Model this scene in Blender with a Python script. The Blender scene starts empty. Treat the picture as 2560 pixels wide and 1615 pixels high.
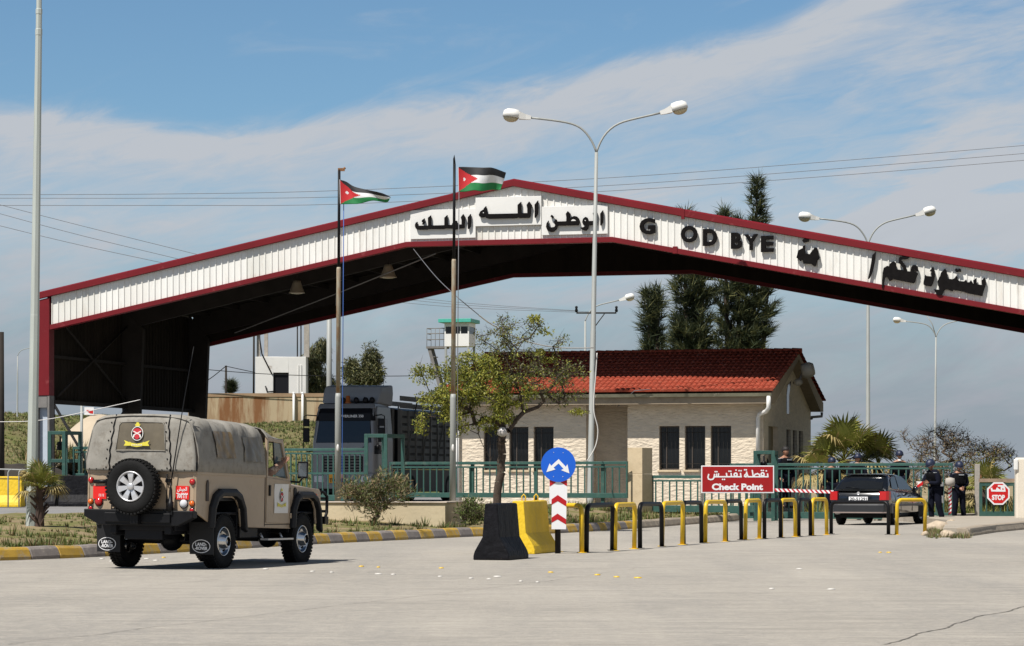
import bpy, bmesh, math, random
from mathutils import Vector, Matrix, Euler, noise as mnoise
R = math.radians
random.seed(7)
sc = bpy.context.scene
# ------------------------------------------------------------------ camera, sky, sun, exposure
F, HY, CH = 6600.0, 1195.0, 1.3          # focal length in photo pixels, horizon row, camera height
cam = bpy.data.cameras.new("camera"); cam_o = bpy.data.objects.new("camera", cam)
sc.collection.objects.link(cam_o); sc.camera = cam_o
cam_o.location = (0, 0, CH); cam_o.rotation_euler = (R(90), 0, 0)
cam.sensor_width = 36; cam.lens = F / 2560 * 36
cam.shift_y = (HY - 807.5) / 2560
cam.clip_end = 9000; cam.clip_start = .5
SUN_AZ, SUN_EL = 42.0, 57.0               # direction the light travels (from +Y towards +X), elevation
sun = bpy.data.lights.new("sun", 'SUN'); sun.energy = 4.9; sun.angle = R(.5); sun.color = (1, .955, .89)
sun_o = bpy.data.objects.new("sun", sun); sc.collection.objects.link(sun_o)
sd = Vector((math.sin(R(SUN_AZ)) * math.cos(R(SUN_EL)), math.cos(R(SUN_AZ)) * math.cos(R(SUN_EL)), -math.sin(R(SUN_EL))))
sun_o.rotation_euler = sd.to_track_quat('-Z', 'Y').to_euler(); sun_o.location = (-30, -20, 60)
sc.view_settings.view_transform = 'Standard'; sc.view_settings.look = 'None'
sc.view_settings.exposure = 0.42; sc.view_settings.gamma = 1

W = bpy.data.worlds.new("World"); sc.world = W; W.use_nodes = True
def world():
    nt = W.node_tree; N = nt.nodes; L = nt.links
    N.clear()
    out = N.new('ShaderNodeOutputWorld'); bg = N.new('ShaderNodeBackground'); L.new(bg.outputs[0], out.inputs[0])
    bg.inputs[1].default_value = .057
    sky = N.new('ShaderNodeTexSky'); sky.sky_type = 'NISHITA'; sky.sun_disc = False
    sky.sun_elevation = R(SUN_EL); sky.sun_rotation = R(180 + SUN_AZ); sky.air_density = 1.0; sky.dust_density = .6; sky.ozone_density = 3.0; sky.altitude = 700
    tc = N.new('ShaderNodeTexCoord')
    sep = N.new('ShaderNodeSeparateXYZ'); L.new(tc.outputs['Generated'], sep.inputs[0])
    def M(op, a, b=None, c=None):
        n = N.new('ShaderNodeMath'); n.operation = op
        for i, v in enumerate((a, b, c)):
            if v is None: continue
            if isinstance(v, (int, float)): n.inputs[i].default_value = v
            else: L.new(v, n.inputs[i])
        return n.outputs[0]
    rad = M('SQRT', M('ADD', M('POWER', sep.outputs[0], 2), M('POWER', sep.outputs[1], 2)))
    ang = M('ARCTAN2', sep.outputs[0], sep.outputs[1])       # azimuth
    e = M('DIVIDE', sep.outputs[2], M('MAXIMUM', rad, .001))   # tan(elevation)
    a = ang
    # upper edge of the cirrus sheet, rising to the right
    fc = N.new('ShaderNodeFloatCurve'); L.new(M('MULTIPLY_ADD', a, 2.4, .5), fc.inputs['Value'])
    cv = fc.mapping.curves[0]
    pts = [(0.0, .145), (.06, .143), (.2, .138), (.34, .143), (.46, .150), (.58, .160), (.70, .171), (.80, .190), (.90, .215), (1, .24)]
    while len(cv.points) > 2: cv.points.remove(cv.points[-1])
    for i, (x, y) in enumerate(pts):
        if i < 2: cv.points[i].location = (x, y * 3)
        else: cv.points.new(x, y * 3)
    fc.mapping.update()
    up = M('DIVIDE', fc.outputs[0], 3)
    def tex(sx, sy, tilt, scale, det, rough, dist, off=0):
        cb = N.new('ShaderNodeCombineXYZ')
        u = M('MULTIPLY', a, sx); v = M('MULTIPLY', M('MULTIPLY_ADD', a, -tilt, e), sy)
        L.new(u, cb.inputs[0]); L.new(v, cb.inputs[1]); cb.inputs[2].default_value = off
        n = N.new('ShaderNodeTexNoise'); n.inputs['Scale'].default_value = scale; n.inputs['Detail'].default_value = det
        n.inputs['Roughness'].default_value = rough; n.inputs['Distortion'].default_value = dist
        L.new(cb.outputs[0], n.inputs[0]); return n.outputs[0]
    def ramp(v, lo, hi, a0=0, a1=1, kind='SMOOTHSTEP'):
        n = N.new('ShaderNodeMapRange'); n.interpolation_type = kind
        L.new(v, n.inputs[0]); n.inputs[1].default_value = lo; n.inputs[2].default_value = hi; n.inputs[3].default_value = a0; n.inputs[4].default_value = a1
        return n.outputs[0]
    n1 = tex(1, 3.0, .28, 14, 9, .62, .8)             # edge wobble
    n2 = tex(1, 4.5, .17, 8, 9, .6, 1.0, 3.3)           # streaks and gaps
    n3 = tex(1, 5, .22, 30, 9, .66, .9, 8.1)             # fine fibres
    dd = M('SUBTRACT', M('MULTIPLY_ADD', M('SUBTRACT', n1, .5), .028, up), e)
    g2 = M('POWER', M('DIVIDE', M('SUBTRACT', M('MULTIPLY_ADD', M('SUBTRACT', n1, .5), .03, e), .104), .016), 2)
    band2 = M('MULTIPLY', M('EXPONENT', M('MULTIPLY', g2, -1)), ramp(a, -.03, .07, 0, 1))
    sheet = ramp(dd, -.004, .011)
    # sheet thins out below its core
    core = ramp(dd, .014, .036, 1, .30)
    gap = ramp(n2, .40, .60)
    body = M('MULTIPLY', sheet, M('MAXIMUM', core, 0))
    body = M('ADD', body, M('MULTIPLY', M('MULTIPLY', sheet, ramp(dd, .02, .045)), M('MULTIPLY', gap, .42)))
    body = M('ADD', body, M('MULTIPLY', band2, M('MULTIPLY_ADD', gap, .5, .35)))
    fib = M('MULTIPLY_ADD', M('SUBTRACT', n3, .5), 1.05, body)
    veil = M('MULTIPLY', ramp(n2, .56, .8), .35)
    dens = M('MULTIPLY', M('MINIMUM', M('MAXIMUM', M('ADD', M('MULTIPLY', fib, sheet), veil), 0), .97), 1.0)
    mix = N.new('ShaderNodeMixRGB'); L.new(dens, mix.inputs[0]); mix.inputs[2].default_value = (6.8, 7.2, 7.8, 1)
    # blue of the clear sky a bit deeper
    tint = N.new('ShaderNodeMixRGB'); tint.blend_type = 'MULTIPLY'; tint.inputs[0].default_value = 1; tint.inputs[2].default_value = (1.0, 1.22, 1.29, 1)
    L.new(sky.outputs[0], tint.inputs[1])
    # the clear sky is deepest overhead
    zen = N.new('ShaderNodeVectorMath'); zen.operation = 'SCALE'; L.new(tint.outputs[0], zen.inputs[0]); L.new(ramp(e, .26, 1.0, 1, .38), zen.inputs['Scale']); L.new(zen.outputs[0], mix.inputs[1])
    # grey low cloud bank towards the horizon
    low = M('MULTIPLY', ramp(M('MULTIPLY_ADD', M('SUBTRACT', n1, .5), .05, e), .02, .105, .9, 0), 1.0)
    mix2 = N.new('ShaderNodeMixRGB'); L.new(low, mix2.inputs[0]); L.new(mix.outputs[0], mix2.inputs[1])
    lc = N.new('ShaderNodeMixRGB'); L.new(ramp(n2, .35, .65), lc.inputs[0]); lc.inputs[1].default_value = (3.75, 4.3, 5.05, 1); lc.inputs[2].default_value = (4.5, 4.85, 5.5, 1)
    L.new(lc.outputs[0], mix2.inputs[2])
    L.new(mix2.outputs[0], bg.inputs[0])
world()

# ------------------------------------------------------------------ helpers
C = sc.collection
def at(px, py, Y): return Vector(((px - 1280) / F * Y, Y, CH - (py - HY) / F * Y))
def gp(px, py, z=0):
    Y = F * (CH - z) / (py - HY); return Vector(((px - 1280) / F * Y, Y, z))
def D2(x, y): return x * 1.0631, y * 1.0631    # overview coordinates to photo pixels

def mat(name, col, rough=.7, metal=0., var=.12, scale=3., bump=0., bscale=60., col2=None, c2lo=.55, c2hi=.7, c2scale=None, spec=.5, coat=0., world_co=False, stretch=None, trans=0.):
    m = bpy.data.materials.new(name); m.use_nodes = True
    nt = m.node_tree; N = nt.nodes; L = nt.links; b = N['Principled BSDF']
    b.inputs['Roughness'].default_value = rough; b.inputs['Metallic'].default_value = metal
    b.inputs['Specular IOR Level'].default_value = spec; b.inputs['Coat Weight'].default_value = coat; b.inputs['Coat Roughness'].default_value = .08
    tc = N.new('ShaderNodeTexCoord'); co = tc.outputs['Object']
    if world_co:
        g = N.new('ShaderNodeNewGeometry'); co = g.outputs['Position']
    if stretch:
        mp = N.new('ShaderNodeMapping'); mp.inputs['Scale'].default_value = stretch; L.new(co, mp.inputs[0]); co = mp.outputs[0]
    n = N.new('ShaderNodeTexNoise'); n.inputs['Scale'].default_value = scale; n.inputs['Detail'].default_value = 6; n.inputs['Roughness'].default_value = .65
    L.new(co, n.inputs[0])
    mr = N.new('ShaderNodeMapRange'); mr.inputs[1].default_value = .28; mr.inputs[2].default_value = .72; L.new(n.outputs[0], mr.inputs[0])
    mx = N.new('ShaderNodeMixRGB'); L.new(mr.outputs[0], mx.inputs[0])
    mx.inputs[1].default_value = tuple(c * (1 - var) for c in col) + (1,); mx.inputs[2].default_value = tuple(min(1, c * (1 + var)) for c in col) + (1,)
    cur = mx.outputs[0]
    if col2:
        n2 = N.new('ShaderNodeTexNoise'); n2.inputs['Scale'].default_value = c2scale or scale * 2.3; n2.inputs['Detail'].default_value = 8; n2.inputs['Roughness'].default_value = .7
        L.new(co, n2.inputs[0])
        r2 = N.new('ShaderNodeMapRange'); r2.inputs[1].default_value = c2lo; r2.inputs[2].default_value = c2hi; L.new(n2.outputs[0], r2.inputs[0])
        m2 = N.new('ShaderNodeMixRGB'); L.new(r2.outputs[0], m2.inputs[0]); L.new(cur, m2.inputs[1]); m2.inputs[2].default_value = tuple(col2) + (1,)
        cur = m2.outputs[0]
    L.new(cur, b.inputs['Base Color'])
    if bump:
        n3 = N.new('ShaderNodeTexNoise'); n3.inputs['Scale'].default_value = bscale; n3.inputs['Detail'].default_value = 5; L.new(co, n3.inputs[0])
        bp = N.new('ShaderNodeBump'); bp.inputs['Strength'].default_value = min(1, bump); bp.inputs['Distance'].default_value = .02 * max(1, bump); L.new(n3.outputs[0], bp.inputs['Height']); L.new(bp.outputs[0], b.inputs['Normal'])
    if trans:
        tr = N.new('ShaderNodeBsdfTranslucent'); L.new(cur, tr.inputs[0]); ms = N.new('ShaderNodeMixShader'); ms.inputs[0].default_value = trans
        L.new(b.outputs[0], ms.inputs[1]); L.new(tr.outputs[0], ms.inputs[2]); L.new(ms.outputs[0], N['Material Output'].inputs[0])
    return m

class MB:
    def __init__(s): s.v = []; s.f = []; s.m = []; s.s = []
    def add(s, vs, fs, mi=0, smooth=False, M=None):
        o = len(s.v)
        for p in vs:
            p = Vector(p)
            s.v.append(M @ p if M else p)
        for f in fs:
            s.f.append([i + o for i in f]); s.m.append(mi); s.s.append(smooth)
        return s
    def box(s, c, d, mi=0, M=None, rz=0):
        x, y, z = d[0] / 2, d[1] / 2, d[2] / 2
        T = Matrix.Translation(c) @ Matrix.Rotation(rz, 4, 'Z')
        if M: T = M @ T
        vs = [(-x, -y, -z), (x, -y, -z), (x, y, -z), (-x, y, -z), (-x, -y, z), (x, -y, z), (x, y, z), (-x, y, z)]
        fs = [(0, 3, 2, 1), (4, 5, 6, 7), (0, 1, 5, 4), (1, 2, 6, 5), (2, 3, 7, 6), (3, 0, 4, 7)]
        return s.add(vs, fs, mi, False, T)
    def bx(s, x0, x1, y0, y1, z0, z1, mi=0, M=None):
        return s.box(((x0 + x1) / 2, (y0 + y1) / 2, (z0 + z1) / 2), (abs(x1 - x0), abs(y1 - y0), abs(z1 - z0)), mi, M)
    def prism(s, pts, ax, a, b, mi=0, M=None, smooth=False):
        n = len(pts)
        def P(p, t):
            if ax == 'x': return (t, p[0], p[1])
            if ax == 'y': return (p[0], t, p[1])
            return (p[0], p[1], t)
        vs = [P(p, a) for p in pts] + [P(p, b) for p in pts]
        o = len(s.f)
        s.add(vs, [list(range(n))[::-1], list(range(n, 2 * n))], mi, False, M)
        s.add(vs, [(i, (i + 1) % n, n + (i + 1) % n, n + i) for i in range(n)], mi, smooth, M)
        return s
    def tube(s, pts, r, n=8, mi=0, M=None, cap=True, smooth=True):
        pts = [Vector(p) for p in pts]; k = len(pts)
        rs = r if isinstance(r, (list, tuple)) else [r] * k
        vs = []; up = None
        for i, p in enumerate(pts):
            t = (pts[min(i + 1, k - 1)] - pts[max(i - 1, 0)])
            if t.length < 1e-9: t = Vector((0, 0, 1))
            t.normalize()
            if up is None: up = Vector((0, 0, 1)) if abs(t.z) < .9 else Vector((1, 0, 0))
            a = t.cross(up)
            if a.length < 1e-6: a = t.orthogonal()
            a.normalize(); b = a.cross(t).normalized(); up = b
            for j in range(n):
                q = 2 * math.pi * j / n
                vs.append(p + (a * math.cos(q) + b * math.sin(q)) * rs[i])
        fs = [(i * n + j, i * n + (j + 1) % n, (i + 1) * n + (j + 1) % n, (i + 1) * n + j) for i in range(k - 1) for j in range(n)]
        s.add(vs, fs, mi, smooth, M)
        if cap: s.add(vs, [list(range(n))[::-1], list(range((k - 1) * n, k * n))], mi, False, M)
        return s
    def lathe(s, prof, M=None, n=20, mi=0, smooth=True, cap=True):   # prof: (radius, height) about local z
        vs = [(r * math.cos(2 * math.pi * j / n), r * math.sin(2 * math.pi * j / n), h) for r, h in prof for j in range(n)]
        k = len(prof)
        fs = [(i * n + j, i * n + (j + 1) % n, (i + 1) * n + (j + 1) % n, (i + 1) * n + j) for i in range(k - 1) for j in range(n)]
        s.add(vs, fs, mi, smooth, M)
        if cap: s.add(vs, [list(range(n))[::-1], list(range((k - 1) * n, k * n))], mi, False, M)
        return s
    def ell(s, c, r, mi=0, n=12, m=8, M=None, fn=None):
        vs = []
        for i in range(m + 1):
            t = math.pi * i / m
            for j in range(n):
                q = 2 * math.pi * j / n
                p = Vector((math.sin(t) * math.cos(q), math.sin(t) * math.sin(q), math.cos(t)))
                if fn: p = fn(p)
                vs.append((c[0] + p.x * r[0], c[1] + p.y * r[1], c[2] + p.z * r[2]))
        fs = [(i * n + j, (i + 1) * n + j, (i + 1) * n + (j + 1) % n, i * n + (j + 1) % n) for i in range(m) for j in range(n)]
        return s.add(vs, fs, mi, True, M)
    def loft(s, rings, mi=0, smooth=True, M=None, cap=True, closed=True):
        n = len(rings[0]); k = len(rings); vs = [p for r in rings for p in r]
        rng = range(n) if closed else range(n - 1)
        fs = [(i * n + j, i * n + (j + 1) % n, (i + 1) * n + (j + 1) % n, (i + 1) * n + j) for i in range(k - 1) for j in rng]
        s.add(vs, fs, mi, smooth, M)
        if cap: s.add(vs, [list(range(n))[::-1], list(range((k - 1) * n, k * n))], mi, False, M)
        return s
    def grid(s, fn, nu, nv, mi=0, smooth=True, M=None):
        vs = [fn(i / nu, j / nv) for j in range(nv + 1) for i in range(nu + 1)]
        fs = [(j * (nu + 1) + i, j * (nu + 1) + i + 1, (j + 1) * (nu + 1) + i + 1, (j + 1) * (nu + 1) + i) for j in range(nv) for i in range(nu)]
        return s.add(vs, fs, mi, smooth, M)
    def build(s, name, mats, parent=None, bevel=0, loc=None, recalc=True, seg=2, ang=35):
        me = bpy.data.meshes.new(name)
        L0 = Vector(loc) if loc is not None else Vector((0, 0, 0))
        me.from_pydata([tuple(p - L0) for p in s.v], [], s.f)
        for i, p in enumerate(me.polygons): p.material_index = s.m[i]; p.use_smooth = s.s[i]
        if recalc:
            bm = bmesh.new(); bm.from_mesh(me)
            bmesh.ops.remove_doubles(bm, verts=bm.verts, dist=1e-5)
            bmesh.ops.recalc_face_normals(bm, faces=bm.faces); bm.to_mesh(me); bm.free()
        for m in (mats if isinstance(mats, (list, tuple)) else [mats]): me.materials.append(m)
        o = bpy.data.objects.new(name, me); C.objects.link(o)
        if parent: o.parent = parent
        o.location = L0
        if bevel:
            b = o.modifiers.new('bevel', 'BEVEL'); b.width = bevel; b.segments = seg; b.limit_method = 'ANGLE'; b.angle_limit = R(ang); b.harden_normals = False
        return o
def tag(o, label, cat, group=None, kind=None):
    o['label'] = label; o['category'] = cat
    if group: o['group'] = group
    if kind: o['kind'] = kind
    return o
def struct(o): o['kind'] = 'structure'; return o
def stuff(o, label, cat): o['label'] = label; o['category'] = cat; o['kind'] = 'stuff'; return o
def thing(name, label, cat, loc=(0, 0, 0), rz=0, group=None, rot=None):
    o = bpy.data.objects.new(name, None); C.objects.link(o); o.empty_display_size = .3
    o.location = loc; o.rotation_euler = rot if rot else (0, 0, rz)
    return tag(o, label, cat, group)
def dup(o, parent=None):
    kids = [c for c in o.children]
    c = o.copy(); C.objects.link(c)
    if parent: c.parent = parent
    for k in kids: dup(k, c)
    return c
def text(mb, body, fit, M=None, ext=.004, mi=0, bold=.0):
    """font outline as real lettering, scaled into fit=(x0,x1,z0,z1) on the local y=0 plane, reading along +x, standing proud towards -y"""
    cu = bpy.data.curves.new('lettering', 'FONT'); cu.body = body; cu.extrude = .5; cu.offset = bold; cu.resolution_u = 4
    o = bpy.data.objects.new('lettering', cu); C.objects.link(o)
    bpy.context.view_layer.update()
    me = bpy.data.meshes.new_from_object(o.evaluated_get(bpy.context.evaluated_depsgraph_get()))
    vs = [v.co.copy() for v in me.vertices]; fs = [list(p.vertices) for p in me.polygons]
    bpy.data.objects.remove(o); bpy.data.curves.remove(cu); bpy.data.meshes.remove(me)
    if not vs: return
    x0 = min(v.x for v in vs); x1 = max(v.x for v in vs); y0 = min(v.y for v in vs); y1 = max(v.y for v in vs)
    out = [(fit[0] + (v.x - x0) / (x1 - x0) * (fit[1] - fit[0]), -ext if v.z > 0 else 0., fit[2] + (v.y - y0) / (y1 - y0) * (fit[3] - fit[2])) for v in vs]
    mb.add(out, fs, mi, False, M)
def stroke(mb, pts, w, y=-.004, mi=0, M=None, cv=None, k=[0]):
    """flat ribbon lettering stroke on the y=const plane; cv maps a point to (x,z)"""
    k[0] = (k[0] + 1) % 9; y = y - k[0] * .0003
    P = [Vector(cv(*p)) if cv else Vector(p) for p in pts]
    for i in range(len(P) - 1):
        a, b = P[i], P[i + 1]; d = (b - a)
        if d.length < 1e-6: continue
        d.normalize(); n = Vector((-d.y, d.x)) * w / 2; e = d * w * .4
        q = [a - e + n, b + e + n, b + e - n, a - e - n]
        mb.add([(p.x, y - .00005 * i, p.y) for p in q], [(0, 1, 2, 3)], mi, False, M)
def smooth01(t): t = max(0, min(1, t)); return t * t * (3 - 2 * t)
def rnd(a, b): return random.uniform(a, b)

# canopy / gatehouse frame: local x along the front, local y into the depth
TH = R(15); cs, sn = math.cos(TH), math.sin(TH); A0 = Vector((-16.5, 93, 0))
def UP(px, D=0.):
    k = (px - 1280) / F; return (93 * k + 16.5 + D * (k * cs - sn)) / (cs + k * sn)
def PW(u, D, z=0): return Vector((A0.x + u * cs + D * sn, A0.y - u * sn + D * cs, z))
def UZ(px, py, D=0.):
    u = UP(px, D); Y = PW(u, D).y; return u, CH + (HY - py) * Y / F
def canopy_root(name, label, cat): return thing(name, label, cat, A0, -TH)
# ------------------------------------------------------------------ materials
M_ = {}
M_['red'] = mat('red_trim_paint', (.145, .008, .012), .5, spec=.25, var=.14, scale=.8, col2=(.27, .07, .07), c2lo=.6, c2hi=.8)
M_['white_sheet'] = mat('white_sheet', (.72, .71, .67), .5, var=.06, scale=.5, col2=(.50, .44, .36), c2lo=.54, c2hi=.82, stretch=(2.5, 2.5, .5))
M_['sheet_b'] = mat('white_sheet_weathered', (.66, .65, .60), .55, var=.07, scale=.6, col2=(.44, .38, .30), c2lo=.52, c2hi=.8, stretch=(2.5, 2.5, .5))
M_['sheet_c'] = mat('white_sheet_dusty', (.69, .675, .63), .55, var=.06, scale=.4, col2=(.5, .45, .38), c2lo=.55, c2hi=.8, stretch=(3, 3, .4))
M_['white'] = mat('white_paint', (.68, .67, .64), .5, var=.04, col2=(.55, .52, .45), c2lo=.62, c2hi=.8)
M_['black_letter'] = mat('black_letter', (.008, .007, .007), .9, var=.3, scale=6, spec=.08)
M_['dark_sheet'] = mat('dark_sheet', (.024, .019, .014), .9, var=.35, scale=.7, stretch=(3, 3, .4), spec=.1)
M_['dark_steel'] = mat('dark_steel', (.03, .025, .021), .8, var=.25, scale=2, spec=.2)
M_['grey_steel'] = mat('grey_steel', (.16, .15, .14), .7, var=.2)
M_['girt_steel'] = mat('girt_steel', (.035, .03, .026), .8, var=.2, spec=.1)
M_['col_grey'] = mat('column_blue_grey', (.42, .47, .54), .6, var=.06)
M_['galv'] = mat('galvanised_steel', (.29, .30, .285), .55, metal=.0, var=.14, scale=2, stretch=(6, 6, .6), col2=(.22, .21, .18), c2lo=.6, c2hi=.8)
M_['green'] = mat('green_gate_paint', (.027, .082, .067), .5, var=.2, scale=4, col2=(.09, .13, .10), c2lo=.55, c2hi=.72, c2scale=5)
M_['green_l'] = mat('faded_green_paint', (.10, .20, .15), .6, var=.2, scale=6)
M_['stone'] = mat('rough_stone', (.64, .55, .43), .9, var=.14, scale=2.5, bump=2.6, bscale=6, world_co=True, stretch=(1, 1, 2.4), spec=.2)
M_['plaster'] = mat('beige_plaster', (.52, .42, .28), .9, var=.12, scale=2, bump=.3, bscale=20, col2=(.35, .27, .17), c2lo=.55, c2hi=.8, spec=.2)
M_['plaster_d'] = mat('brown_plaster', (.28, .19, .11), .9, var=.16, scale=3, bump=.5, bscale=20, spec=.15)
M_['concrete'] = mat('grey_concrete', (.34, .31, .27), .85, var=.2, scale=3, bump=.3, bscale=25)
M_['yellow'] = mat('yellow_paint', (.64, .41, .012), .45, var=.12, scale=3, col2=(.22, .13, .05), c2lo=.60, c2hi=.66, c2scale=9)
M_['yellow_c'] = mat('yellow_concrete_paint', (.68, .45, .012), .6, var=.12, scale=4, bump=.7, bscale=14, col2=(.44, .32, .10), c2lo=.6, c2hi=.74)
M_['black'] = mat('black_paint', (.006, .006, .007), .45, var=.3, scale=5, col2=(.04, .032, .028), c2lo=.66, c2hi=.76, spec=.2)
M_['black_c'] = mat('black_concrete_paint', (.009, .009, .011), .55, var=.5, scale=5, bump=.9, bscale=12, col2=(.06, .05, .04), c2lo=.66, c2hi=.74, c2scale=9, spec=.1)
M_['kerb_y'] = mat('kerb_yellow', (.40, .245, .03), .75, var=.2, scale=3, col2=(.30, .25, .17), c2lo=.5, c2hi=.68, world_co=True, bump=.3)
M_['kerb_g'] = mat('kerb_grey', (.19, .165, .15), .8, var=.25, scale=4, world_co=True, bump=.3, col2=(.33, .29, .24), c2lo=.55, c2hi=.75)
M_['kerb_c'] = mat('kerb_concrete', (.30, .25, .19), .85, var=.2, scale=4, world_co=True, bump=.4, col2=(.2, .16, .12), c2lo=.55, c2hi=.75)
M_['glass'] = mat('dark_glass', (.010, .011, .012), .08, var=.1, spec=.45)
M_['rubber'] = mat('rubber', (.007, .007, .007), .8, var=.3, scale=12, bump=.2, bscale=40, spec=.2)
M_['chrome'] = mat('polished_steel', (.55, .55, .55), .16, metal=1, var=.03)
M_['alloy'] = mat('alloy_silver', (.55, .55, .56), .35, metal=.5, var=.04)
M_['tan'] = mat('tan_army_paint', (.33, .25, .17), .42, var=.06, scale=2, col2=(.24, .18, .12), c2lo=.55, c2hi=.8, coat=.15)
M_['canvas'] = mat('grey_green_canvas', (.245, .232, .205), .92, var=.12, scale=4, bump=.5, bscale=5, col2=(.17, .15, .125), c2lo=.5, c2hi=.72, spec=.15)
M_['canvas_w'] = mat('canvas_window', (.12, .10, .068), .35, var=.25, scale=3)
M_['blk_plastic'] = mat('black_plastic', (.012, .012, .013), .6, var=.2, spec=.3)
M_['tail_red'] = mat('tail_light_red', (.45, .01, .012), .15, var=.1, spec=.7)
M_['amber'] = mat('indicator_amber', (.62, .12, .01), .15, var=.1, spec=.7)
M_['lens_clear'] = mat('clear_lens', (.55, .56, .58), .12, var=.1, spec=.8)
M_['red_plate'] = mat('red_number_plate', (.62, .012, .008), .4, var=.04)
M_['paper'] = mat('white_paper', (.68, .66, .62), .6, var=.05)
M_['gold'] = mat('yellow_gold', (.60, .52, .05), .5, var=.1)
M_['crest_red'] = mat('crest_red', (.45, .02, .03), .5, var=.1)
M_['navy'] = mat('navy_cloth', (.006, .007, .014), .9, var=.25, scale=8, spec=.1)
M_['navy_h'] = mat('navy_helmet', (.010, .016, .042), .5, var=.12)
M_['vest'] = mat('black_vest', (.004, .004, .005), .9, var=.3, scale=10, spec=.1)
M_['skin'] = mat('skin', (.34, .17, .105), .55, var=.08, scale=10)
M_['hair'] = mat('black_hair', (.01, .008, .007), .7, var=.2)
M_['camo'] = mat('brown_camouflage_cloth', (.17, .10, .07), .85, var=.4, scale=18, col2=(.35, .27, .2), c2lo=.52, c2hi=.56, c2scale=14)
M_['sign_blue'] = mat('sign_blue', (.005, .10, .56), .4, var=.02)
M_['sign_red'] = mat('sign_red', (.40, .004, .006), .4, var=.06, scale=5)
M_['stop_red'] = mat('stop_red', (.52, .012, .012), .4, var=.04)
M_['sign_white'] = mat('sign_white', (.74, .74, .75), .45, var=.03)
M_['rust'] = mat('rust', (.20, .09, .035), .85, var=.4, scale=5, col2=(.3, .16, .06), c2lo=.5, c2hi=.65)
M_['bark'] = mat('bark', (.065, .045, .032), .9, var=.4, scale=6, bump=1, bscale=30, stretch=(3, 3, .8))
M_['twig'] = mat('twig', (.12, .085, .06), .9, var=.2)
M_['leaf_y'] = mat('yellow_green_leaf', (.28, .28, .04), .6, var=.3, scale=1.5, trans=.3)
M_['leaf_g'] = mat('green_leaf', (.085, .125, .02), .6, var=.3, scale=1.5, trans=.25)
M_['leaf_b'] = mat('olive_leaf', (.11, .105, .045), .7, var=.3, scale=1.5, trans=.15)
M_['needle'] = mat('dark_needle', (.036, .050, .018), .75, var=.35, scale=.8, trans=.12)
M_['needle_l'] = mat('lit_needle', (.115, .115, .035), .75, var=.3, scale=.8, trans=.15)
M_['palm_g'] = mat('palm_green', (.17, .18, .035), .5, var=.25, scale=2, trans=.2)
M_['palm_d'] = mat('dry_palm', (.30, .235, .09), .7, var=.3, scale=3, trans=.15)
M_['dry'] = mat('dry_weed', (.23, .165, .085), .8, var=.3, scale=2, trans=.1)
M_['grass'] = mat('grass_blade', (.115, .15, .035), .7, var=.35, scale=.6, trans=.2, world_co=True)
M_['flag_red'] = mat('flag_red', (.55, .02, .025), .7, var=.05, trans=.15)
M_['flag_green'] = mat('flag_green', (.012, .20, .055), .7, var=.05, trans=.15)
M_['flag_black'] = mat('flag_black', (.01, .01, .012), .7, var=.05)
M_['flag_white'] = mat('flag_white', (.72, .72, .72), .7, var=.03, trans=.15)
M_['soil'] = mat('dark_soil', (.03, .024, .018), .95, var=.4, scale=2)
M_['rock'] = mat('pale_rock', (.42, .34, .25), .9, var=.25, scale=6, bump=1, bscale=10)
M_['lamp_glass'] = mat('lamp_glass_bowl', (.50, .42, .27), .25, var=.05, spec=.7)
M_['lorry'] = mat('lorry_grey_paint', (.20, .20, .205), .4, var=.04, coat=.3)
M_['lorry_d'] = mat('lorry_dark', (.009, .009, .011), .5, var=.1, spec=.2)
M_['crate'] = mat('trailer_grey', (.20, .19, .17), .75, var=.25, scale=2)
M_['car'] = mat('black_car_paint', (.006, .007, .009), .18, var=.05, coat=1., col2=(.02, .02, .022), c2lo=.55, c2hi=.8)
M_['bumper'] = mat('car_bumper', (.022, .023, .026), .4, var=.1)
M_['blue_rope'] = mat('blue_rope', (.03, .09, .30), .7)
M_['cable'] = mat('power_cable', (.13, .13, .14), .7)
M_['white_wire'] = mat('white_cable', (.6, .58, .55), .6)
M_['teal'] = mat('teal_paint', (.06, .36, .28), .5, var=.08)

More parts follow.
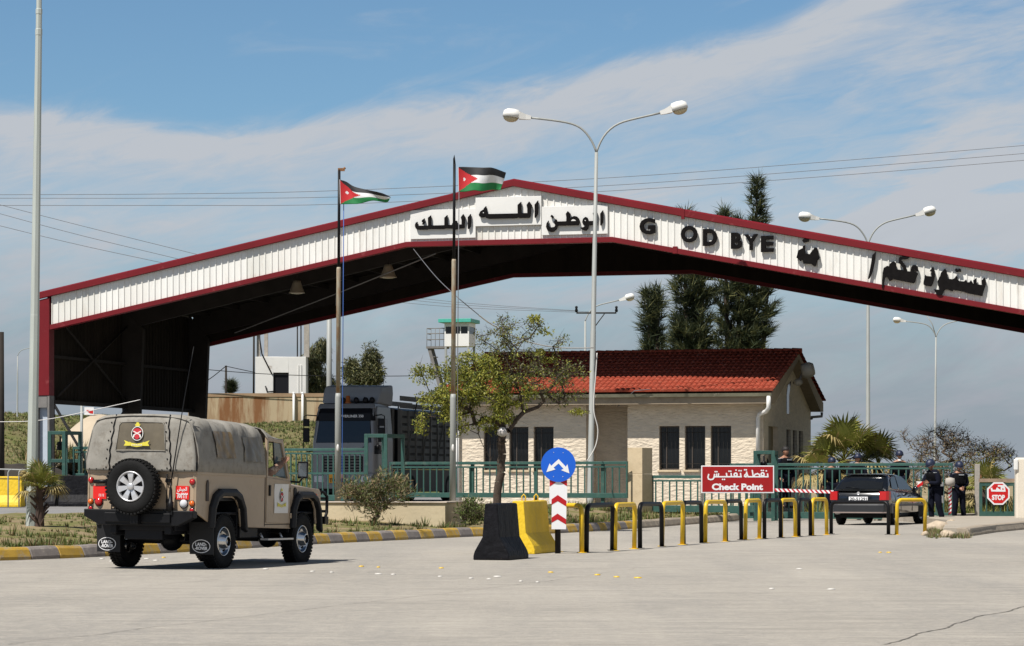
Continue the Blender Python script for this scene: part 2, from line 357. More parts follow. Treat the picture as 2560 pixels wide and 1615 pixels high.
def roof_tile():
    m = mat('red_roof_tiles', (.30, .058, .032), .75, var=.38, scale=5, spec=.2, col2=(.46, .20, .13), c2lo=.56, c2hi=.72, c2scale=7)
    return m
M_['tile'] = roof_tile()
def asphalt():
    m = bpy.data.materials.new('worn_asphalt'); m.use_nodes = True
    nt = m.node_tree; N = nt.nodes; L = nt.links; b = N['Principled BSDF']; b.inputs['Roughness'].default_value = .9; b.inputs['Specular IOR Level'].default_value = .25
    g = N.new('ShaderNodeNewGeometry')
    def nz(sc_, det=6, ro=.65, st=None, rot=0, dist=0):
        co = g.outputs['Position']
        if st:
            mp = N.new('ShaderNodeMapping'); mp.inputs['Scale'].default_value = st; mp.inputs['Rotation'].default_value = (0, 0, rot); L.new(co, mp.inputs[0]); co = mp.outputs[0]
        n = N.new('ShaderNodeTexNoise'); n.inputs['Scale'].default_value = sc_; n.inputs['Detail'].default_value = det; n.inputs['Roughness'].default_value = ro; n.inputs['Distortion'].default_value = dist
        L.new(co, n.inputs[0]); return n.outputs[0]
    def rmp(v, lo, hi, a=0, c=1):
        n = N.new('ShaderNodeMapRange'); L.new(v, n.inputs[0]); n.inputs[1].default_value = lo; n.inputs[2].default_value = hi; n.inputs[3].default_value = a; n.inputs[4].default_value = c; return n.outputs[0]
    def mix(f, a, c, bt='MIX'):
        n = N.new('ShaderNodeMixRGB'); n.blend_type = bt
        for i, v in enumerate((f, a, c)):
            if isinstance(v, tuple): n.inputs[i].default_value = v + (1,)
            elif isinstance(v, float): n.inputs[i].default_value = v
            else: L.new(v, n.inputs[i])
        return n.outputs[0]
    c = mix(rmp(nz(.16, 5, .6), .35, .65), (.32, .295, .258), (.42, .386, .335))
    c = mix(rmp(nz(.5, 6, .7, (1, .12, 1), .5), .44, .66, 0, .8), c, (.255, .243, .225))        # tyre-worn lanes
    c = mix(rmp(nz(7., 8, .9), .46, .66, 0, .8), c, (.52, .47, .40))      # exposed stone
    c = mix(rmp(nz(70., 4, .9), .42, .64, 0, .7), c, (.17, .16, .14))                 # aggregate
    cr = N.new('ShaderNodeMath'); cr.operation = 'ABSOLUTE'
    sb = N.new('ShaderNodeMath'); sb.operation = 'SUBTRACT'; L.new(nz(.11, 5, .62, (1, .5, 1), .7, .6), sb.inputs[0]); sb.inputs[1].default_value = .5; L.new(sb.outputs[0], cr.inputs[0])
    c = mix(rmp(nz(1.6, 8, .75, (.35, 1.6, 1)), .50, .68, 0, .65), c, (.22, .205, .18))
    c = mix(rmp(nz(2.3, 8, .8, (.3, 1.5, 1), .2), .52, .7, 0, .6), c, (.50, .455, .385))
    c = mix(rmp(nz(16., 7, .95), .53, .64, 0, .8), c, (.13, .12, .11))
    L.new(c, b.inputs['Base Color'])
    bp = N.new('ShaderNodeBump'); bp.inputs['Strength'].default_value = .55; bp.inputs['Distance'].default_value = .012; L.new(nz(55., 5, .8), bp.inputs['Height']); L.new(bp.outputs[0], b.inputs['Normal'])
    return m
M_['asphalt'] = asphalt()
M_['ground'] = mat('dry_ground', (.30, .235, .15), .95, var=.2, scale=.08, col2=(.17, .155, .07), c2lo=.45, c2hi=.6, c2scale=.25, world_co=True, spec=.1)
M_['verge'] = mat('verge_soil', (.23, .175, .105), .95, var=.25, scale=.8, col2=(.13, .13, .045), c2lo=.44, c2hi=.58, c2scale=1.3, world_co=True, bump=.6, bscale=12, spec=.1)
M_['yard'] = mat('yard_asphalt', (.20, .195, .19), .9, var=.12, scale=.5, world_co=True, bump=.2)
M_['hill'] = mat('hillside', (.145, .125, .06), .95, var=.25, scale=.12, col2=(.10, .115, .03), c2lo=.42, c2hi=.55, c2scale=.09, world_co=True, spec=.1)
M_['sand'] = mat('pale_sand', (.42, .35, .26), .95, var=.08, scale=.6, bump=.3, bscale=3, spec=.1)

M_['stud_white'] = mat('worn_stud_white', (.50, .48, .44), .6, var=.15)
M_['fairing'] = mat('pale_fairing_paint', (.34, .345, .355), .5, var=.04)
# ------------------------------------------------------------------ ground
o = MB().grid(lambda a, b: (-3000 + 6000 * a, -100 + 6000 * b, -.03), 8, 8).build('ground', M_['ground']); struct(o)
# asphalt road: fine enough for shading, ends behind the gate
o = MB().add([(-60, -20, 0), (60, -20, 0), (60, 150, 0), (-60, 150, 0)], [(0, 1, 2, 3)]).build('road', M_['asphalt']); struct(o)
KL = [(-16, 33.5), (-10.3, 39.2), (-8.04, 41.45), (-7.17, 42.6), (-5.6, 46.6), (-3.84, 51.9), (-2.2, 55.6), (-.88, 58.5), (.4, 60.6), (1.6, 63.2), (3.33, 68.2), (5.4, 75.2), (6.9, 80.2), (7.3, 84)]
def resample(pts, step):
    out = [Vector(pts[0])]; 
    for a, b in zip(pts, pts[1:]):
        a, b = Vector(a), Vector(b); n = max(1, round((b - a).length / step))
        for i in range(1, n + 1): out.append(a + (b - a) * i / n)
    return out
def smoothline(p, it=3):
    for _ in range(it): p = [p[0]] + [(p[i - 1] + p[i] * 2 + p[i + 1]) / 4 for i in range(1, len(p) - 1)] + [p[-1]]
    return p
KP = smoothline(resample(KL, .5), 6)
def kd(x, y):
    """signed distance left of the kerb line"""
    best = 1e9; q = Vector((x, y)); sg = 1
    for a, b in zip(KP[::3], KP[3::3]):
        ab = b - a; t = max(0, min(1, (q - a).dot(ab) / ab.length_squared)); d = (a + ab * t - q).length
        if d < best: best = d; sg = 1 if ab.x * (y - a.y) - ab.y * (x - a.x) > 0 else -1
    return best * sg
def hz(d, x=0, y=0): return .16 + .29 * smooth01((d - .3) / 5.5)
def gz(x, y):
    d = kd(x, y)
    return 0 if d < 0 else hz(d)
def kerb(path, name, pick, w=.30, h=.2):
    mb = MB(); rings = []
    N_ = len(path)
    for i, p in enumerate(path):
        t = (path[min(i + 1, N_ - 1)] - path[max(0, i - 1)]).normalized(); n = Vector((-t.y, t.x))
        jit = rnd(-.008, .008)
        prof = [(0, -.05), (.0, .05), (.05, h - .04), (.09, h - .005), (.13, h), (w, h), (w, -.05)]
        rings.append([Vector((p.x + n.x * a, p.y + n.y * a, b + (jit if b > 0 else 0))) for a, b in prof])
    for i in range(N_ - 1):
        g = .006
        r0 = [a.lerp(b, g) for a, b in zip(rings[i], rings[i + 1])]; r1 = [a.lerp(b, 1 - g) for a, b in zip(rings[i], rings[i + 1])]
        mb.loft([r0, r1], pick(i), False)
    return struct(mb.build(name, [M_['kerb_y'], M_['kerb_g'], M_['kerb_c']], bevel=.012, seg=1))
def pick(i): return (i % 2) if i < 66 else 2
kerb([Vector(p) for p in smoothline(resample(KL, .6), 4)], 'kerb', pick)
# grassy verge behind the kerb
def verge(name, m, dmax, off):
    mb = MB(); P = KP; nd = 40
    vs = []; fs = []
    for i, p in enumerate(P):
        t = (P[min(i + 1, len(P) - 1)] - P[max(0, i - 1)]).normalized(); n = Vector((-t.y, t.x)); s_ = i / len(P)
        dm = dmax(p)
        for j in range(nd + 1):
            d = .29 + (dm - .29) * (j / nd)
            x, y = p.x + n.x * d, p.y + n.y * d
            z = hz(d) + off + .05 * mnoise.noise(Vector((x * .9, y * .9, 0))) * smooth01(d / 1.5) + .02 * mnoise.noise(Vector((x * 4, y * 4, 3))) * smooth01(d)
            vs.append((x, y, z))
    for i in range(len(P) - 1):
        for j in range(nd):
            a = i * (nd + 1) + j; fs.append((a, a + 1, a + nd + 2, a + nd + 1))
    mb.add(vs, fs, 0, True); return struct(mb.build(name, m, recalc=False))
VD = lambda p: 15 if p.y < 52 else 13
verge('verge', M_['verge'], lambda p: 11.5 if p.y < 60 else 9.0, .0)
mb = MB(); vs = []; fs = []; nx, ny = 46, 34
for j in range(ny + 1):
    for i in range(nx + 1):
        x = -60 + 68 * i / nx; y = 40 + 82 * j / ny; d = kd(x, y)
        vs.append((x, y, hz(d) - .045 if d > .8 else -.4))
mb.add(vs, [(j * (nx + 1) + i, j * (nx + 1) + i + 1, (j + 1) * (nx + 1) + i + 1, (j + 1) * (nx + 1) + i) for j in range(ny) for i in range(nx)], 0, True)
struct(mb.build('yard', M_['yard'], recalc=False))
# raised earth behind the sliding gate, on the right
def wild(x, y): return -.25 + .35 * smooth01((y - 83) / 3) + .08 * mnoise.noise(Vector((x * .4, y * .4, 1)))
mb = MB().grid(lambda a, b: (9.5 + 50 * a, 84 + 50 * b, wild(9.5 + 50 * a, 84 + 50 * b) if 0 < b else -.3), 40, 40)
struct(mb.build('grass_bank', M_['hill'], recalc=False))
# hills behind on the left
def hill(x, y):
    t = smooth01((y - 108) / 108)
    w = 1 - smooth01((x + 14) / 22)
    return (5.4 * t * w + .7 * smooth01((-27 - x) / 6) * t + .35 * mnoise.noise(Vector((x * .15, y * .1, 0))) * t * w * 1.5) + .38 * w - .2
mb = MB().grid(lambda a, b: (-130 + 150 * a, 104 + 190 * b, hill(-130 + 150 * a, 104 + 190 * b)), 90, 70)
struct(mb.build('hills', M_['hill'], recalc=False))
# right kerb island (bare concrete kerb, pale pavement)
def island():
    e0 = gp(2425, 1340); pts = [gp(2425, 1341), gp(2490, 1331), gp(2560, 1324), gp(2680, 1308), gp(2900, 1285)]
    P = [Vector((p.x, p.y)) for p in pts]
    kerb(resample(P, .9), 'kerb_right', lambda i: 2, w=.3, h=.19)
    tip = gp(2370, 1316)
    ring = [(p.x + .05, p.y + .28) for p in pts] + [(26, 84), (9.6, 84.2), (11.7, 79), (tip.x, tip.y), (pts[0].x - .4, pts[0].y + 1.2)]
    mb = MB().prism(ring, 'z', -.05, .17, 0)
    struct(mb.build('pavement', mat('pale_pavement', (.33, .29, .235), .9, var=.15, scale=1, world_co=True, bump=.3)))
island()
# broken asphalt patches under the flag side are left to the road material; chips and studs
st = MB(); st.lathe([(.055, .004), (.05, .016), (.0, .02)], n=14, cap=False)
st0 = None
white = [(735, 1345), (780, 1347), (890, 1351), (925, 1352), (1035, 1357), (1108, 1361), (1150, 1363), (1170, 1357), (1225, 1368), (1264, 1370), (625, 1339), (1880, 1339), (1815, 1386), (1955, 1387), (240, 1315), (262, 1321), (318, 1319), (345, 1315), (366, 1319)]
yell = [(850, 1333), (890, 1335), (1038, 1337), (1405, 1353), (1450, 1358), (1500, 1360), (1295, 1347), (385, 1312), (2075, 1216), (2095, 1214)]
for nm, lst, mm in (('white', white, M_['stud_white']), ('yellow', yell, M_['yellow'])):
    s0 = None
    for i, q in enumerate(lst):
        if q[1] < 1300: q = (q[0] - 5, 1300 if nm == 'yellow' else q[1])
        p = gp(*D2(*q)); p.z = 0
        if s0 is None:
            s0 = st.build('road_stud', mm); o = s0
            tag(s0, f'flat {nm} stud glued to the grey road surface, one of a scattered row', 'road stud', f'{nm} studs on the road')
        else: o = s0.copy(); C.objects.link(o)
        o.location = p; o.rotation_euler[2] = rnd(0, 3); k = rnd(.55, 1.0); o.scale = (k, k * .8, 1)
# long cracks and a patch joint in the worn road: thin tar-dark ribbons a few mm proud
def crack(pts, w, seedv):
    random.seed(seedv); mb = MB(); P = resample([tuple(gp(*p).xy) for p in pts], .12); n = len(P); vs = []
    for i, p in enumerate(P):
        t = (P[min(i + 1, n - 1)] - P[max(0, i - 1)]).normalized(); q = Vector((-t.y, t.x))
        c = p + q * (.10 * mnoise.noise(Vector((i * .12, seedv, 0))) + .03 * mnoise.noise(Vector((i * .7, seedv, 4)))); ww = w * (.5 + .8 * abs(mnoise.noise(Vector((i * .35, seedv, 9))))) * .5
        vs += [(c.x + q.x * ww, c.y + q.y * ww, .004), (c.x - q.x * ww, c.y - q.y * ww, .004)]
    mb.add(vs, [(2 * i, 2 * i + 2, 2 * i + 3, 2 * i + 1) for i in range(n - 1)])
    return struct(mb.build('road_crack', mat('crack_%d' % seedv, (.12, .11, .095), .95, var=.3, scale=9, world_co=True), recalc=False))
crack([(20, 1612), (420, 1565), (900, 1508), (1340, 1457), (1600, 1420)], .012, 1)
crack([(2210, 1612), (2290, 1590), (2420, 1550), (2600, 1508)], .028, 2)
crack([(0, 1482), (300, 1470), (560, 1448)], .012, 3)
crack([(700, 1425), (1130, 1405), (1300, 1412), (1700, 1398)], .010, 4)
random.seed(11)
# ------------------------------------------------------------------ canopy
UR = 34.55; UA = 17.15
def ztop(u): return 11.34 - .2012 * abs(u - UA)
def zbot(u):
    if u < 13.4: return 6.55 + (9.17 - 6.55) * (u - .25) / 13.15
    if u > 20.55: return 9.17 - (u - 20.55) * .1965
    return 9.17
def canopy():
    g = canopy_root('gate_canopy', 'long gabled white canopy with red trim and black lettering spanning the road', 'canopy')
    # corrugated fascia, front and back
    def fascia(D0, face, m, nm):
        mb = MB(); pitch = .2275; n = int((UR - .35) / pitch)
        prof = []
        for i in range(n + 1):
            u = .30 + i * pitch + rnd(-.006, .006); prof += [(u, 0), (u + .012, -.03), (u + .047, -.03), (u + .06, 0)]
        prof = [(u, d) for u, d in prof if u < UR - .3]; prof.append((UR - .3, 0))
        extra = []
        for uk in (13.4, 20.55, UA):
            extra.append(uk)
        vs = []; fs = []
        for i, (u, d) in enumerate(prof):
            zt, zb = ztop(u) - .22, zbot(u) + .10
            for t in (0, 1): vs.append((u, D0 + d * face, zb + (zt - zb) * t))
        for i in range(len(prof) - 1):
            fs.append((2 * i, 2 * i + 2, 2 * i + 3, 2 * i + 1))
        random.seed(5); SH = [0 if face < 0 else random.choice((0, 0, 2, 3)) for _ in range(80)]
        mb.add(vs, fs)
        for i in range(len(prof) - 1): mb.m[i] = SH[i // 16]
        n0 = len(vs)
        # plain back skin a few cm behind the ribs
        vs = []; us = [.3, 13.4, UA, 20.55, UR - .3]
        for u in us:
            zt, zb = ztop(u) - .26, zbot(u) + .10
            vs += [(u, D0 + .06 * face, zb), (u, D0 + .06 * face, zt)]
        mb.add(vs, [(2 * i, 2 * i + 2, 2 * i + 3, 2 * i + 1) for i in range(len(us) - 1)], 1)
        return mb.build(nm, [m, M_['dark_sheet'], M_['sheet_b'], M_['sheet_c']], g, recalc=False)
    fascia(0, 1, M_['white_sheet'], 'corrugated_fascia')
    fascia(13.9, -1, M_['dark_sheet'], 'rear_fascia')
    # red trims
    def band(us, f0, f1, y0, y1, nm):
        mb = MB(); rings = []
        for u in us: rings.append([(u, y0, f0(u)), (u, y0, f1(u)), (u, y1, f1(u)), (u, y1, f0(u))])
        mb.loft(rings, 0, False); return mb.build(nm, M_['red'], g, bevel=.01)
    us = [-.32, 3, 6, 9, 12, UA, 22.7, 22.76, 26, 30, UR + .3]
    mb = MB()
    def sec(u): z = ztop(u); return [(u, -.12, z - .27), (u, -.17, z - .25), (u, -.17, z - .06), (u, -.02, z), (u, .35, z + .01), (u, .35, z - .05), (u, -.08, z - .05), (u, -.08, z - .27)]
    mb.loft([sec(u) for u in us], 0, False)
    # rusty joint and torn flashing near the third board
    for uj in (22.9,): mb.bx(uj, uj + .1, -.185, -.1, ztop(uj) - .36, ztop(uj) - .03)
    mb.build('top_trim', M_['red'], g)
    mb = MB()
    ub = [.1, 13.4, 20.55, UR]
    mb.loft([[(u, -.10, zbot(u) - .04), (u, -.10, zbot(u) + .135), (u, .10, zbot(u) + .135), (u, .18, zbot(u) - .04)] for u in ub], 0, False)
    mb.bx(22.6, 22.75, -.12, .02, zbot(22.6) - .07, zbot(22.6) + .17)
    mb.build('bottom_trim', M_['red'], g, bevel=.008)
    mb = MB(); mb.loft([[(u, 13.85, zbot(u) - .05), (u, 13.85, zbot(u) + .12), (u, 14.0, zbot(u) + .12), (u, 14.0, zbot(u) - .05)] for u in ub], 0, False)
    mb.build('rear_bottom_trim', M_['red'], g)
    # roof sheets, gutter line
    mb = MB()
    for a, b in ((-.3, UA), (UA, UR + .3)):
        mb.loft([[(u, -.02, ztop(u) - .06), (u, 14.0, ztop(u) - .06), (u, 14.0, ztop(u) - .10), (u, -.02, ztop(u) - .10)] for u in (a, b)], 0, False)
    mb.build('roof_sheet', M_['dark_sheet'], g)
    # portal frames
    for D in (.35, 6.95, 13.6):
        mb = MB(); w = .11
        for uu, s in ((.14, 1), (UR - .14, -1)):
            z1 = zbot(2 if s > 0 else UR - 2)
            mb.prism([(uu - s * .12, .35), (uu + s * .45, .35), (uu + s * .72, z1), (uu - s * .12, z1 + .9)] if D > 1 else
                     [(uu - s * .34, .35), (uu + s * .08, .35), (uu + s * .08, 4.2), (uu - s * .34, 4.2)], 'y', D - w, D + w)
        # rafters
        for a, b in ((.2, UA), (UA, UR - .2)):
            top = [(a, ztop(a) - .12), (b, ztop(b) - .12)]
            bt = [(b, ztop(b) - .8), (a, ztop(a) - 1.0)]
            mb.prism(top + bt, 'y', D - .09, D + .09)
        mb.build('portal_frame', M_['dark_steel'], g)
    # front columns: red cladding above, blue-grey steel below
    for uu, s in ((-.28, 1), (UR - .28, 1)):
        mb = MB(); mb.prism([(uu, 4.2), (uu + .55, 4.2), (uu + .55, ztop(.3) - .3), (uu, ztop(.3) - .42)], 'y', -.12, .30, 0)
        mb.build('red_column', M_['red'], g, bevel=.015)
        mb = MB(); mb.bx(uu + .02, uu + .54, .10, .16, .38, 4.2); mb.bx(uu + .02, uu + .10, -.1, .3, .38, 4.2, 1); mb.bx(uu + .47, uu + .545, -.1, .3, .38, 4.2, 1); mb.bx(uu + .12, uu + .45, -.09, .09, 3.78, 4.195, 1)
        mb.build('steel_column', [M_['col_grey'], M_['grey_steel']], g)
    # purlins
    mb = MB()
    for i in range(1, 14):
        for s in (-1, 1):
            u = UA + s * i * 1.25; z = ztop(u) - .2
            if .3 < u < UR - .3: mb.bx(u - .04, u + .04, .2, 13.8, z - .1, z + .08)
    mb.build('purlin', M_['dark_steel'], g)
    # side walls: corrugated, with girts and braces
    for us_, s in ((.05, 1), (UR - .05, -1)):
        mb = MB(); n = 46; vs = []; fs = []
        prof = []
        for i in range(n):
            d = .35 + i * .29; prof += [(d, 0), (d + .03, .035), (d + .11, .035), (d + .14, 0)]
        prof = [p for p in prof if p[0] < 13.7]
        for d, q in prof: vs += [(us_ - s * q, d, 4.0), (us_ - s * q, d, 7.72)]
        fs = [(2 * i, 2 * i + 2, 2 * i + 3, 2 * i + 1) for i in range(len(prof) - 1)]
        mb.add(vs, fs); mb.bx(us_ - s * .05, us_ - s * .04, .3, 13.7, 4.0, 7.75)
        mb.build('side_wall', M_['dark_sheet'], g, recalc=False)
        mb = MB()
        mb.bx(us_ + s * .06, us_ + s * .2, .4, 13.6, 3.92, 4.06); mb.bx(us_ + s * .06, us_ + s * .14, .4, 13.6, 5.55, 5.65)
        mb.bx(us_ + s * .04, us_ + s * .1, 13.55, 13.75, .4, 7.0)
        mb.tube([(us_ + s * .22, .6, 4.2), (us_ + s * .22, 6.7, 7.0)], .045, 6); mb.tube([(us_ + s * .22, .6, 7.0), (us_ + s * .22, 6.7, 4.2)], .045, 6)
        mb.build('girt', M_['girt_steel'], g)
        mb = MB(); mb.tube([(us_ + s * .12, .5, 3.9), (us_ + s * .12, 3.6, 1.7)], .055, 6); mb.tube([(us_ + s * .12, 6.8, 3.9), (us_ + s * .12, 3.6, 1.7)], .055, 6)
        mb.tube([(us_ + s * .12, 3.6, 1.95), (us_ + s * .12, 3.6, .4)], .05, 6)
        mb.build('brace', M_['grey_steel'], g)
    # conduit running under the left slope
    mb = MB(); mb.tube([(4.6, 6.7, 6.7), (9.5, 3.8, 7.85), (14.2, .7, 8.95)], .022, 6); mb.tube([(9.6, 3.7, 7.9), (9.6, 3.7, 7.45)], .02, 5)
    mb.build('conduit', M_['grey_steel'], g)
    # boards with Arabic lettering
    def board(x0, x1, y0, y1, crop, polys, holes, D):
        ox, oy, k = crop
        ua, za = UZ(ox + x0 * k, oy + (y0 + y1) / 2 * 0 + oy * 0, -D) if False else UZ(ox + x0 * k, oy + y1[0] * k, -D)
        ub, zb = UZ(ox + x1 * k, oy + y0[1] * k, -D)
        mb = MB(); mb.bx(ua, ub, -D, -.035, za, zb)
        b = mb.build('sign_board', M_['white'], g, bevel=.006)
        for p in polys:
            q = [UZ(ox + x * k, oy + y * k, -D - .1) for x, y in p]
            lm = MB().prism(q, 'y', -D - .11, -D - .03)
            # stand-off pins so the letter is carried by the board
            cx = sum(a for a, _ in q) / len(q); cz = sum(a for _, a in q) / len(q)
            lm.build('lettering', M_['black_letter'], b)
        for p in holes:
            q = [UZ(ox + x * k, oy + y * k, -D - .1) for x, y in p]
            MB().prism(q, 'y', -D - .114, -D - .112).build('lettering_counter', M_['white'], b)
    k = 180 / 2278
    board(75, 2137, (350, 270), (1240, 1180), (1020, 500, k), [
        [(290, 690), (245, 720), (220, 780), (222, 840), (250, 905), (300, 935), (600, 935), (640, 915), (1130, 915), (1180, 895), (1420, 905), (1480, 935), (1540, 930), (1550, 905), (1770, 890), (1790, 640), (1815, 560), (1745, 445), (1670, 545), (1695, 640), (1695, 770), (1560, 775), (1545, 660), (1490, 650), (1400, 740), (1390, 785), (1250, 790), (1240, 475), (1150, 560), (1150, 795), (730, 805), (720, 485), (630, 560), (635, 805), (300, 815)],
        [(520, 580), (440, 640), (435, 690), (470, 720), (435, 770), (470, 775), (520, 720), (520, 660)],
        [(1980, 440), (1890, 545), (1890, 905), (1910, 920), (1975, 830), (1990, 650)]], [], .09)
    board(110, 2190, (190, 120), (1085, 1035), (1180, 480, k), [
        [(440, 445), (370, 520), (370, 545), (265, 610), (215, 710), (230, 770), (300, 805), (380, 790), (400, 775), (450, 820), (530, 845), (1400, 825), (1440, 805), (1500, 820), (1820, 810), (1845, 750), (1860, 520), (1890, 420), (1805, 300), (1725, 410), (1750, 520), (1750, 665), (1555, 665), (1550, 310), (1440, 410), (1445, 675), (510, 695), (480, 660)],
        [(2085, 265), (1980, 400), (1980, 800), (1995, 820), (2075, 700), (2092, 520)]], [[(345, 650), (370, 640), (385, 665), (355, 670)]], .12)
    board(45, 2140, (215, 155), (1115, 1055), (1350, 500, k), [
        [(270, 650), (205, 740), (190, 850), (240, 970), (330, 1010), (430, 1000), (520, 920), (555, 810), (1215, 795), (1250, 690), (1230, 590), (1160, 520), (1080, 505), (990, 540), (925, 590), (945, 480), (965, 440), (875, 350), (815, 440), (835, 540), (830, 670), (545, 680), (520, 620), (490, 600), (440, 690), (480, 800), (455, 850), (370, 865), (290, 845), (262, 790)],
        [(370, 465), (325, 515), (385, 575), (435, 530)],
        [(1440, 530), (1360, 590), (1335, 700), (1370, 790), (1400, 800), (1440, 800), (1400, 850), (1265, 880), (1350, 950), (1450, 970), (1520, 900), (1540, 795), (1790, 790), (1800, 500), (1815, 420), (1750, 330), (1670, 420), (1690, 500), (1690, 660), (1535, 665), (1500, 560)],
        [(1990, 320), (1905, 430), (1905, 790), (1918, 810), (1985, 700), (2000, 560)]],
        [[(980, 665), (1020, 620), (1060, 610), (1110, 625), (1140, 660)], [(1415, 645), (1440, 632), (1450, 660), (1430, 668)]], .09)
    # loose letters on the sheet
    S = .13
    for ch, x0, x1, y0, y1 in (('G', 1598.6, 1638, 544.5, 586), ('O', 1701.6, 1743.4, 563.7, 606.4), ('D', 1757, 1792.6, 571.4, 614.8), ('B', 1827, 1854.8, 581, 622), ('Y', 1860, 1895, 585, 625.6), ('E', 1902, 1934, 589, 630)):
        ua, za = UZ(x0, y1, -S); ub, zb = UZ(x1, y0, -S)
        mb = MB(); text(mb, ch, (ua, ub, za, zb), Matrix.Translation((0, -S + .07, 0)), .08, 0, .045)
        mb.build('letter', M_['black_letter'], g, recalc=False)
    def arab(crop, polys):
        ox, oy, k = crop
        for p in polys:
            q = [UZ(ox + x * k, oy + y * k, -S) for x, y in p]
            MB().prism(q, 'y', -S - .02, -S + .06).build('letter', M_['black_letter'], g)
    arab((1960, 580, 120 / 1823), [[(800, 490), (720, 530), (710, 610), (560, 690), (530, 740), (500, 880), (470, 970), (620, 1100), (700, 1045), (740, 1200), (1040, 1210), (1150, 1310), (1210, 1290), (1260, 1080), (1330, 1040), (1350, 950), (1320, 880), (1280, 640), (1220, 590), (1170, 590), (1000, 800), (990, 840), (830, 820), (800, 700)],
        [(690, 320), (760, 250), (950, 270), (940, 360), (860, 380), (740, 400)]])
    k = 170 / 2152
    arab((2150, 610, k), [[(505, 245), (390, 350), (350, 620), (255, 1110), (310, 1080), (400, 870), (470, 560)],
        [(1050, 545), (950, 620), (920, 700), (860, 690), (750, 760), (720, 900), (700, 1270), (690, 1390), (740, 1370), (790, 1060), (860, 1040), (940, 1180), (1040, 1110), (1700, 1245), (1740, 1200), (1780, 1060), (1840, 930), (1730, 880), (1710, 820), (1845, 870), (1830, 730), (1780, 670), (1700, 660), (1620, 720), (1600, 870), (1495, 860), (1440, 680), (1290, 490), (1500, 480), (1580, 380), (1560, 350), (1360, 370), (1240, 420), (1220, 600), (1330, 700), (1400, 830), (1150, 800), (1140, 640), (1110, 570)]])
    arab((2290, 640, k), [[(545, 330), (430, 480), (480, 490), (490, 645), (330, 630), (290, 590), (235, 850), (240, 905), (300, 940), (480, 960), (530, 880), (600, 640), (590, 480)],
        [(920, 395), (790, 530), (760, 640), (680, 800), (690, 920), (750, 1040), (740, 1070), (560, 1050), (640, 1190), (720, 1250), (820, 1230), (900, 1080), (960, 1050), (1160, 1120), (1180, 1070), (1500, 1130), (1640, 1180), (2100, 1270), (2140, 1100), (2210, 900), (2210, 760), (2175, 680), (2070, 780), (2095, 920), (1920, 890), (1915, 690), (1810, 770), (1820, 890), (1740, 760), (1690, 830), (1620, 830), (1590, 740), (1520, 805), (1330, 785), (1300, 600), (1220, 700), (1170, 735), (1010, 720), (985, 600), (970, 470)],
        [(1270, 380), (1230, 440), (1260, 510), (1340, 500), (1420, 500), (1420, 420), (1370, 390), (1330, 430)]])
    # lamps hanging inside
    for (px, py, D, lb, rad) in ((742, 733, 6.0, 'wide grey bell lamp hanging lower under the left slope of the canopy', .285), (970.5, 694, 4.2, 'grey bell lamp hanging higher under the canopy, right of the first flagpole', .29)):
        u = UP(px, D); z = CH + (HY - py) * PW(u, D).y / F
        l = thing('bell_lamp', lb, 'lamp', PW(u, D, z), group='lamps hanging inside the canopy')
        MB().lathe([(.0, .47), (.13, .46), (.16, .36), (.2, .25), (rad, .02), (rad + .02, 0), (rad, .03), (.15, .34)], n=24, cap=False).build('lamp_shade', mat('lamp_shade_grey', (.34, .28, .2), .5, var=.1), l)
        MB().lathe([(rad - .02, .02), (rad - .1, -.02), (0, -.04)], n=24, cap=False).build('lens', M_['lamp_glass'], l)
        MB().tube([(0, 0, .45), (0, 0, max(.6, ztop(u) - z - .15))], .02, 6).build('rod', M_['dark_steel'], l)
canopy()

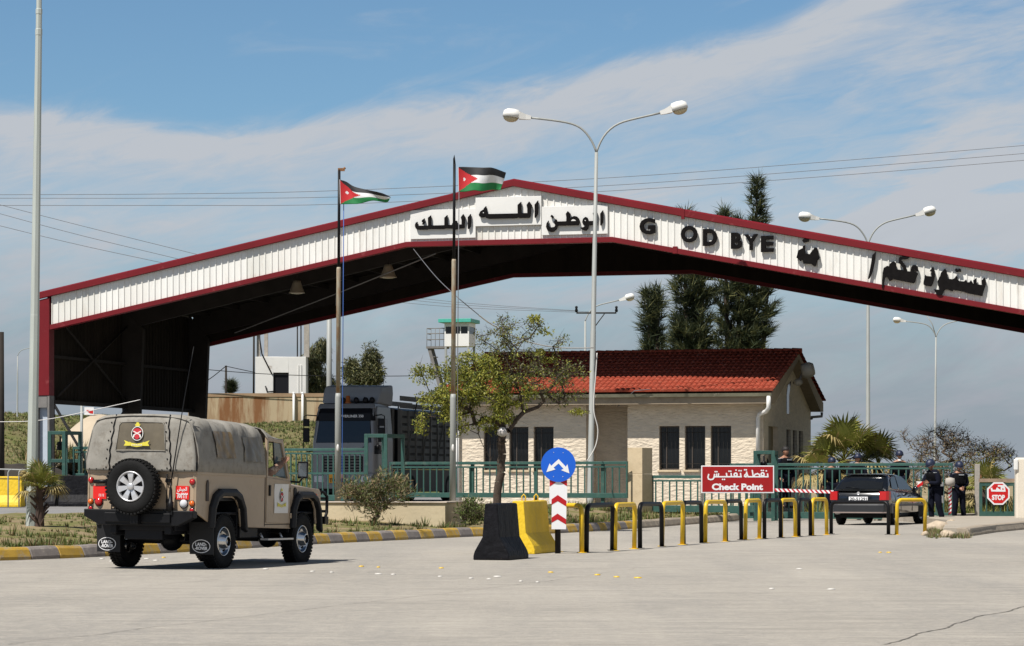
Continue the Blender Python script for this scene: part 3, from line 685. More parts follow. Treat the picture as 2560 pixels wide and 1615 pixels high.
# ------------------------------------------------------------------ gatehouse
def gatehouse():
    UL, UQ = 14.82, 25.39; D0, D1 = 1.2, 11.75; ZE = 4.05; T = .28
    g = canopy_root('gatehouse', 'beige stone gatehouse with red tiled roof standing under the canopy', 'building')
    def wu(px, D=D0): return UP(px, D)
    UC0, UC1 = wu(1465), wu(1569)      # recess
    wins = [(1209, 1248), (1273, 1321), (1334, 1384), (1647.6, 1698.5), (1712, 1763), (1776.6, 1828)]
    ZW0, ZW1 = 1.57, 3.04
    mb = MB(); mp = MB(); bl = .3
    def wallseg(a, b, y0, y1, ops, m=mb, mi=0):
        x = a
        for (p, q) in ops:
            m.bx(x, p, y0, y1, 0, ZE, mi); m.bx(p, q, y0, y1, 0, ZW0, mi); m.bx(p, q, y0, y1, ZW1, ZE, mi); x = q
        m.bx(x, b, y0, y1, 0, ZE, mi)
    W_ = [(wu(a), wu(b)) for a, b in wins]
    wallseg(UL, UC0, D0, D0 + T, W_[:3]); wallseg(UC1, UQ, D0, D0 + T, W_[3:])
    mb.bx(UL, UL + T, D0 + T, D1, 0, ZE)
    # recess walls
    mb.bx(UC0 - T, UC0, D0 + T, D0 + 1.5, 0, ZE - .003, 0); mb.bx(UC1, UC1 + T, D0 + T, D0 + 1.5, 0, ZE - .003, 0); mb.bx(UC0 - T, UC1 + T, D0 + 1.5, D0 + 1.7, 0, ZE - .003, 0)
    # gable wall on the right with door and three slit windows
    def gd(px):   # depth on the gable plane
        k = (px - 1280) / F; return (UQ * (cs + k * sn) - 93 * k - 16.5) / (k * cs - sn)
    dw = [(gd(1921), gd(1945), .3, 3.05), (gd(1966), gd(1978), 1.3, 3.0), (gd(1982), gd(1993), 1.3, 3.0), (gd(1997), gd(2008), 1.3, 3.0)]
    y = D0 + T
    for (a, b, z0, z1) in dw:
        mb.bx(UQ - T, UQ, y, a, 0, ZE, 0); mb.bx(UQ - T, UQ, a, b, 0, z0, 0); mb.bx(UQ - T, UQ, a, b, z1, ZE, 0); y = b
    mb.bx(UQ - T, UQ, y, D1, 0, ZE, 0); mb.bx(UL + T, UQ - T, D1 - T, D1, 0, ZE, 0)
    DM = 6.45; ZR = 5.66
    for u0, u1 in ((UL, UL + T), (UQ - T, UQ)):
        mb.prism([(D0, ZE), (D1, ZE), (DM, ZR - .18)], 'x', u0, u1, 0)
    mb.build('wall', [M_['stone'], M_['plaster_d']], g)
    # windows: dark reveal, frame, glass, bars
    for i, (a, b) in enumerate(W_):
        w = MB(); f = .045
        w.bx(a, b, D0 + .16, D0 + .22, ZW1 - f, ZW1); w.bx(a, b, D0 + .16, D0 + .22, ZW0, ZW0 + f); w.bx(a, a + f, D0 + .16, D0 + .22, ZW0 + f, ZW1 - f); w.bx(b - f, b, D0 + .16, D0 + .22, ZW0 + f, ZW1 - f)
        w.bx(a + .30 * (b - a), a + .30 * (b - a) + .03, D0 + .17, D0 + .21, ZW0 + f, ZW1 - f)
        fr = w.build('window', mat('window_frame', (.07, .055, .045), .5), g)
        MB().bx(a + f, b - f, D0 + .205, D0 + .215, ZW0 + f, ZW1 - f).build('pane', M_['glass'], fr)
        br = MB()
        for j in range(1, 5): x = a + (b - a) * j / 5; br.tube([(x, D0 + .08, ZW0), (x, D0 + .08, ZW1)], .0045, 5)
        br.bx(a, b, D0 + .074, D0 + .086, ZW1 - .22, ZW1 - .2); br.bx(a, b, D0 + .074, D0 + .086, ZW0 + .2, ZW0 + .215)
        br.build('bars', M_['dark_steel'], fr)
        MB().bx(a - .04, b + .04, D0 - .07, D0 + .16, ZW0 - .07, ZW0 - .003).build('sill', M_['plaster'], fr, bevel=.008)
    for (a, b, z0, z1) in dw[1:]:
        w = MB().bx(UQ - .16, UQ - .1, a, b, z0, z1).build('side_window', M_['glass'], g)
        MB().bx(UQ - .05, UQ + .03, a - .02, b + .02, z0 - .06, z0 - .003).build('sill', M_['plaster'], w)
    a, b, z0, z1 = dw[0]
    MB().bx(UQ - .22, UQ - .18, a, b, z0, z1).build('door', mat('ochre_door', (.19, .13, .04), .6), g)
    # dark interior so that panes read as dark rooms
    # roof
    TT = .09
    def roofside(y0, z0, y1, z1, nm):
        n = 13; ncol = 64; m = MB(); U0, U1 = UL - .46, UQ + .46
        L_ = Vector((0, y1 - y0, z1 - z0)); up = Vector((0, -(z1 - z0), (y1 - y0))).normalized()
        if up.z < 0: up = -up
        for r in range(n):
            ta, tb = r / n, (r + 1.12) / n
            pa = Vector((0, y0, z0)) + L_ * ta; pb = Vector((0, y0, z0)) + L_ * min(1, tb)
            vs = []; W2 = (U1 - U0) / ncol
            jz = [rnd(-.006, .006) for _ in range(ncol + 1)]
            prof = []
            for c in range(ncol):
                for q, h in ((0, .0), (.18, .035), (.5, .05), (.78, .03), (.92, .0)):
                    prof.append((U0 + (c + q) * W2, h + jz[c]))
            prof.append((U1, 0))
            k2 = len(prof)
            vs = [pa + Vector((u, 0, 0)) + up * (TT + h + .03) for u, h in prof] + [pb + Vector((u, 0, 0)) + up * (TT + h) for u, h in prof]
            m.add(vs, [(i, i + 1, k2 + i + 1, k2 + i) for i in range(k2 - 1)], 0, False)
            # visible tile butt
            vs2 = [pa + Vector((u, 0, 0)) + up * (TT - .02) for u, h in prof]
            m.add(vs2 + [v for v in vs[:k2]], [(i, i + 1, k2 + i + 1, k2 + i) for i in range(k2 - 1)], 0, False)
        return m.build(nm, M_['tile'], g, recalc=False)
    yE, zE, yB, zB = .45, 4.10, 12.45, 4.10
    roofside(yE, zE, DM, ZR, 'roof'); roofside(yB, zB, DM, ZR, 'rear_roof')
    m = MB()
    for i in range(36):
        u = UL - .46 + (UQ - UL + .92) * i / 36; L2 = (UQ - UL + .92) / 36
        m.lathe([(.11, 0), (.09, L2 * 1.08)], Matrix.Translation((u, DM, ZR + .10)) @ Matrix.Rotation(R(90), 4, 'Y'), 10)
    m.build('ridge_tiles', M_['tile'], g)
    # concrete slab under tiles, fascia, verge boards, soffit
    m = MB()
    t = .16
    m.prism([(yE + .1, zE - .34), (yE + .1, zE - .01), (DM, ZR + .02), (yB - .1, zB - .01), (yB - .1, zB - .34), (yB - .75, zB - .34), (DM, ZR - .18), (yE + .75, zE - .34)], 'x', UL - .36, UL - .003)
    m.prism([(yE + .1, zE - .34), (yE + .1, zE - .01), (DM, ZR + .02), (yB - .1, zB - .01), (yB - .1, zB - .34), (yB - .75, zB - .34), (DM, ZR - .18), (yE + .75, zE - .34)], 'x', UQ + .003, UQ + .38)
    m.bx(UL - .003, UQ + .003, yE + .1, D0 - .003, zE - .34, zE - .05); m.bx(UL - .003, UQ + .003, D1 + .003, yB - .1, zB - .34, zB - .05)
    m.build('eaves', mat('eaves_concrete', (.30, .24, .17), .9, var=.15, scale=1.5, col2=(.18, .14, .1), c2lo=.55, c2hi=.75), g)
    m = MB(); m.prism([(yE - .06, zE + .0), (yE + .09, zE + .0), (yE + .09, zE - .11), (yE - .02, zE - .11)], 'x', UL - .4, UQ + .4)
    m.build('gutter', mat('gutter_metal', (.20, .19, .13), .6, var=.5, scale=1.1, col2=(.5, .46, .36), c2lo=.56, c2hi=.6, c2scale=1.3), g)
    # downpipes
    x = wu(1893, .9); m = MB(); r = .075
    m.tube([(wu(1922, .5), .48, 4.0), (wu(1922, .5), .48, 3.62), (wu(1922, .5) - .1, .6, 3.5), (x + .06, 1.02, 3.42), (x, 1.08, 3.3), (x, 1.08, 1.9)], r, 12, 0); m.tube([(x, 1.08, 1.9), (x, 1.08, .4)], r * .95, 12, 1)
    m.build('downpipe', [M_['white'], M_['galv']], g)
    x = UL + .05; MB().tube([(x, 1.08, 3.7), (x, 1.08, .4)], .06, 10).build('downpipe', M_['white'], g)
    m = MB(); m.tube([(UQ + .3, yB + .05, 3.75), (UQ + .3, yB + .05, 3.6), (UQ - .1, yB - .5, 3.55), (UQ + .05, D1 - .1, 3.5)], .05, 8); m.build('rear_pipe', M_['grey_steel'], g)
    # arched slot in the gable
    MB().prism([(gd(1966), 3.55), (gd(1966), 4.2), (gd(1969), 4.55), (gd(1978), 4.75), (gd(1975), 4.5), (gd(1972), 4.2), (gd(1972), 3.55)], 'x', UQ - .01, UQ + .012).build('gable_slot', M_['glass'], g)
    MB().tube([(wu(1640), .3, ZE + .2), (wu(1600), .3, zE + .1), (UC1 - .3, 1.0, 3.7)], .012, 5).build('cable', M_['cable'], g)
    # floodlight on the verge
    f = thing('floodlight', 'round grey floodlight on an arm fixed below the right roof gable', 'light', tuple(PW(UQ + .62, 5.6, 5.0)), -TH)
    MB().lathe([(.0, 0), (.22, .0), (.27, .08), (.27, .3), (.2, .42), (0, .44)], Matrix.Rotation(R(78), 4, 'Y') @ Matrix.Rotation(R(0), 4, 'X'), 22, cap=False).build('housing', mat('flood_grey', (.36, .33, .27), .6), f)
    MB().tube([(0.05, 0, 0), (-.1, -.1, -.35), (-.3, -.1, -.4)], .05, 8).build('arm', M_['grey_steel'], f)
    MB().ell((-.12, -.12, -.38), (.16, .14, .13)).build('sensor', mat('flood_grey2', (.36, .33, .27), .6), f)
gatehouse()
# ------------------------------------------------------------------ vehicles
def RX(a): return Matrix.Rotation(a, 4, 'X')
def RY(a): return Matrix.Rotation(a, 4, 'Y')
def RZ(a): return Matrix.Rotation(a, 4, 'Z')
def TR(*a): return Matrix.Translation(a)
def tyre_mb(r, w, ri, tread=True, mi=0, n=44):
    """tyre about the local x axis, centred"""
    mb = MB(); M = RY(R(90)); h = w / 2
    prof = [(ri, -h * .75), (ri + .02, -h * .86), (ri + (r - ri) * .5, -h), (r - .035, -h * .93), (r - .012, -h * .80), (r, -h * .6), (r, h * .6), (r - .012, h * .80), (r - .035, h * .93), (ri + (r - ri) * .5, h), (ri + .02, h * .86), (ri, h * .75)]
    mb.lathe(prof, M, n, mi, cap=False)
    if tread:
        for i in range(n):
            a = 2 * math.pi * i / n
            for s in (-1, 1):
                T = RX(a + (0.07 if s > 0 else 0)) @ TR(s * h * .62, 0, r + .002)
                mb.box((0, 0, 0), (h * .5, 2 * math.pi * r / n * .62, .022), mi, T)
            mb.box((0, 0, 0), (h * .36, 2 * math.pi * r / n * .5, .018), mi, RX(a + .035) @ TR(0, 0, r + .001) @ RZ(.5))
    return mb
def crest(mb, M, s, white=True):
    """shield-like emblem: crown, dark oval with a ring, crossed rifles, ribbon. local x right, z up, facing -y. slots: 0 paper/white 1 black 2 red 3 yellow"""
    def disc(cx, cz, rx, rz, y, mi, n=22):
        mb.add([(cx + rx * math.cos(2 * math.pi * i / n), y, cz + rz * math.sin(2 * math.pi * i / n)) for i in range(n)], [list(range(n))], mi, False, M)
    k = s
    disc(0, 0, .215 * k, .235 * k, -.002, 0); disc(0, 0, .19 * k, .21 * k, -.004, 1); disc(0, .07 * k, .15 * k, .10 * k, -.006, 2); disc(0, -.10 * k, .09 * k, .09 * k, -.007, 2)
    for s_ in (-1, 1):
        mb.add([(s_ * a * k, -.009 - (.0006 if s_ > 0 else 0), b * k) for a, b in ((-.15, .06), (-.13, .085), (.13, -.04), (.15, -.13), (.11, -.14), (.08, -.05))], [list(range(6))], 0, False, M)
    # crown
    mb.add([(a * k, -.004, b * k) for a, b in ((-.07, .235), (-.10, .30), (-.05, .29), (-.055, .345), (0, .36), (.055, .345), (.05, .29), (.10, .30), (.07, .235))], [list(range(9))], 3, False, M)
    # ribbon
    mb.add([(a * k, -.004, b * k) for a, b in ((-.26, -.26), (-.2, -.30), (0, -.335), (.2, -.30), (.26, -.26), (.26, -.36), (.2, -.41), (0, -.44), (-.2, -.41), (-.26, -.36))], [list(range(10))], 3, False, M)
    for s_ in (-1, 1):
        mb.add([(s_ * a * k, -.006, b * k) for a, b in ((.23, -.30), (.46, -.22), (.40, -.31), (.46, -.40), (.23, -.40))], [list(range(5))], 3, False, M)
    for i in range(9):
        x = (-.17 + .042 * i) * k; mb.add([(x, -.008, (-.36 - .02 * (i % 2)) * k), (x + .025 * k, -.008, -.35 * k), (x + .02 * k, -.008, -.385 * k), (x, -.008, -.40 * k)], [(0, 1, 2, 3)], 0, False, M)
CRM = lambda: [M_['paper'], M_['black'], M_['crest_red'], M_['gold']]

def jeep():
    g = thing('military_vehicle', 'tan military off-road vehicle with grey canvas top and spare wheel on its tailgate', 'military vehicle', (-4.95, 38.36, 0), 0, rot=(R(-.5), R(.9), R(-19.3)))
    HW = .86; yr = -.98; WB = 2.794; belt = 1.37
    # --- lower body side panels with wheel arches
    def arch(cy, r, n=10, z0=.62):
        return [(cy - r * math.cos(math.pi * i / n), .40 + max(z0 - .40, r * math.sin(math.pi * i / n) * 1.02)) for i in range(n + 1)]
    side = [(yr, .82), (-.50, .66)] + [(y, z) for y, z in [(-.47, .66), (-.44, .88), (-.34, 1.0), (-.2, 1.03), (.2, 1.03), (.34, 1.0), (.46, .88), (.52, .60)]] + [(1.3, .58), (2.28, .56), (2.29, .585)] + [(y, z) for y, z in [(2.33, .60), (2.40, .88), (2.5, .99), (2.62, 1.02), (2.98, 1.02), (3.1, .98), (3.2, .86), (3.24, .62)]] + [(3.40, .66), (3.42, 1.10), (3.36, 1.17), (2.28, 1.225), (2.26, 1.30), (1.33, belt - .02), (yr, belt)]
    b = MB()
    for s in (-1, 1): b.prism(side, 'x', s * (HW - .035), s * HW, 0)
    # tub: rear panel, floor, inner wheel boxes, bonnet, front
    b.bx(-HW + .035, HW - .035, yr, yr + .04, .80, belt, 0)
    b.bx(-HW + .05, HW - .05, yr + .05, 3.3, .78, .82, 1)
    b.prism([(yr + .05, .80), (yr + .05, .55), (3.2, .5), (3.2, .80)], 'x', -.52, .52, 1)
    b.loft([[(-HW + .04, 2.24, 1.215), (-.62, 2.24, 1.29), (0, 2.24, 1.31), (.62, 2.24, 1.29), (HW - .04, 2.24, 1.215)],
            [(-HW + .04, 3.33, 1.155), (-.62, 3.33, 1.20), (0, 3.33, 1.21), (.62, 3.33, 1.20), (HW - .04, 3.33, 1.155)],
            [(-HW + .04, 3.42, 1.10), (-.62, 3.42, 1.12), (0, 3.42, 1.12), (.62, 3.42, 1.12), (HW - .04, 3.42, 1.10)],
            [(-HW + .04, 3.42, .66), (-.62, 3.42, .66), (0, 3.42, .66), (.62, 3.42, .66), (HW - .04, 3.42, .66)]], 0, False, cap=False, closed=False)
    b.bx(-HW + .04, HW - .04, 2.22, 2.26, .8, 1.3, 0)
    b.build('body', [M_['tan'], M_['lorry_d']], g, bevel=.012)
    # body cappings and seams
    c = MB()
    for s in (-1, 1): c.prism([(yr, belt - .015), (yr, belt + .03), (1.33, belt + .01), (1.33, belt - .035)], 'x', s * (HW - .03), s * (HW + .012))
    c.bx(-HW, HW, yr - .012, yr + .03, belt - .01, belt + .03)
    c.build('waist_capping', M_['tan'], g, bevel=.006)
    # doors
    for s in (-1, 1):
        X = s * (HW + .004)
        d = MB(); d.prism([(1.36, .66), (2.22, .64), (2.22, 1.285), (1.36, 1.335)], 'x', X - s * .01, X + s * .012)
        fr = [(1.36, 1.335), (2.22, 1.285), (1.93, 1.90), (1.36, 1.93)]
        fo = [(1.41, 1.36), (2.13, 1.315), (1.88, 1.85), (1.41, 1.88)]
        for i in range(4):
            a, bb, c_, e = fr[i], fr[(i + 1) % 4], fo[(i + 1) % 4], fo[i]
            d.prism([a, bb, c_, e], 'x', X - s * .035 - s * .06 * (0), X + s * .006)
        dd = d.build('door', M_['tan'], g, bevel=.006)
        q = MB(); q.prism([(1.66, 1.38), (1.69, 1.38), (1.62, 1.87), (1.59, 1.87)], 'x', X - s * .02, X - s * .005); q.build('window_bar', M_['black'], dd)
        q = MB(); q.prism([(1.69, 1.36), (2.11, 1.325), (1.87, 1.845), (1.63, 1.86)], 'x', X - s * .02, X - s * .016); q.build('window_pane', mat('side_glass', (.10, .13, .14), .08, spec=.7), dd)
        q = MB(); q.bx(X + s * .012, X + s * .035, 1.42, 1.47, 1.06, 1.22); q.build('handle', M_['black'], dd, bevel=.006)
        q = MB(); q.bx(X + s * .008, X + s * .03, 2.19, 2.25, .72, .80); q.bx(X + s * .008, X + s * .03, 2.19, 2.25, 1.12, 1.18); q.build('hinge', M_['tan'], dd, bevel=.006)
    # seams on the right side
    q = MB()
    for s in (-1, 1):
        X = s * (HW + .0015)
        q.bx(X - .002, X + .002, 1.315, 1.33, .60, 1.33); q.bx(X - .002, X + .002, 2.235, 2.25, .60, 1.25); q.bx(X - .002, X + .002, 1.32, 2.24, .625, .637)
    q.build('door_gap', M_['black'], g)
    # vents and reflectors
    for s in (-1, 1):
        q = MB(); X = s * (HW + .004)
        q.prism([(2.36, 1.0), (2.47, 1.0), (2.47, 1.16), (2.44, 1.19), (2.39, 1.19), (2.36, 1.16)], 'x', X - .006, X + s * .012); q.build('wing_vent', M_['black'], g, bevel=.01)
        q = MB(); q.prism([(-.68, .98), (-.60, .98), (-.60, 1.25), (-.63, 1.28), (-.66, 1.26), (-.68, 1.2)], 'x', X - .006, X + s * .01); q.build('fuel_flap', mat('dark_tan', (.04, .027, .02), .6), g)
        q = MB(); q.ell((X, 3.22, 1.07), (.02, .035, .03)); q.build('side_repeater', M_['amber'], g)
    # wheel-arch eyebrows
    for cy, r in ((0, .0), (WB, .0)):
        for s in (-1, 1):
            q = MB()
            inn = [(-.50, .60), (-.46, .86), (-.37, .99), (-.22, 1.05), (.20, 1.05), (.36, .99), (.47, .86), (.53, .56)]
            out = [(-.60, .60), (-.57, .90), (-.45, 1.08), (-.27, 1.16), (.25, 1.16), (.44, 1.08), (.57, .90), (.64, .52)]
            vs = []; 
            if cy > 1: inn = [(a * .93, z - .02) for a, z in inn]; out = [(a * .93, z - .03) for a, z in out]
            rings = []
            for (a, z), (a2, z2) in zip(inn, out):
                rings.append([(s * (HW - .02), cy + a, z), (s * (HW + .075), cy + a, z), (s * (HW + .085), cy + (a + a2) / 2, (z + z2) / 2), (s * (HW + .05), cy + a2, z2), (s * (HW - .005), cy + a2, z2)])
            q.loft(rings, 0, False); q.build('wheel_arch', M_['blk_plastic'], g, bevel=.012)
    # black wheel wells
    q = MB()
    for cy in (0, WB):
        for s in (-1, 1): q.bx(s * .46, s * (HW - .045), cy - .5, cy + .5, .98, 1.04); q.bx(s * .44, s * .46, cy - .5, cy + .5, .4, 1.04); q.bx(s * .46, s * (HW - .045), cy + .47, cy + .49, .45, .98); q.bx(s * .46, s * (HW - .045), cy - .49, cy - .47, .50, .98)
    # chassis, axles, exhaust
    q.bx(-.48, -.38, yr - .02, 3.4, .50, .66); q.bx(.38, .48, yr - .02, 3.4, .50, .66)
    q.tube([(-.7, 0, .40), (.7, 0, .40)], .06, 10); q.tube([(-.7, WB, .40), (.7, WB, .40)], .06, 10); q.ell((.0, 0, .40), (.17, .17, .16)); q.ell((.25, WB, .40), (.15, .16, .15))
    q.bx(-.3, .3, -.9, -.35, .42, .7); q.tube([(-.45, -.95, .5), (-.45, .6, .5), (-.2, 1.4, .5)], .035, 8)
    q.bx(.40, .80, .60, 1.22, .44, .62); q.bx(-.3, .5, 1.2, 2.2, .42, .7)
    q.build('chassis', M_['lorry_d'], g, bevel=.01)
    # rear crossmember, bumper corners, hitch
    q = MB(); q.prism([(-HW, .84), (HW, .84), (HW, .74), (.62, .62), (-.62, .62), (-HW, .74)], 'y', yr - .10, yr + .05); q.bx(-.52, .52, yr - .13, yr - .1, .66, .80)
    q.bx(-.06, .06, yr - .22, yr - .1, .64, .78); q.build('rear_bumper', M_['black'], g, bevel=.012)
    q = MB(); q.lathe([(.0, .0), (.05, .0), (.05, .05), (.028, .06), (.028, .12), (.05, .13), (.0, .15)], TR(0, yr - .2, .76), 12); q.build('tow_hitch', M_['black'], g)
    q = MB(); q.bx(-.80, .88, 3.55, 3.70, .62, .74); q.bx(.30, .40, 3.35, 3.56, .60, .74); q.bx(-.40, -.30, 3.35, 3.56, .60, .74); q.build('front_bumper', M_['black'], g, bevel=.01)
    q = MB(); 
    for s in (-1, 1): q.tube([(s * .78, 3.55, 1.13), (s * .78, 3.72, 1.12), (s * .80, 3.80, 1.05), (s * .80, 3.80, .80), (s * .80, 3.74, .72), (s * .78, 3.6, .70)], .025, 10)
    q.tube([(-.80, 3.80, 1.02), (.80, 3.80, 1.02)], .022, 8); q.tube([(-.80, 3.80, .82), (.80, 3.80, .82)], .022, 8)
    q.build('bull_bar', M_['black'], g)
    q = MB(); q.bx(HW - .04, HW + .09, 1.28, 2.2, .40, .425); q.tube([(HW - .1, 1.4, .5), (HW - .05, 1.4, .41)], .015, 6); q.tube([(HW - .1, 2.1, .5), (HW - .05, 2.1, .41)], .015, 6); q.build('side_step', M_['alloy'], g)
    # wheels
    for (x, y) in ((-.743, 0), (.743, 0), (-.743, WB), (.743, WB)):
        s = 1 if x > 0 else -1
        w = thing('wheel', '', ''); del w['label']; del w['category']; w.parent = g; w.location = (x, y, .398)
        if s < 0: w.rotation_euler = (0, 0, math.pi)
        tyre_mb(.395, .225, .215).build('tyre', M_['rubber'], w)
        r = MB(); r.lathe([(.215, -.08), (.215, .085), (.205, .10), (.195, .085), (.185, .05), (.14, .035)], RY(R(90)), 32, cap=False)
        r.lathe([(.14, .035), (.12, .075), (.085, .15), (.072, .165), (.068, .12), (.0, .10)], RY(R(90)), 32, 0, cap=False)
        r.build('rim', M_['chrome'], w, recalc=False)
        h = MB(); h.lathe([(.064, .165), (.060, .10), (.0, .095)], RY(R(90)), 20, cap=False)
        for i in range(5):
            a = 2 * math.pi * i / 5 + .4; h.ell((.052, .155 * math.cos(a), .155 * math.sin(a)), (.012, .022, .022), n=8, m=6)
        h.build('hub_cap', M_['black'], w)
    # mudflaps with lettering
    for s in (-1, 1):
        q = MB(); q.prism([(s * .74 - .19, .68), (s * .74 + .19, .68), (s * .74 + .20, .22), (s * .74 - .17, .22)], 'y', -.565, -.55)
        m_ = q.build('mudflap', M_['blk_plastic'], g)
        t = MB(); cx, cz = s * .75, .335
        n = 40; vs = []
        for i in range(n):
            a = 2 * math.pi * i / n; vs += [(cx + .142 * math.cos(a), -.568, cz + .095 * math.sin(a)), (cx + .132 * math.cos(a), -.568, cz + .086 * math.sin(a))]
        t.add(vs, [(2 * i, 2 * ((i + 1) % n), 2 * ((i + 1) % n) + 1, 2 * i + 1) for i in range(n)])
        text(t, 'LAND-', (cx - .092, cx + .085, cz + .005, cz + .052), TR(0, -.566, 0), .003, 0, .03)
        text(t, '-ROVER', (cx - .10, cx + .10, cz - .052, cz - .005), TR(0, -.566, 0), .003, 0, .03)
        t.build('lettering', M_['sign_white'], m_, recalc=False)
    # rear lamps
    def lamp(x, z, r, m, nm, d=.045):
        q = MB(); q.lathe([(0, d), (r * .7, d * .85), (r, d * .25), (r, 0)], TR(x, yr, z) @ RX(R(90)), 18, cap=False); o = q.build(nm, m, g)
        q = MB(); q.lathe([(r * 1.1, 0), (r * 1.1, .012), (r, .014)], TR(x, yr, z) @ RX(R(90)), 18); q.build('bezel', M_['blk_plastic'], o)
    for s in (-1, 1):
        lamp(s * .80, 1.25, .042, M_['tail_red'], 'marker_lamp'); lamp(s * .80, .945, .042, M_['amber'], 'indicator_lamp'); lamp(s * .80, .85, .036, M_['tail_red'], 'reflector', .02)
    lamp(-.67, .945, .062, M_['tail_red'], 'brake_lamp'); lamp(.67, .94, .062, M_['lens_clear'], 'reversing_lamp')
    q = MB(); q.tube([(-.74, yr - .03, 1.23), (-.52, yr - .03, 1.235)], .028, 8); q.build('plate_light', M_['black'], g)
    # red number plates
    for x0, x1, z0, z1, full in ((-.76, -.55, .985, 1.17, 0), (.545, .755, 1.0, 1.19, 1)):
        q = MB(); q.bx(x0, x1, yr - .018, yr - .006, z0, z1); p = q.build('number_plate', M_['red_plate'], g)
        t = MB()
        if full:
            text(t, '\uFEB6\uFEF4\uFEA0\uFEDF\uFE8D', (x0 + .03, x1 - .03, z0 + .105, z1 - .015), TR(0, yr - .02, 0), .003, 0, .015)
            for i, ch in enumerate('65222'):
                xa = x0 + .022 + i * .035; S = lambda pts: stroke(t, pts, .010, yr - .022, 0)
                if ch == '6': S([(xa, z0 + .085), (xa + .024, z0 + .085)]); S([(xa + .022, z0 + .085), (xa + .017, z0 + .02)])
                elif ch == '5': S([(xa + .012 + .012 * math.cos(a * .785), z0 + .052 + .026 * math.sin(a * .785)) for a in range(9)])
                else: S([(xa + .004, z0 + .088), (xa + .004, z0 + .07), (xa + .024, z0 + .07), (xa + .024, z0 + .088)]); S([(xa + .004, z0 + .085), (xa + .008, z0 + .02)])
        else:
            for i in range(4): stroke(t, [(x0 + .10 + i * .024, z0 + .07), (x0 + .10 + i * .024, z0 + .035)], .006, yr - .022, 0)
        t.build('lettering', M_['sign_white'], p, recalc=False)
    # tailgate door seams, hinges, catches
    q = MB()
    for x in (-.47, .40): q.bx(x - .006, x + .006, yr - .006, yr + .002, .82, belt - .02)
    q.bx(-.47, .40, yr - .006, yr + .002, .845, .855)
    q.build('tailgate_gap', M_['black'], g)
    q = MB()
    for z in (1.24, .95): q.bx(.40, .47, yr - .03, yr, z, z + .05)
    for x in (-.5, .42): q.tube([(x, yr - .03, belt - .02), (x - .02, yr - .05, belt - .12), (x + .03, yr - .04, belt - .17)], .008, 5)
    q.build('catch', M_['black'], g)
    # spare wheel on carrier
    sw = MB()
    SX, SZ = -.03, 1.17
    w = thing('spare_wheel', '', ''); del w['label']; del w['category']; w.parent = g; w.location = (SX, yr - .20, SZ); w.rotation_euler = (0, 0, R(-90))
    tyre_mb(.385, .22, .215).build('tyre', M_['rubber'], w)
    r = MB(); r.lathe([(.215, -.06), (.218, .085), (.208, .105), (.195, .09), (.19, .02)], RY(R(90)), 40, cap=False)
    for i in range(7):
        a = 2 * math.pi * i / 7 + math.pi / 2
        T = RX(a - math.pi / 2)
        r.loft([[(.075, -.024, .05), (.075, .024, .05), (.05, .024, .05), (.05, -.024, .05)], [(.088, -.036, .13), (.088, .036, .13), (.05, .036, .13), (.05, -.036, .13)], [(.088, -.048, .198), (.088, .048, .198), (.05, .048, .198), (.05, -.048, .198)]], 0, False, T)
    r.lathe([(.050, .04), (.048, .095), (.04, .102), (0, .104)], RY(R(90)), 20, cap=False)
    r.build('rim', M_['alloy'], w)
    MB().lathe([(.20, .03), (.0, .025)], RY(R(90)), 30, cap=False).build('rim_back', M_['black'], w, recalc=False)
    q = MB(); q.bx(-.2, .14, yr - .14, yr - .03, 1.02, 1.3); q.build('spare_carrier', M_['black'], g)
    # --- canvas top
    rings = []; ny = 26
    def top(t):   # roof height along y
        y = yr + (1.95 - yr) * t
        z = 2.16 - .05 * t - .19 * smooth01((t - .72) / .28) ; return y, z
    def WRK(y, z):
        return .034 * mnoise.noise(Vector((y * 3.4, z * 2.2 - y * 3, 0))) + .022 * abs(mnoise.noise(Vector((y * 5 + z * 5, z * 1.5 - y * 1.2, 5)))) ** .8 + .008 * mnoise.noise(Vector((y * 14, z * 9 - y * 12, 7))) - .006
    def FOLD(y, k):
        s_ = y * 5.2 + 2.2 * mnoise.noise(Vector((y * 1.3, 0, 3))) - k * 2.6
        return .042 * (abs(math.sin(s_)) ** .6 - .6) * max(0, 1 - abs(k - .55) * 1.5)
    def csec(t, k=1.0):
        y, z = top(t); low = belt + .02 - (.03 * t)
        if t > .79: low = 1.93 - .02
        pts = []
        sag = .012 * math.sin(t * math.pi * 7)
        half = [(HW + .012, low), (HW + .004, low + (z - low) * .25), (HW - .02, low + (z - low) * .5), (HW - .05, low + (z - low) * .72), (HW - .085, z - .13), (HW - .14, z - .055), (HW - .27, z - .012), (HW - .5, z + .018 - sag), (HW - .7, z + .028 - sag)]
        if t > .79: half = [(HW + .004, low), (HW - .01, low + (z - low) * .2), (HW - .03, low + (z - low) * .4), (HW - .06, low + (z - low) * .6), (HW - .10, z - .03), (HW - .18, z - .01), (HW - .30, z - .0), (HW - .5, z + .01), (HW - .7, z + .012)]
        for i, (x, zz) in enumerate(half):
            wr = WRK(y, zz)
            f = 1 if 0 < i < 7 else .2
            fo = FOLD(y, i / 8) if t < .79 else 0
            pts.append((x + wr * f + fo * (i < 7), y, zz + (wr * .8 + fo * .7 if i > 3 else 0)))
        l = [(-x + .015 * mnoise.noise(Vector((y * 4, zz * 3, 9))), yy, zz) for x, yy, zz in pts]
        return pts + l[::-1]
    cm = MB(); secs = [csec(i / ny) for i in range(ny + 1)]
    i0 = int(.79 * ny)
    cm.loft([csec(i * .79 / 70) for i in range(71)], 0, True, cap=False, closed=False)
    cm.loft([csec(.795 + i * .205 / 8) for i in range(9)], 0, True, cap=False, closed=False)
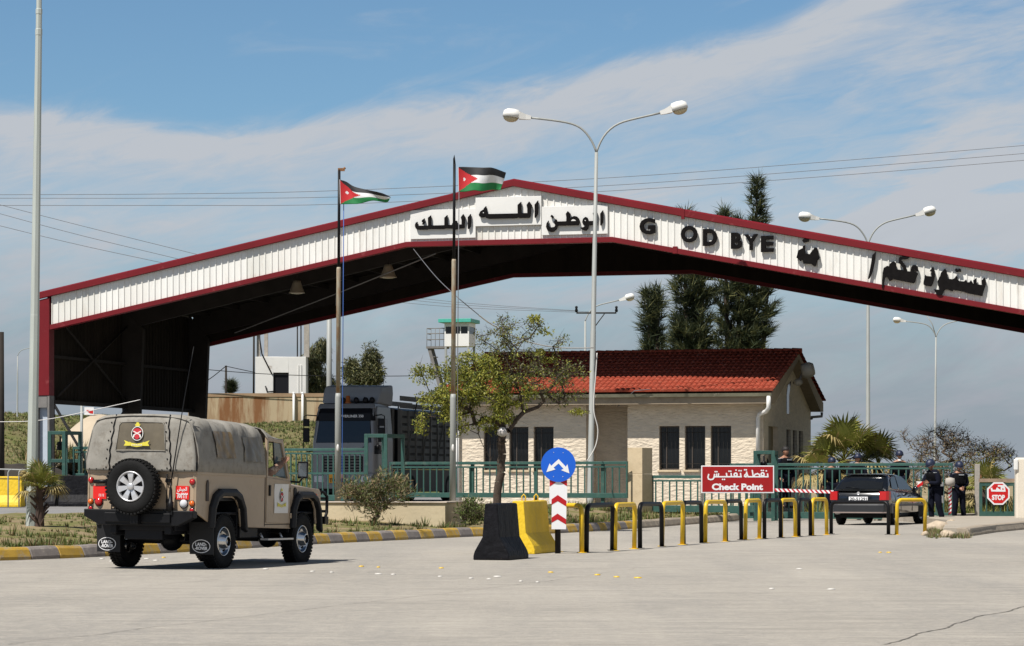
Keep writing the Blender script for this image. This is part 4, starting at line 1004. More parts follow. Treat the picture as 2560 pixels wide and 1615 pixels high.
    # rear curtain, bowed outward, with seams
    def rc(u, v):
        x = -HW - .005 + (2 * HW + .01) * u; zt = 2.165
        edge = abs(2 * u - 1)
        zz = belt + .02 + (zt - belt - .02) * v
        taper = .165 * smooth01((v - .12) / .88) * (1 if True else 0)
        xs = x * (1 - taper * .62)
        z2 = zz - .07 * v * max(0, (edge - .72) / .28) ** 2 + .035 * v * (1 - edge ** 2)
        wr = .016 * mnoise.noise(Vector((x * 3, zz * 3, 2))) + .01 * mnoise.noise(Vector((x * 9, zz * 5, 4)))
        return (xs, yr - .03 + .06 * v * v * .9 + wr - .025 * (1 - edge ** 3) + .05 * smooth01((v - .9) / .1), z2)
    cm.grid(rc, 30, 22, 0)
    cv = cm.build('canvas_top', M_['canvas'], g, recalc=False)
    sm = cv.modifiers.new('solid', 'SOLIDIFY'); sm.thickness = .012; sm.offset = 0
    # piping frames round the rear corner flaps: dark laces
    q = MB()
    def rcp(u, v, o=.012): p = rc(u, v); return (p[0], p[1] - o, p[2])
    for uu in (.22, .775):
        q.tube([rcp(uu + .006 * math.sin(i * 2.1), i / 14) for i in range(15)], .011, 5)
        for i in range(6): q.ell(rcp(uu - .03, .06 + i * .16), (.012, .008, .012), n=6, m=4)
    for i in range(15): q.ell(rcp(.03 + i * .067, .03), (.010, .008, .010), n=6, m=4)
    q.build('lacing', M_['black'], g)
    # rear plastic window + emblem
    wv = MB(); wv.grid(lambda a, b: rcp(.275 + .455 * a, .36 + .50 * b, .010), 12, 8); rw = wv.build('rear_window', M_['canvas_w'], g, recalc=False)
    q = MB(); q.tube([rcp(.275 + .455 * a, .36 + .5 * b, .014) for a, b in [(0, 0), (.25, 0), (.5, 0), (.75, 0), (1, 0), (1, .33), (1, .66), (1, .9), (.95, 1), (.75, 1), (.5, 1), (.25, 1), (.05, 1), (0, .9), (0, .66), (0, .33), (0, 0)]], .008, 4); q.build('window_seam', M_['canvas'], rw)
    cp = Vector(rcp(.47, .62, .035)); e = MB(); crest(e, TR(cp.x, cp.y, cp.z + .03) @ RX(R(-4)), .44); e.build('emblem', CRM(), g, recalc=False)
    # side plastic windows
    for s in (-1, 1):
        for (ya, yb, z0, z1) in ((-.42, .18, 1.60, 1.98), (.52, 1.10, 1.56, 1.92)):
            q = MB()
            def sw_(a, b, s=s):
                y = ya + (yb - ya) * a + .05 * (1 - b); z = z0 + (z1 - z0) * b
                t = (y - yr) / (1.95 - yr); zt = top(t)[1]; low = belt + .02; f = (z - low) / (zt - low)
                xs = [(0, HW + .012), (.25, HW + .004), (.5, HW - .02), (.72, HW - .05), (1 - .13 / (zt - low), HW - .085), (1, HW - .18)]; ks = [0, .125, .25, .375, .5, .625]
                for ii, ((fa, xa), (fb, xb)) in enumerate(zip(xs, xs[1:])):
                    if fa <= f <= fb: q_ = (f - fa) / (fb - fa); x = xa + (xb - xa) * q_ + FOLD(y, ks[ii]) * (1 - q_) + FOLD(y, ks[ii + 1]) * q_; break
                wr = WRK(y, z)
                return (s * (x + wr + .026), y, z)
            q.grid(sw_, 24, 10, 0); q.build('side_window', [mat('amber_window', (.16, .105, .04), .35, var=.5, scale=5) if yb < .5 else M_['canvas_w']], g, recalc=False)
    # windscreen frame + glass
    q = MB()
    for s in (-1, 1): q.prism([(2.22, 1.28), (2.28, 1.28), (1.98, 1.92), (1.92, 1.92)], 'x', s * (HW - .02), s * (HW - .09))
    q.prism([(1.92, 1.86), (2.0, 1.86), (1.98, 1.92), (1.9, 1.92)], 'x', -HW + .03, HW - .03); q.prism([(2.2, 1.28), (2.28, 1.28), (2.26, 1.34), (2.18, 1.34)], 'x', -HW + .03, HW - .03)
    wf = q.build('windscreen_frame', M_['tan'], g)
    # mirror on the right
    for s in (1, -1):
        q = MB(); q.tube([(s * (HW + .0), 2.22, 1.28), (s * (HW + .12), 2.30, 1.27), (s * (HW + .17), 2.32, 1.34)], .018, 7); q.loft([[(s * (HW + .17) + dx, 2.33 + 0.02 * s * 0 + dy, z) for dx, dy in ((-.085, -.02), (.085, -.02), (.07, .04), (-.07, .04))] for z in (1.33, 1.36, 1.56, 1.59)], 0, False)
        mr = q.build('mirror', M_['black'], g, bevel=.015)
        q = MB(); q.bx(s * (HW + .17) - .068, s * (HW + .17) + .068, 2.305, 2.309, 1.36, 1.56); q.build('mirror_glass', mat('mirror_glass', (.55, .6, .65), .08, metal=.9), mr)
    # aerial
    q = MB(); q.lathe([(.045, 0), (.045, .13), (.03, .14), (.022, .30), (.012, .34), (.010, .4)], TR(.505, yr - .09, .83), 12)
    tp = Vector((.505, yr - .09, 1.2)); pts = [tp + Vector((.27 * t + .03 * t * t, .04 * t, 1.95 * t + .03 * math.sin(3 * t))) * 1.0 for t in [i / 8 for i in range(9)]]
    pts = [Vector((p.x, p.y, p.z)) for p in pts]; q.tube(pts, [.010 - .006 * i / 8 for i in range(9)], 6)
    q.bx(.46, .55, yr - .12, yr + .0, .78, .84); q.build('aerial', M_['black'], g)
    # paper poster with emblem on right door
    q = MB(); q.grid(lambda a, b: (HW + .022 + .004 * math.sin(b * 7), 1.62 + .52 * a - .02 * (1 - b) * (a > .8), .80 + .44 * b), 4, 4); pp = q.build('door_poster', M_['paper'], g, recalc=False)
    e = MB(); crest(e, Matrix.Identity(4), .36); 
    e2 = MB(); e2.v = [Vector((HW + .028 + -v.y, 1.87 + v.x, 1.045 + v.z)) for v in e.v]; e2.f = e.f; e2.m = e.m; e2.s = e.s; e2.build('emblem', CRM(), pp, recalc=False)
    # seats and steering wheel
    q = MB()
    for x in (-.42, .42): q.bx(x - .22, x + .22, 1.2, 1.65, .9, 1.05); q.bx(x - .22, x + .22, 1.12, 1.25, 1.0, 1.55)
    q.build('seat', M_['blk_plastic'], g, bevel=.03)
    q = MB(); q.tube([(.42 + .19 * math.cos(a * .4488), 2.0 - .06 * math.sin(a * .4488), 1.28 + .17 * math.sin(a * .4488)) for a in range(15)], .014, 6); q.build('steering_wheel', M_['blk_plastic'], g)
    return g
JEEP = jeep()

def lorry():
    p = PW(UP(858, 4.8), 4.8, .42)
    g = thing('lorry', 'grey cab lorry with dark windscreen and slatted trailer parked in the shade under the canopy', 'lorry', p, -TH); g.scale = (1, 1, 1.17)
    W2 = 1.24; H = 2.98; zb = .45
    # cab body: y=0 is the front, extends to +y
    mb = MB(); rings = []
    prof = [(zb, .02), (.95, 0.0), (1.55, 0.0), (1.9, .06), (2.75, .24), (2.98, .42)]
    for z, y0 in prof:
        w = W2 - .02 - (.0 if z < 1.9 else .10 * (z - 1.9) / 1.1)
        rings.append([(-w + .10, y0, z), (w - .10, y0, z), (w, y0 + .14, z), (w, 2.1, z), (-w, 2.1, z), (-w, y0 + .14, z)])
    mb.loft(rings, 0, False); mb.build('cab', M_['lorry'], g, bevel=.05, seg=3)
    # windscreen, visor (black upper)
    def fr(z): 
        for (za, ya), (zc, yc) in zip(prof, prof[1:]):
            if za <= z <= zc: return ya + (yc - ya) * (z - za) / (zc - za)
        return .42
    def panel(z0, z1, w0, w1, off, m, nm, par=g, n=4):
        q = MB(); q.loft([[(-(w0 + (w1 - w0) * i / n) , fr(z0 + (z1 - z0) * i / n) - off + .12, z0 + (z1 - z0) * i / n), (-(w0 + (w1 - w0) * i / n) + .14, fr(z0 + (z1 - z0) * i / n) - off, z0 + (z1 - z0) * i / n), ((w0 + (w1 - w0) * i / n) - .14, fr(z0 + (z1 - z0) * i / n) - off, z0 + (z1 - z0) * i / n), ((w0 + (w1 - w0) * i / n), fr(z0 + (z1 - z0) * i / n) - off + .12, z0 + (z1 - z0) * i / n)] for i in range(n + 1)], 0, False, cap=False, closed=False)
        return q.build(nm, m, par, recalc=False)
    panel(1.84, 2.62, 1.17, 1.08, .022, M_['glass'], 'windscreen')
    v = panel(2.52, 2.99, 1.14, 1.06, .05, M_['lorry_d'], 'sun_visor')
    t = MB(); text(t, 'POWERLINER 350', (-.28, .72, 2.62, 2.70), TR(0, fr(2.62) - .075, 0) @ TR(0, 0, 0), .003, 0, .01); t.build('lettering', M_['sign_white'], v, recalc=False)
    q = MB(); q.loft([[(-1.1, .3, 2.9), (1.1, .3, 2.9), (1.1, 2.0, 2.9), (-1.1, 2.0, 2.9)], [(-1.04, .42, 3.06), (1.04, .42, 3.06), (1.06, 2.0, 3.1), (-1.06, 2.0, 3.1)]], 0, False); q.build('cab_roof', M_['lorry'], g, bevel=.03)
    # fairing
    q = MB(); q.loft([[(-1.06, .75, 3.08), (1.06, .75, 3.08), (1.2, 2.1, 3.0), (-1.2, 2.1, 3.0)], [(-1.1, 1.0, 3.4), (1.1, 1.0, 3.4), (1.22, 2.15, 3.4), (-1.22, 2.15, 3.4)], [(-1.08, 1.2, 3.62), (1.08, 1.2, 3.60), (1.2, 2.15, 3.66), (-1.2, 2.15, 3.68)]], 0, False); q.build('roof_fairing', M_['fairing'], g, bevel=.05)
    q = MB(); q.lathe([(.12, 0), (.12, .05), (.085, .06), (.08, .24), (.0, .26)], TR(-.02, .6, 3.05), 14); q.build('beacon', mat('beacon_orange', (.42, .12, .03), .4), g)
    q = MB(); q.bx(-.4, .9, .66, .74, 3.08, 3.14); 
    for x in (-.2, .3, .65, .9): q.lathe([(.0, 0), (.09, .0), (.1, .1), (.0, .12)], TR(x, .66, 3.16) @ RX(R(90)), 12)
    q.build('roof_lights', M_['lorry_d'], g)
    # grille, bumper, lamps, plate
    q = MB(); q.bx(-.75, .75, -.03, .02, .95, 1.42); gr = q.build('grille', M_['lorry_d'], g, bevel=.02)
    q = MB()
    for i in range(5): q.bx(-.7, .7, -.045, -.03, .99 + i * .09, 1.02 + i * .09)
    q.build('grille_bars', M_['grey_steel'], gr)
    q = MB(); q.prism([(-1.2, .12), (-.14 - 1.0, -.06), (1.14, -.06), (1.2, .12)], 'z', .42, .9); q.build('bumper', M_['lorry'], g, bevel=.03)
    for s in (-1, 1):
        q = MB(); q.bx(s * .7, s * 1.08, -.09, -.05, .62, .82); q.build('headlight', M_['lens_clear'], g, bevel=.02)
    q = MB(); q.bx(-.52, .10, -.13, -.09, .60, .90); pl = q.build('transit_plate', M_['gold'] if 0 else mat('orange_plate', (.70, .30, .01), .5), g)
    t = MB(); text(t, 'TRANSIT', (-.48, .06, .62, .74), TR(0, -.131, 0), .003, 0, .02); t.build('lettering', M_['black'], pl, recalc=False)
    # side window, doors
    for s in (-1, 1):
        q = MB(); q.prism([(.34, 1.86), (1.25, 1.86), (1.25, 2.6), (.55, 2.6)], 'x', s * (W2 - .06), s * (W2 - .015)); dr = q.build('side_window', M_['glass'], g)
        q = MB(); q.bx(s * (W2 - .018), s * (W2 - .012), .28, .295, .8, 2.6); q.bx(s * (W2 - .018), s * (W2 - .012), 1.34, 1.355, .8, 2.6); q.build('door_gap', M_['lorry_d'], g)
        # mirrors
        q = MB(); X = s * 1.43
        for z0, z1 in ((1.86, 2.30), (2.35, 2.58)): q.bx(X - .12, X + .12, .02, .11, z0, z1)
        mr = q.build('mirror', M_['black'], g, bevel=.025)
        q = MB(); q.tube([(s * 1.1, .35, 2.68), (X - s * .02, .1, 2.70), (X + s * .1, .1, 2.66), (X + s * .12, .1, 1.65), (X - s * .05, .1, 1.56), (s * 1.2, .3, 1.6)], .02, 6); q.build('mirror_arm', M_['black'], mr)
    q = MB(); q.tube([(-.9, -.02, 1.66), (-.3, -.02, 1.60), (-.1, .0, 1.72)], .012, 5); q.tube([(.1, -.02, 1.66), (.6, -.02, 1.6), (.8, .0, 1.72)], .012, 5); q.build('wiper', M_['black'], g)
    # wheels
    for y in (1.3, 4.6, 9.5, 10.8):
        for s in (-1, 1):
            w = thing('wheel', '', ''); del w['label']; del w['category']; w.parent = g; w.location = (s * 1.05, y, .5 / 1.17); w.scale = (1, 1, 1 / 1.17)
            if s < 0: w.rotation_euler = (0, 0, math.pi)
            tyre_mb(.5, .3, .28, False).build('tyre', M_['rubber'], w)
            MB().lathe([(.28, .13), (.2, .03), (.12, .08), (0, .09)], RY(R(90)), 24, cap=False).build('rim', M_['galv'], w)
    q = MB(); q.bx(-.5, .5, .8, 11.5, .55, .85); q.bx(-1.2, 1.2, .3, 2.0, .3, .6); q.bx(-1.18, 1.18, 2.6, 11.8, .30, 1.02); q.build('chassis', M_['lorry_d'], g)  # last, widest box added dark to stand in for shade under the trailer
    # slatted trailer
    q = MB()
    Y0, Y1, Z0, Z1 = 2.9, 12.4, 1.2, 2.95
    q.bx(-1.25, 1.25, Y0, Y1, 1.05, 1.2)
    for s in (-1, 1):
        for i in range(9): z = Z0 + .12 + i * .235; q.bx(s * 1.22, s * 1.25, Y0, Y1, z, z + .155)
        for i in range(11): y = Y0 + (Y1 - Y0) * i / 10; q.bx(s * 1.25, s * 1.30, y - .05, y + .05, Z0 - .1, Z1 - .05)
        for i in range(5): y = Y0 + .5 + i * 2; q.tube([(s * 1.31, y, 1.3), (s * 1.31, y + 1.4, 3.2)], .03, 5)
    for x in [-1.2 + .24 * i for i in range(11)]: q.bx(x - .05, x + .05, Y0 - .02, Y0 + .02, Z0, Z1)
    q.build('trailer', M_['crate'], g)
    q = MB(); q.prism([(-1.2, 1.2), (1.2, 1.2), (1.2, 2.9), (.6, 3.0), (-.3, 2.98), (-1.2, 2.95)], 'y', Y0 + .12, Y1 - .1); q.build('tarpaulin_load', M_['lorry_d'], g)
    return g
lorry()

def hatchback():
    # rear axle midpoint from the photo; heading slightly right
    hd = R(-25)
    p = Vector((9.85, 73.3, 0))
    g = thing('hatchback_car', 'small black five-door hatchback stopped at the gate beside two helmeted guards', 'car', p, hd)
    # body by lofted sections along y (rear -> front): (y, halfwidth low, halfwidth belt, z0, zbelt)
    S = [(-.72, .70, .74, .42, .70), (-.70, .78, .80, .34, .88), (-.60, .82, .83, .30, .95), (-.30, .84, .845, .28, .97), (.4, .845, .85, .24, .95), (1.3, .845, .85, .24, .92), (2.2, .84, .84, .24, .90), (2.55, .83, .82, .25, .84), (3.0, .80, .78, .28, .74), (3.25, .72, .70, .34, .62), (3.30, .62, .60, .40, .52)]
    rings = []
    for y, wl, wb, z0, zb in S:
        rings.append([(wl * .86, y, z0), (wl, y, z0 + .12), (wb, y, (z0 + zb) / 2 + .06), (wb - .03, y, zb - .03), (wb - .12, y, zb), (-wb + .12, y, zb), (-wb + .03, y, zb - .03), (-wb, y, (z0 + zb) / 2 + .06), (-wl, y, z0 + .12), (-wl * .86, y, z0)])
    mb = MB(); mb.loft(rings, 0, True)
    b = mb.build('body', M_['car'], g)
    # greenhouse
    GH = [(-.62, .74, .93, .93), (-.50, .73, .93, 1.06), (-.30, .68, .93, 1.26), (-.10, .64, .93, 1.37), (.3, .63, .93, 1.405), (.9, .62, .93, 1.40), (1.35, .63, .92, 1.33), (1.8, .68, .91, 1.10), (2.2, .74, .90, .92)]
    rings = [[(w + (.80 - w) * .8, y, z0 - .02), (w + .03, y, z0 + (z1 - z0) * .75), (w - .04, y, z1 - .02 * (z1 > 1)), (w - .2, y, z1 + .01), (-w + .2, y, z1 + .01), (-w + .04, y, z1 - .02 * (z1 > 1)), (-w - .03, y, z0 + (z1 - z0) * .75), (-(w + (.80 - w) * .8), y, z0 - .02)] for y, w, z0, z1 in GH]
    mb = MB(); mb.loft(rings, 0, True); mb.build('roof', M_['car'], g)
    # rear window
    def rw(a, b_): 
        y = -.585 + .43 * b_; z = .985 + .33 * b_; w = .635 - .075 * b_
        return ((2 * a - 1) * w, y - .035 - .025 * (1 - (2 * a - 1) ** 2), z + .012)
    MB().grid(rw, 8, 4).build('rear_window', M_['glass'], g, recalc=False)
    q = MB(); q.loft([[((2 * i / 8 - 1) * .60, -.20 + .02 * (2 * i / 8 - 1) ** 2, 1.385), ((2 * i / 8 - 1) * .60, -.20 + .02 * (2 * i / 8 - 1) ** 2, 1.41), ((2 * i / 8 - 1) * .60, -.02, 1.42), ((2 * i / 8 - 1) * .60, -.02, 1.40)] for i in range(9)], 0, False); q.build('roof_spoiler', M_['car'], g)
    q = MB(); q.loft([[((2 * i / 8 - 1) * .70, -.74 + .06 * (2 * i / 8 - 1) ** 2, .955), ((2 * i / 8 - 1) * .70, -.74 + .06 * (2 * i / 8 - 1) ** 2, .985), ((2 * i / 8 - 1) * .70, -.60, .99), ((2 * i / 8 - 1) * .70, -.60, .96)] for i in range(9)], 0, False); q.build('boot_lip', M_['car'], g)
    for s in (-1, 1):
        for nm, pts in (('side_window', [(-.16, 1.0), (.42, .985), (.42, 1.345), (.12, 1.34), (-.06, 1.25)]), ('front_window', [(.50, .985), (1.72, .965), (1.3, 1.26), (1.02, 1.35), (.50, 1.355)])):
            q = MB()
            vs = []
            for y, z in pts:
                f = (z - .93) / .45; x = .80 - .02 - f * .135; vs.append((s * (x + .012), y, z))
            q.add(vs, [list(range(len(vs)))], 0); q.build(nm, M_['glass'], g, recalc=False)
        # door gaps, handles, mouldings
        q = MB(); 
        for y in (-.05, .46, 1.55): q.bx(s * .845, s * .853, y, y + .012, .38, .93)
        q.build('door_gap', M_['black'], g)
        q = MB(); q.bx(s * .845, s * .866, -.35, 2.6, .52, .58); q.build('side_moulding', M_['bumper'], g, bevel=.006)
        for y in (.33, 1.4): MB().bx(s * .84, s * .87, y - .08, y + .04, .80, .835).build('door_handle', M_['bumper'], g, bevel=.006)
        # tail lamps
        q = MB(); q.prism([(s * .60, -.775), (s * .78, -.755), (s * .845, -.68), (s * .85, -.50), (s * .60, -.60)], 'z', .69, .93); q.build('tail_light', M_['tail_red'], g, bevel=.01)
        q = MB(); q.ell((s * .93, 1.58, 1.0), (.09, .06, .065)); q.build('wing_mirror', M_['car'], g)
    # rear bumper
    q = MB(); rr = []
    for i in range(13):
        a = (i / 12 * 2 - 1); x = a * .86; y = -.80 + .13 * abs(a) ** 4
        if abs(a) > .98: y = -.42
        rr.append([(x, y + .0, .33), (x, y - .04, .37), (x, y - .045, .55), (x, y, .60), (x, y + .12, .60), (x, y + .12, .33)])
    q.loft(rr, 0, False); q.build('rear_bumper', M_['bumper'], g)
    q = MB(); q.loft([[(a * .80, -.845 + .12 * abs(a) ** 4, .335), (a * .80, -.85 + .12 * abs(a) ** 4, .35), (a * .80, -.85 + .12 * abs(a) ** 4, .368), (a * .80, -.84 + .12 * abs(a) ** 4, .368)] for a in [i / 6 - 1 for i in range(13)]], 0, False); q.build('bumper_trim', mat('worn_trim', (.28, .22, .2), .5), g)
    q = MB(); q.bx(-.27, .27, -.778, -.762, .665, .785); pl = q.build('number_plate', M_['sign_white'], g)
    t = MB(); text(t, '20-51291', (-.24, .25, .685, .765), TR(0, -.779, 0), .002, 0, .02); t.build('lettering', M_['black'], pl, recalc=False)
    q = MB(); q.bx(-.36, .36, -.775, -.75, .80, .82); q.build('tailgate_strip', M_['bumper'], g)
    q = MB(); q.lathe([(.045, 0), (.045, .01), (.035, .012), (.03, .006), (0, .006)], TR(0, -.765, .875) @ RX(R(90)), 16); q.build('badge', M_['alloy'], g)
    q = MB(); q.tube([(.0, -.66, 1.0), (-.25, -.615, 1.05), (-.42, -.60, 1.04)], .008, 5); q.build('wiper', M_['black'], g)
    for (x, y) in ((-.74, 0), (.74, 0), (-.74, 2.5), (.74, 2.5)):
        w = thing('wheel', '', ''); del w['label']; del w['category']; w.parent = g; w.location = (x, y, .29)
        if x < 0: w.rotation_euler = (0, 0, math.pi)
        tyre_mb(.29, .19, .18, False).build('tyre', M_['rubber'], w)
        MB().lathe([(.18, .09), (.17, .07), (.1, .08), (0, .085)], RY(R(90)), 20, cap=False).build('rim', M_['alloy'], w)
    q = MB()
    for y in (0, 2.5):
        for s in (-1, 1): q.bx(s * .55, s * .8455, y - .32, y + .32, .20, .52)
    q.bx(-.6, .6, -.6, 3.0, .2, .3); q.build('underbody', M_['rubber'], g)
    return g
hatchback()
# ------------------------------------------------------------------ gates, fences, posts
def span(P0, P1):
    d = (P1 - P0); L = d.length; a = math.atan2(d.y, d.x); return L, a
def railing(name, label, cat, px0, px1, Y0, Y1, z0, z1, pitch=.225, th=.13, bh=.15, mid=None, posts=(), group=None, gap=.05, ht=None):
    P0 = Vector(((px0 - 1280) / F * Y0, Y0, 0)); P1 = Vector(((px1 - 1280) / F * Y1, Y1, 0))
    L, a = span(P0, P1); g = thing(name, label, cat, (P0.x, P0.y, 0), a, group)
    mb = MB(); mb.bx(0, L, -.035, .035, z1 - th * .62, z1); mb.build('top_rail', M_['green_l'] if 0 else M_['green'], g, bevel=.006)
    MB().bx(.02, L - .02, -.03, .03, z1 - th - gap, z1 - th * .62 - gap).build('upper_rail', M_['green'], g)
    MB().bx(0, L, -.03, .03, z0, z0 + bh).build('bottom_rail', M_['green'], g, bevel=.006)
    if mid: MB().bx(.03, L - .03, -.028, .028, mid - .03, mid + .03).build('middle_rail', M_['green'], g)
    MB().bx(-.045, .0, -.035, .035, z0, z1).build('end_stile', M_['green'], g); MB().bx(L, L + .045, -.035, .035, z0, z1).build('end_stile', M_['green'], g)
    n = int(L / pitch); s0 = None
    for i in range(1, n + 1):
        x = L * i / (n + 1); 
        if s0 is None:
            s0 = MB().bx(-.019, .019, -.019, .019, z0 + bh, z1 - th - gap).build('baluster', M_['green'], g); o = s0
        else: o = s0.copy(); C.objects.link(o)
        o.parent = g; o.location = (x, 0, 0)
    for x, zb in posts: MB().bx(x * L - .05, x * L + .05, .035, .12, zb, z1 - .02).build('post', M_['green'], g)
    return g
railing('sliding_gate', 'long green sliding gate closing the right lane behind the black hatchback', 'gate', 1829, 2378, 81.9, 79.4, .05, 1.755, .232, .14, .21)
railing('green_fence', 'green railing in front of the gatehouse between the gate tower and the stone pillar', 'fence', 978, 1566, 82.0, 79.0, .70, 1.80, .226, .14, .15, posts=((.02, .2), (.35, .2), (.62, .2), (.9, .2)))
railing('green_gate', 'tall green gate with a middle rail in front of the grey lorry', 'gate', 688, 914, 80.2, 79.2, .62, 2.2, .185, .13, .17, mid=1.44)
railing('green_railing', 'short green gate section behind the black concrete blocks at the left', 'gate', 186, 320, 84, 83.6, 1.35, 2.30, .2, .15, .1)
railing('low_green_fence', 'low green railing between the stone pillar and the red checkpoint sign', 'fence', 1622, 1886, 79.4, 78.2, .28, 1.38, .235, .14, .2, posts=((.02, .1), (.97, .1)))
def tower(label, px0, px1, Y, z0, z1, dpt, dx, zr=None):
    x0 = (px0 - 1280) / F * Y; x1 = (px1 - 1280) / F * Y
    g = thing('gate_tower', label, 'gate post', (x0, Y, 0), -R(4), 'gate guide towers'); w = x1 - x0; t = .11
    for y, ox in ((0, 0), (dpt, dx)):
        for x in (t / 2, w - t / 2): MB().bx(x + ox - t / 2, x + ox + t / 2, y - t / 2, y + t / 2, z0, z1).build('post', M_['green'], g, bevel=.008)
        MB().bx(ox + t, ox + w - t, y - t / 2, y + t / 2, z1 - t, z1).build('cross_bar', M_['green'], g, bevel=.008)
        if zr: MB().bx(ox + t, ox + w - t, y - t / 2, y + t / 2, zr - t, zr).build('cross_bar', M_['green'], g, bevel=.008)
    for x in (t / 2, w - t / 2): MB().prism([(x - t / 2, t / 2), (x + t / 2, t / 2), (x + dx + t / 2, dpt - t / 2), (x + dx - t / 2, dpt - t / 2)], 'z', z1 - t, z1).build('side_bar', M_['green'], g)
    q = MB(); q.lathe([(.07, 0), (.07, .12), (.03, .13), (.03, .3)], TR(w / 2, dpt / 2, z1 - .45), 12); q.bx(w / 2 - .1, w / 2 + .1, dpt / 2 - .04, dpt / 2 + .04, z1 - .6, z1 - .35); q.build('guide_roller', M_['black'], g)
tower('green guide tower of the sliding gate, behind the red checkpoint sign', 1883.5, 1937, 79.9, .0, 2.13, .8, .12, 1.0)
tower('green guide tower in front of the grey lorry beside the oleander bush', 911, 969, 79.0, .42, 2.62, .9, .42, 1.15)
tower('green guide tower beside the left leg of the canopy', 120, 165, 83.2, .42, 2.78, .9, .30, 1.9)

def simple_wall():
    # stone gate pillar
    p = at(1600, 1281, 79.3); b = Vector((p.x, p.y, .15))
    g = thing('stone_pillar', 'square beige stone pillar between two green railings', 'pillar', b, -R(38))
    MB().bx(-.27, .27, -.27, .27, 0, 1.27).build('shaft', M_['plaster'], g, bevel=.01); MB().bx(-.268, .268, -.268, .268, 1.275, 2.06).build('upper_block', M_['plaster'], g, bevel=.012)
    # planter wall
    P0 = Vector((-7.5, 61.3, 0)); P1 = Vector((-1.52, 60.0, 0)); L, a = span(P0, P1)
    g = thing('planter_wall', 'low cream plastered planter wall with a stone coping behind the striped kerb', 'wall', P0, a)
    mb = MB(); mb.bx(0, L, 0, .18, .1, .73); mb.bx(0, .18, .18, 1.9, .1, .728); mb.bx(0, L, 1.9, 2.08, .1, .727); mb.build('wall', mat('cream_plaster', (.50, .42, .28), .9, var=.07, scale=1, bump=.3, bscale=12, col2=(.34, .26, .15), c2lo=.6, c2hi=.8), g)
    MB().bx(L - .18, L + .004, .18, 1.9, .1, .729).build('end_wall', M_['plaster'], g)
    mb = MB(); mb.bx(-.04, L + .05, -.04, .22, .731, .765); mb.bx(L - .2, L + .052, .22, 2.1, .731, .764); mb.build('coping', mat('coping_stone', (.47, .40, .33), .8, var=.2, scale=5), g, bevel=.008)
    MB().bx(.2, L - .2, .2, 1.9, .5, .64).build('soil', M_['verge'], g)
    MB().lathe([(.045, 0), (.045, .06), (.037, .06), (.037, 0)], TR(L - 4.3, -.02, .22) @ RX(R(90)), 14).build('drain_pipe', M_['concrete'], g)
simple_wall()
# white wall end at the right edge
p = gp(2540, 1294, .17); g = thing('white_wall', 'white rendered wall at the right edge with a small lamp box on its corner', 'wall', (p.x, p.y, .1), -R(3))
MB().bx(0, 4.5, 0, .35, 0, 1.78).build('wall', mat('white_render', (.66, .60, .50), .9, var=.1, scale=2, bump=.4), g, bevel=.05)
MB().bx(-.06, .06, -.05, .1, 1.42, 1.74).build('lamp_box', M_['white'], g, bevel=.03)

# ------------------------------------------------------------------ signs
def arrow_sign():
    p = gp(1394.5, 1383.5); Y = p.y
    g = thing('traffic_sign', 'round blue two-way arrow sign above a red and white chevron board on a black post', 'traffic sign', p, 0)
    def lc(x, y): return ((x - 1394.5) / F * Y, CH - (y - HY) / F * Y)
    k = .22386
    def cz(x, y): return lc(1140 + x * k, 1080 + y * k)
    MB().tube([(0, 0, 0), (0, 0, 1.2)], .05, 16).build('post', M_['black'], g)
    def plate(pts, y0, y1, m, nm, par): return MB().prism([cz(*q) for q in pts], 'y', y0, y1).build(nm, m, par)
    b = plate([(1042, 500), (1240, 500), (1240, 800), (1232, 800), (1228, 1085), (1066, 1085), (1068, 800), (1042, 800)], -.075, -.06, M_['sign_white'], 'chevron_board', g)
    for i, q in enumerate(([(1045, 540), (1045, 608), (1112, 565), (1112, 520)], [(1240, 540), (1240, 605), (1172, 565), (1172, 520)],
              [(1135, 703), (1232, 768), (1232, 832), (1135, 772), (1066, 812), (1066, 752)], [(1133, 910), (1228, 972), (1228, 1032), (1133, 975), (1067, 1012), (1067, 955)])):
        plate(q, -.0785, -.0755, mat('chevron_red', (.42, .004, .008), .4, var=.02) if i == 0 else bpy.data.materials['chevron_red'], 'chevron', b)
    cx, cy = cz(1142, 365); r = 193 * k / F * Y
    d = MB().lathe([(r * .985, 0), (r, .004), (r, .014), (0, .016)], TR(cx, -.105, cy) @ RX(R(90)) @ TR(0, 0, -.02), 64, 0, False).build('disc', M_['sign_blue'], g)
    plate([(1145, 303), (1225, 388), (1243, 360), (1265, 462), (1170, 425), (1200, 412), (1145, 352), (1088, 398), (1110, 418), (1008, 448), (1045, 350), (1062, 378)], -.104, -.1035, M_['sign_white'], 'arrow', d)
    for x, y in ((1090, 230), (1195, 232), (1088, 500), (1192, 500)):
        a, c = cz(x, y); MB().ell((a, -.103, c), (.008, .003, .008), n=8, m=4).build('rivet', M_['alloy'], d)
    for a in (d, ):
        pass
arrow_sign()
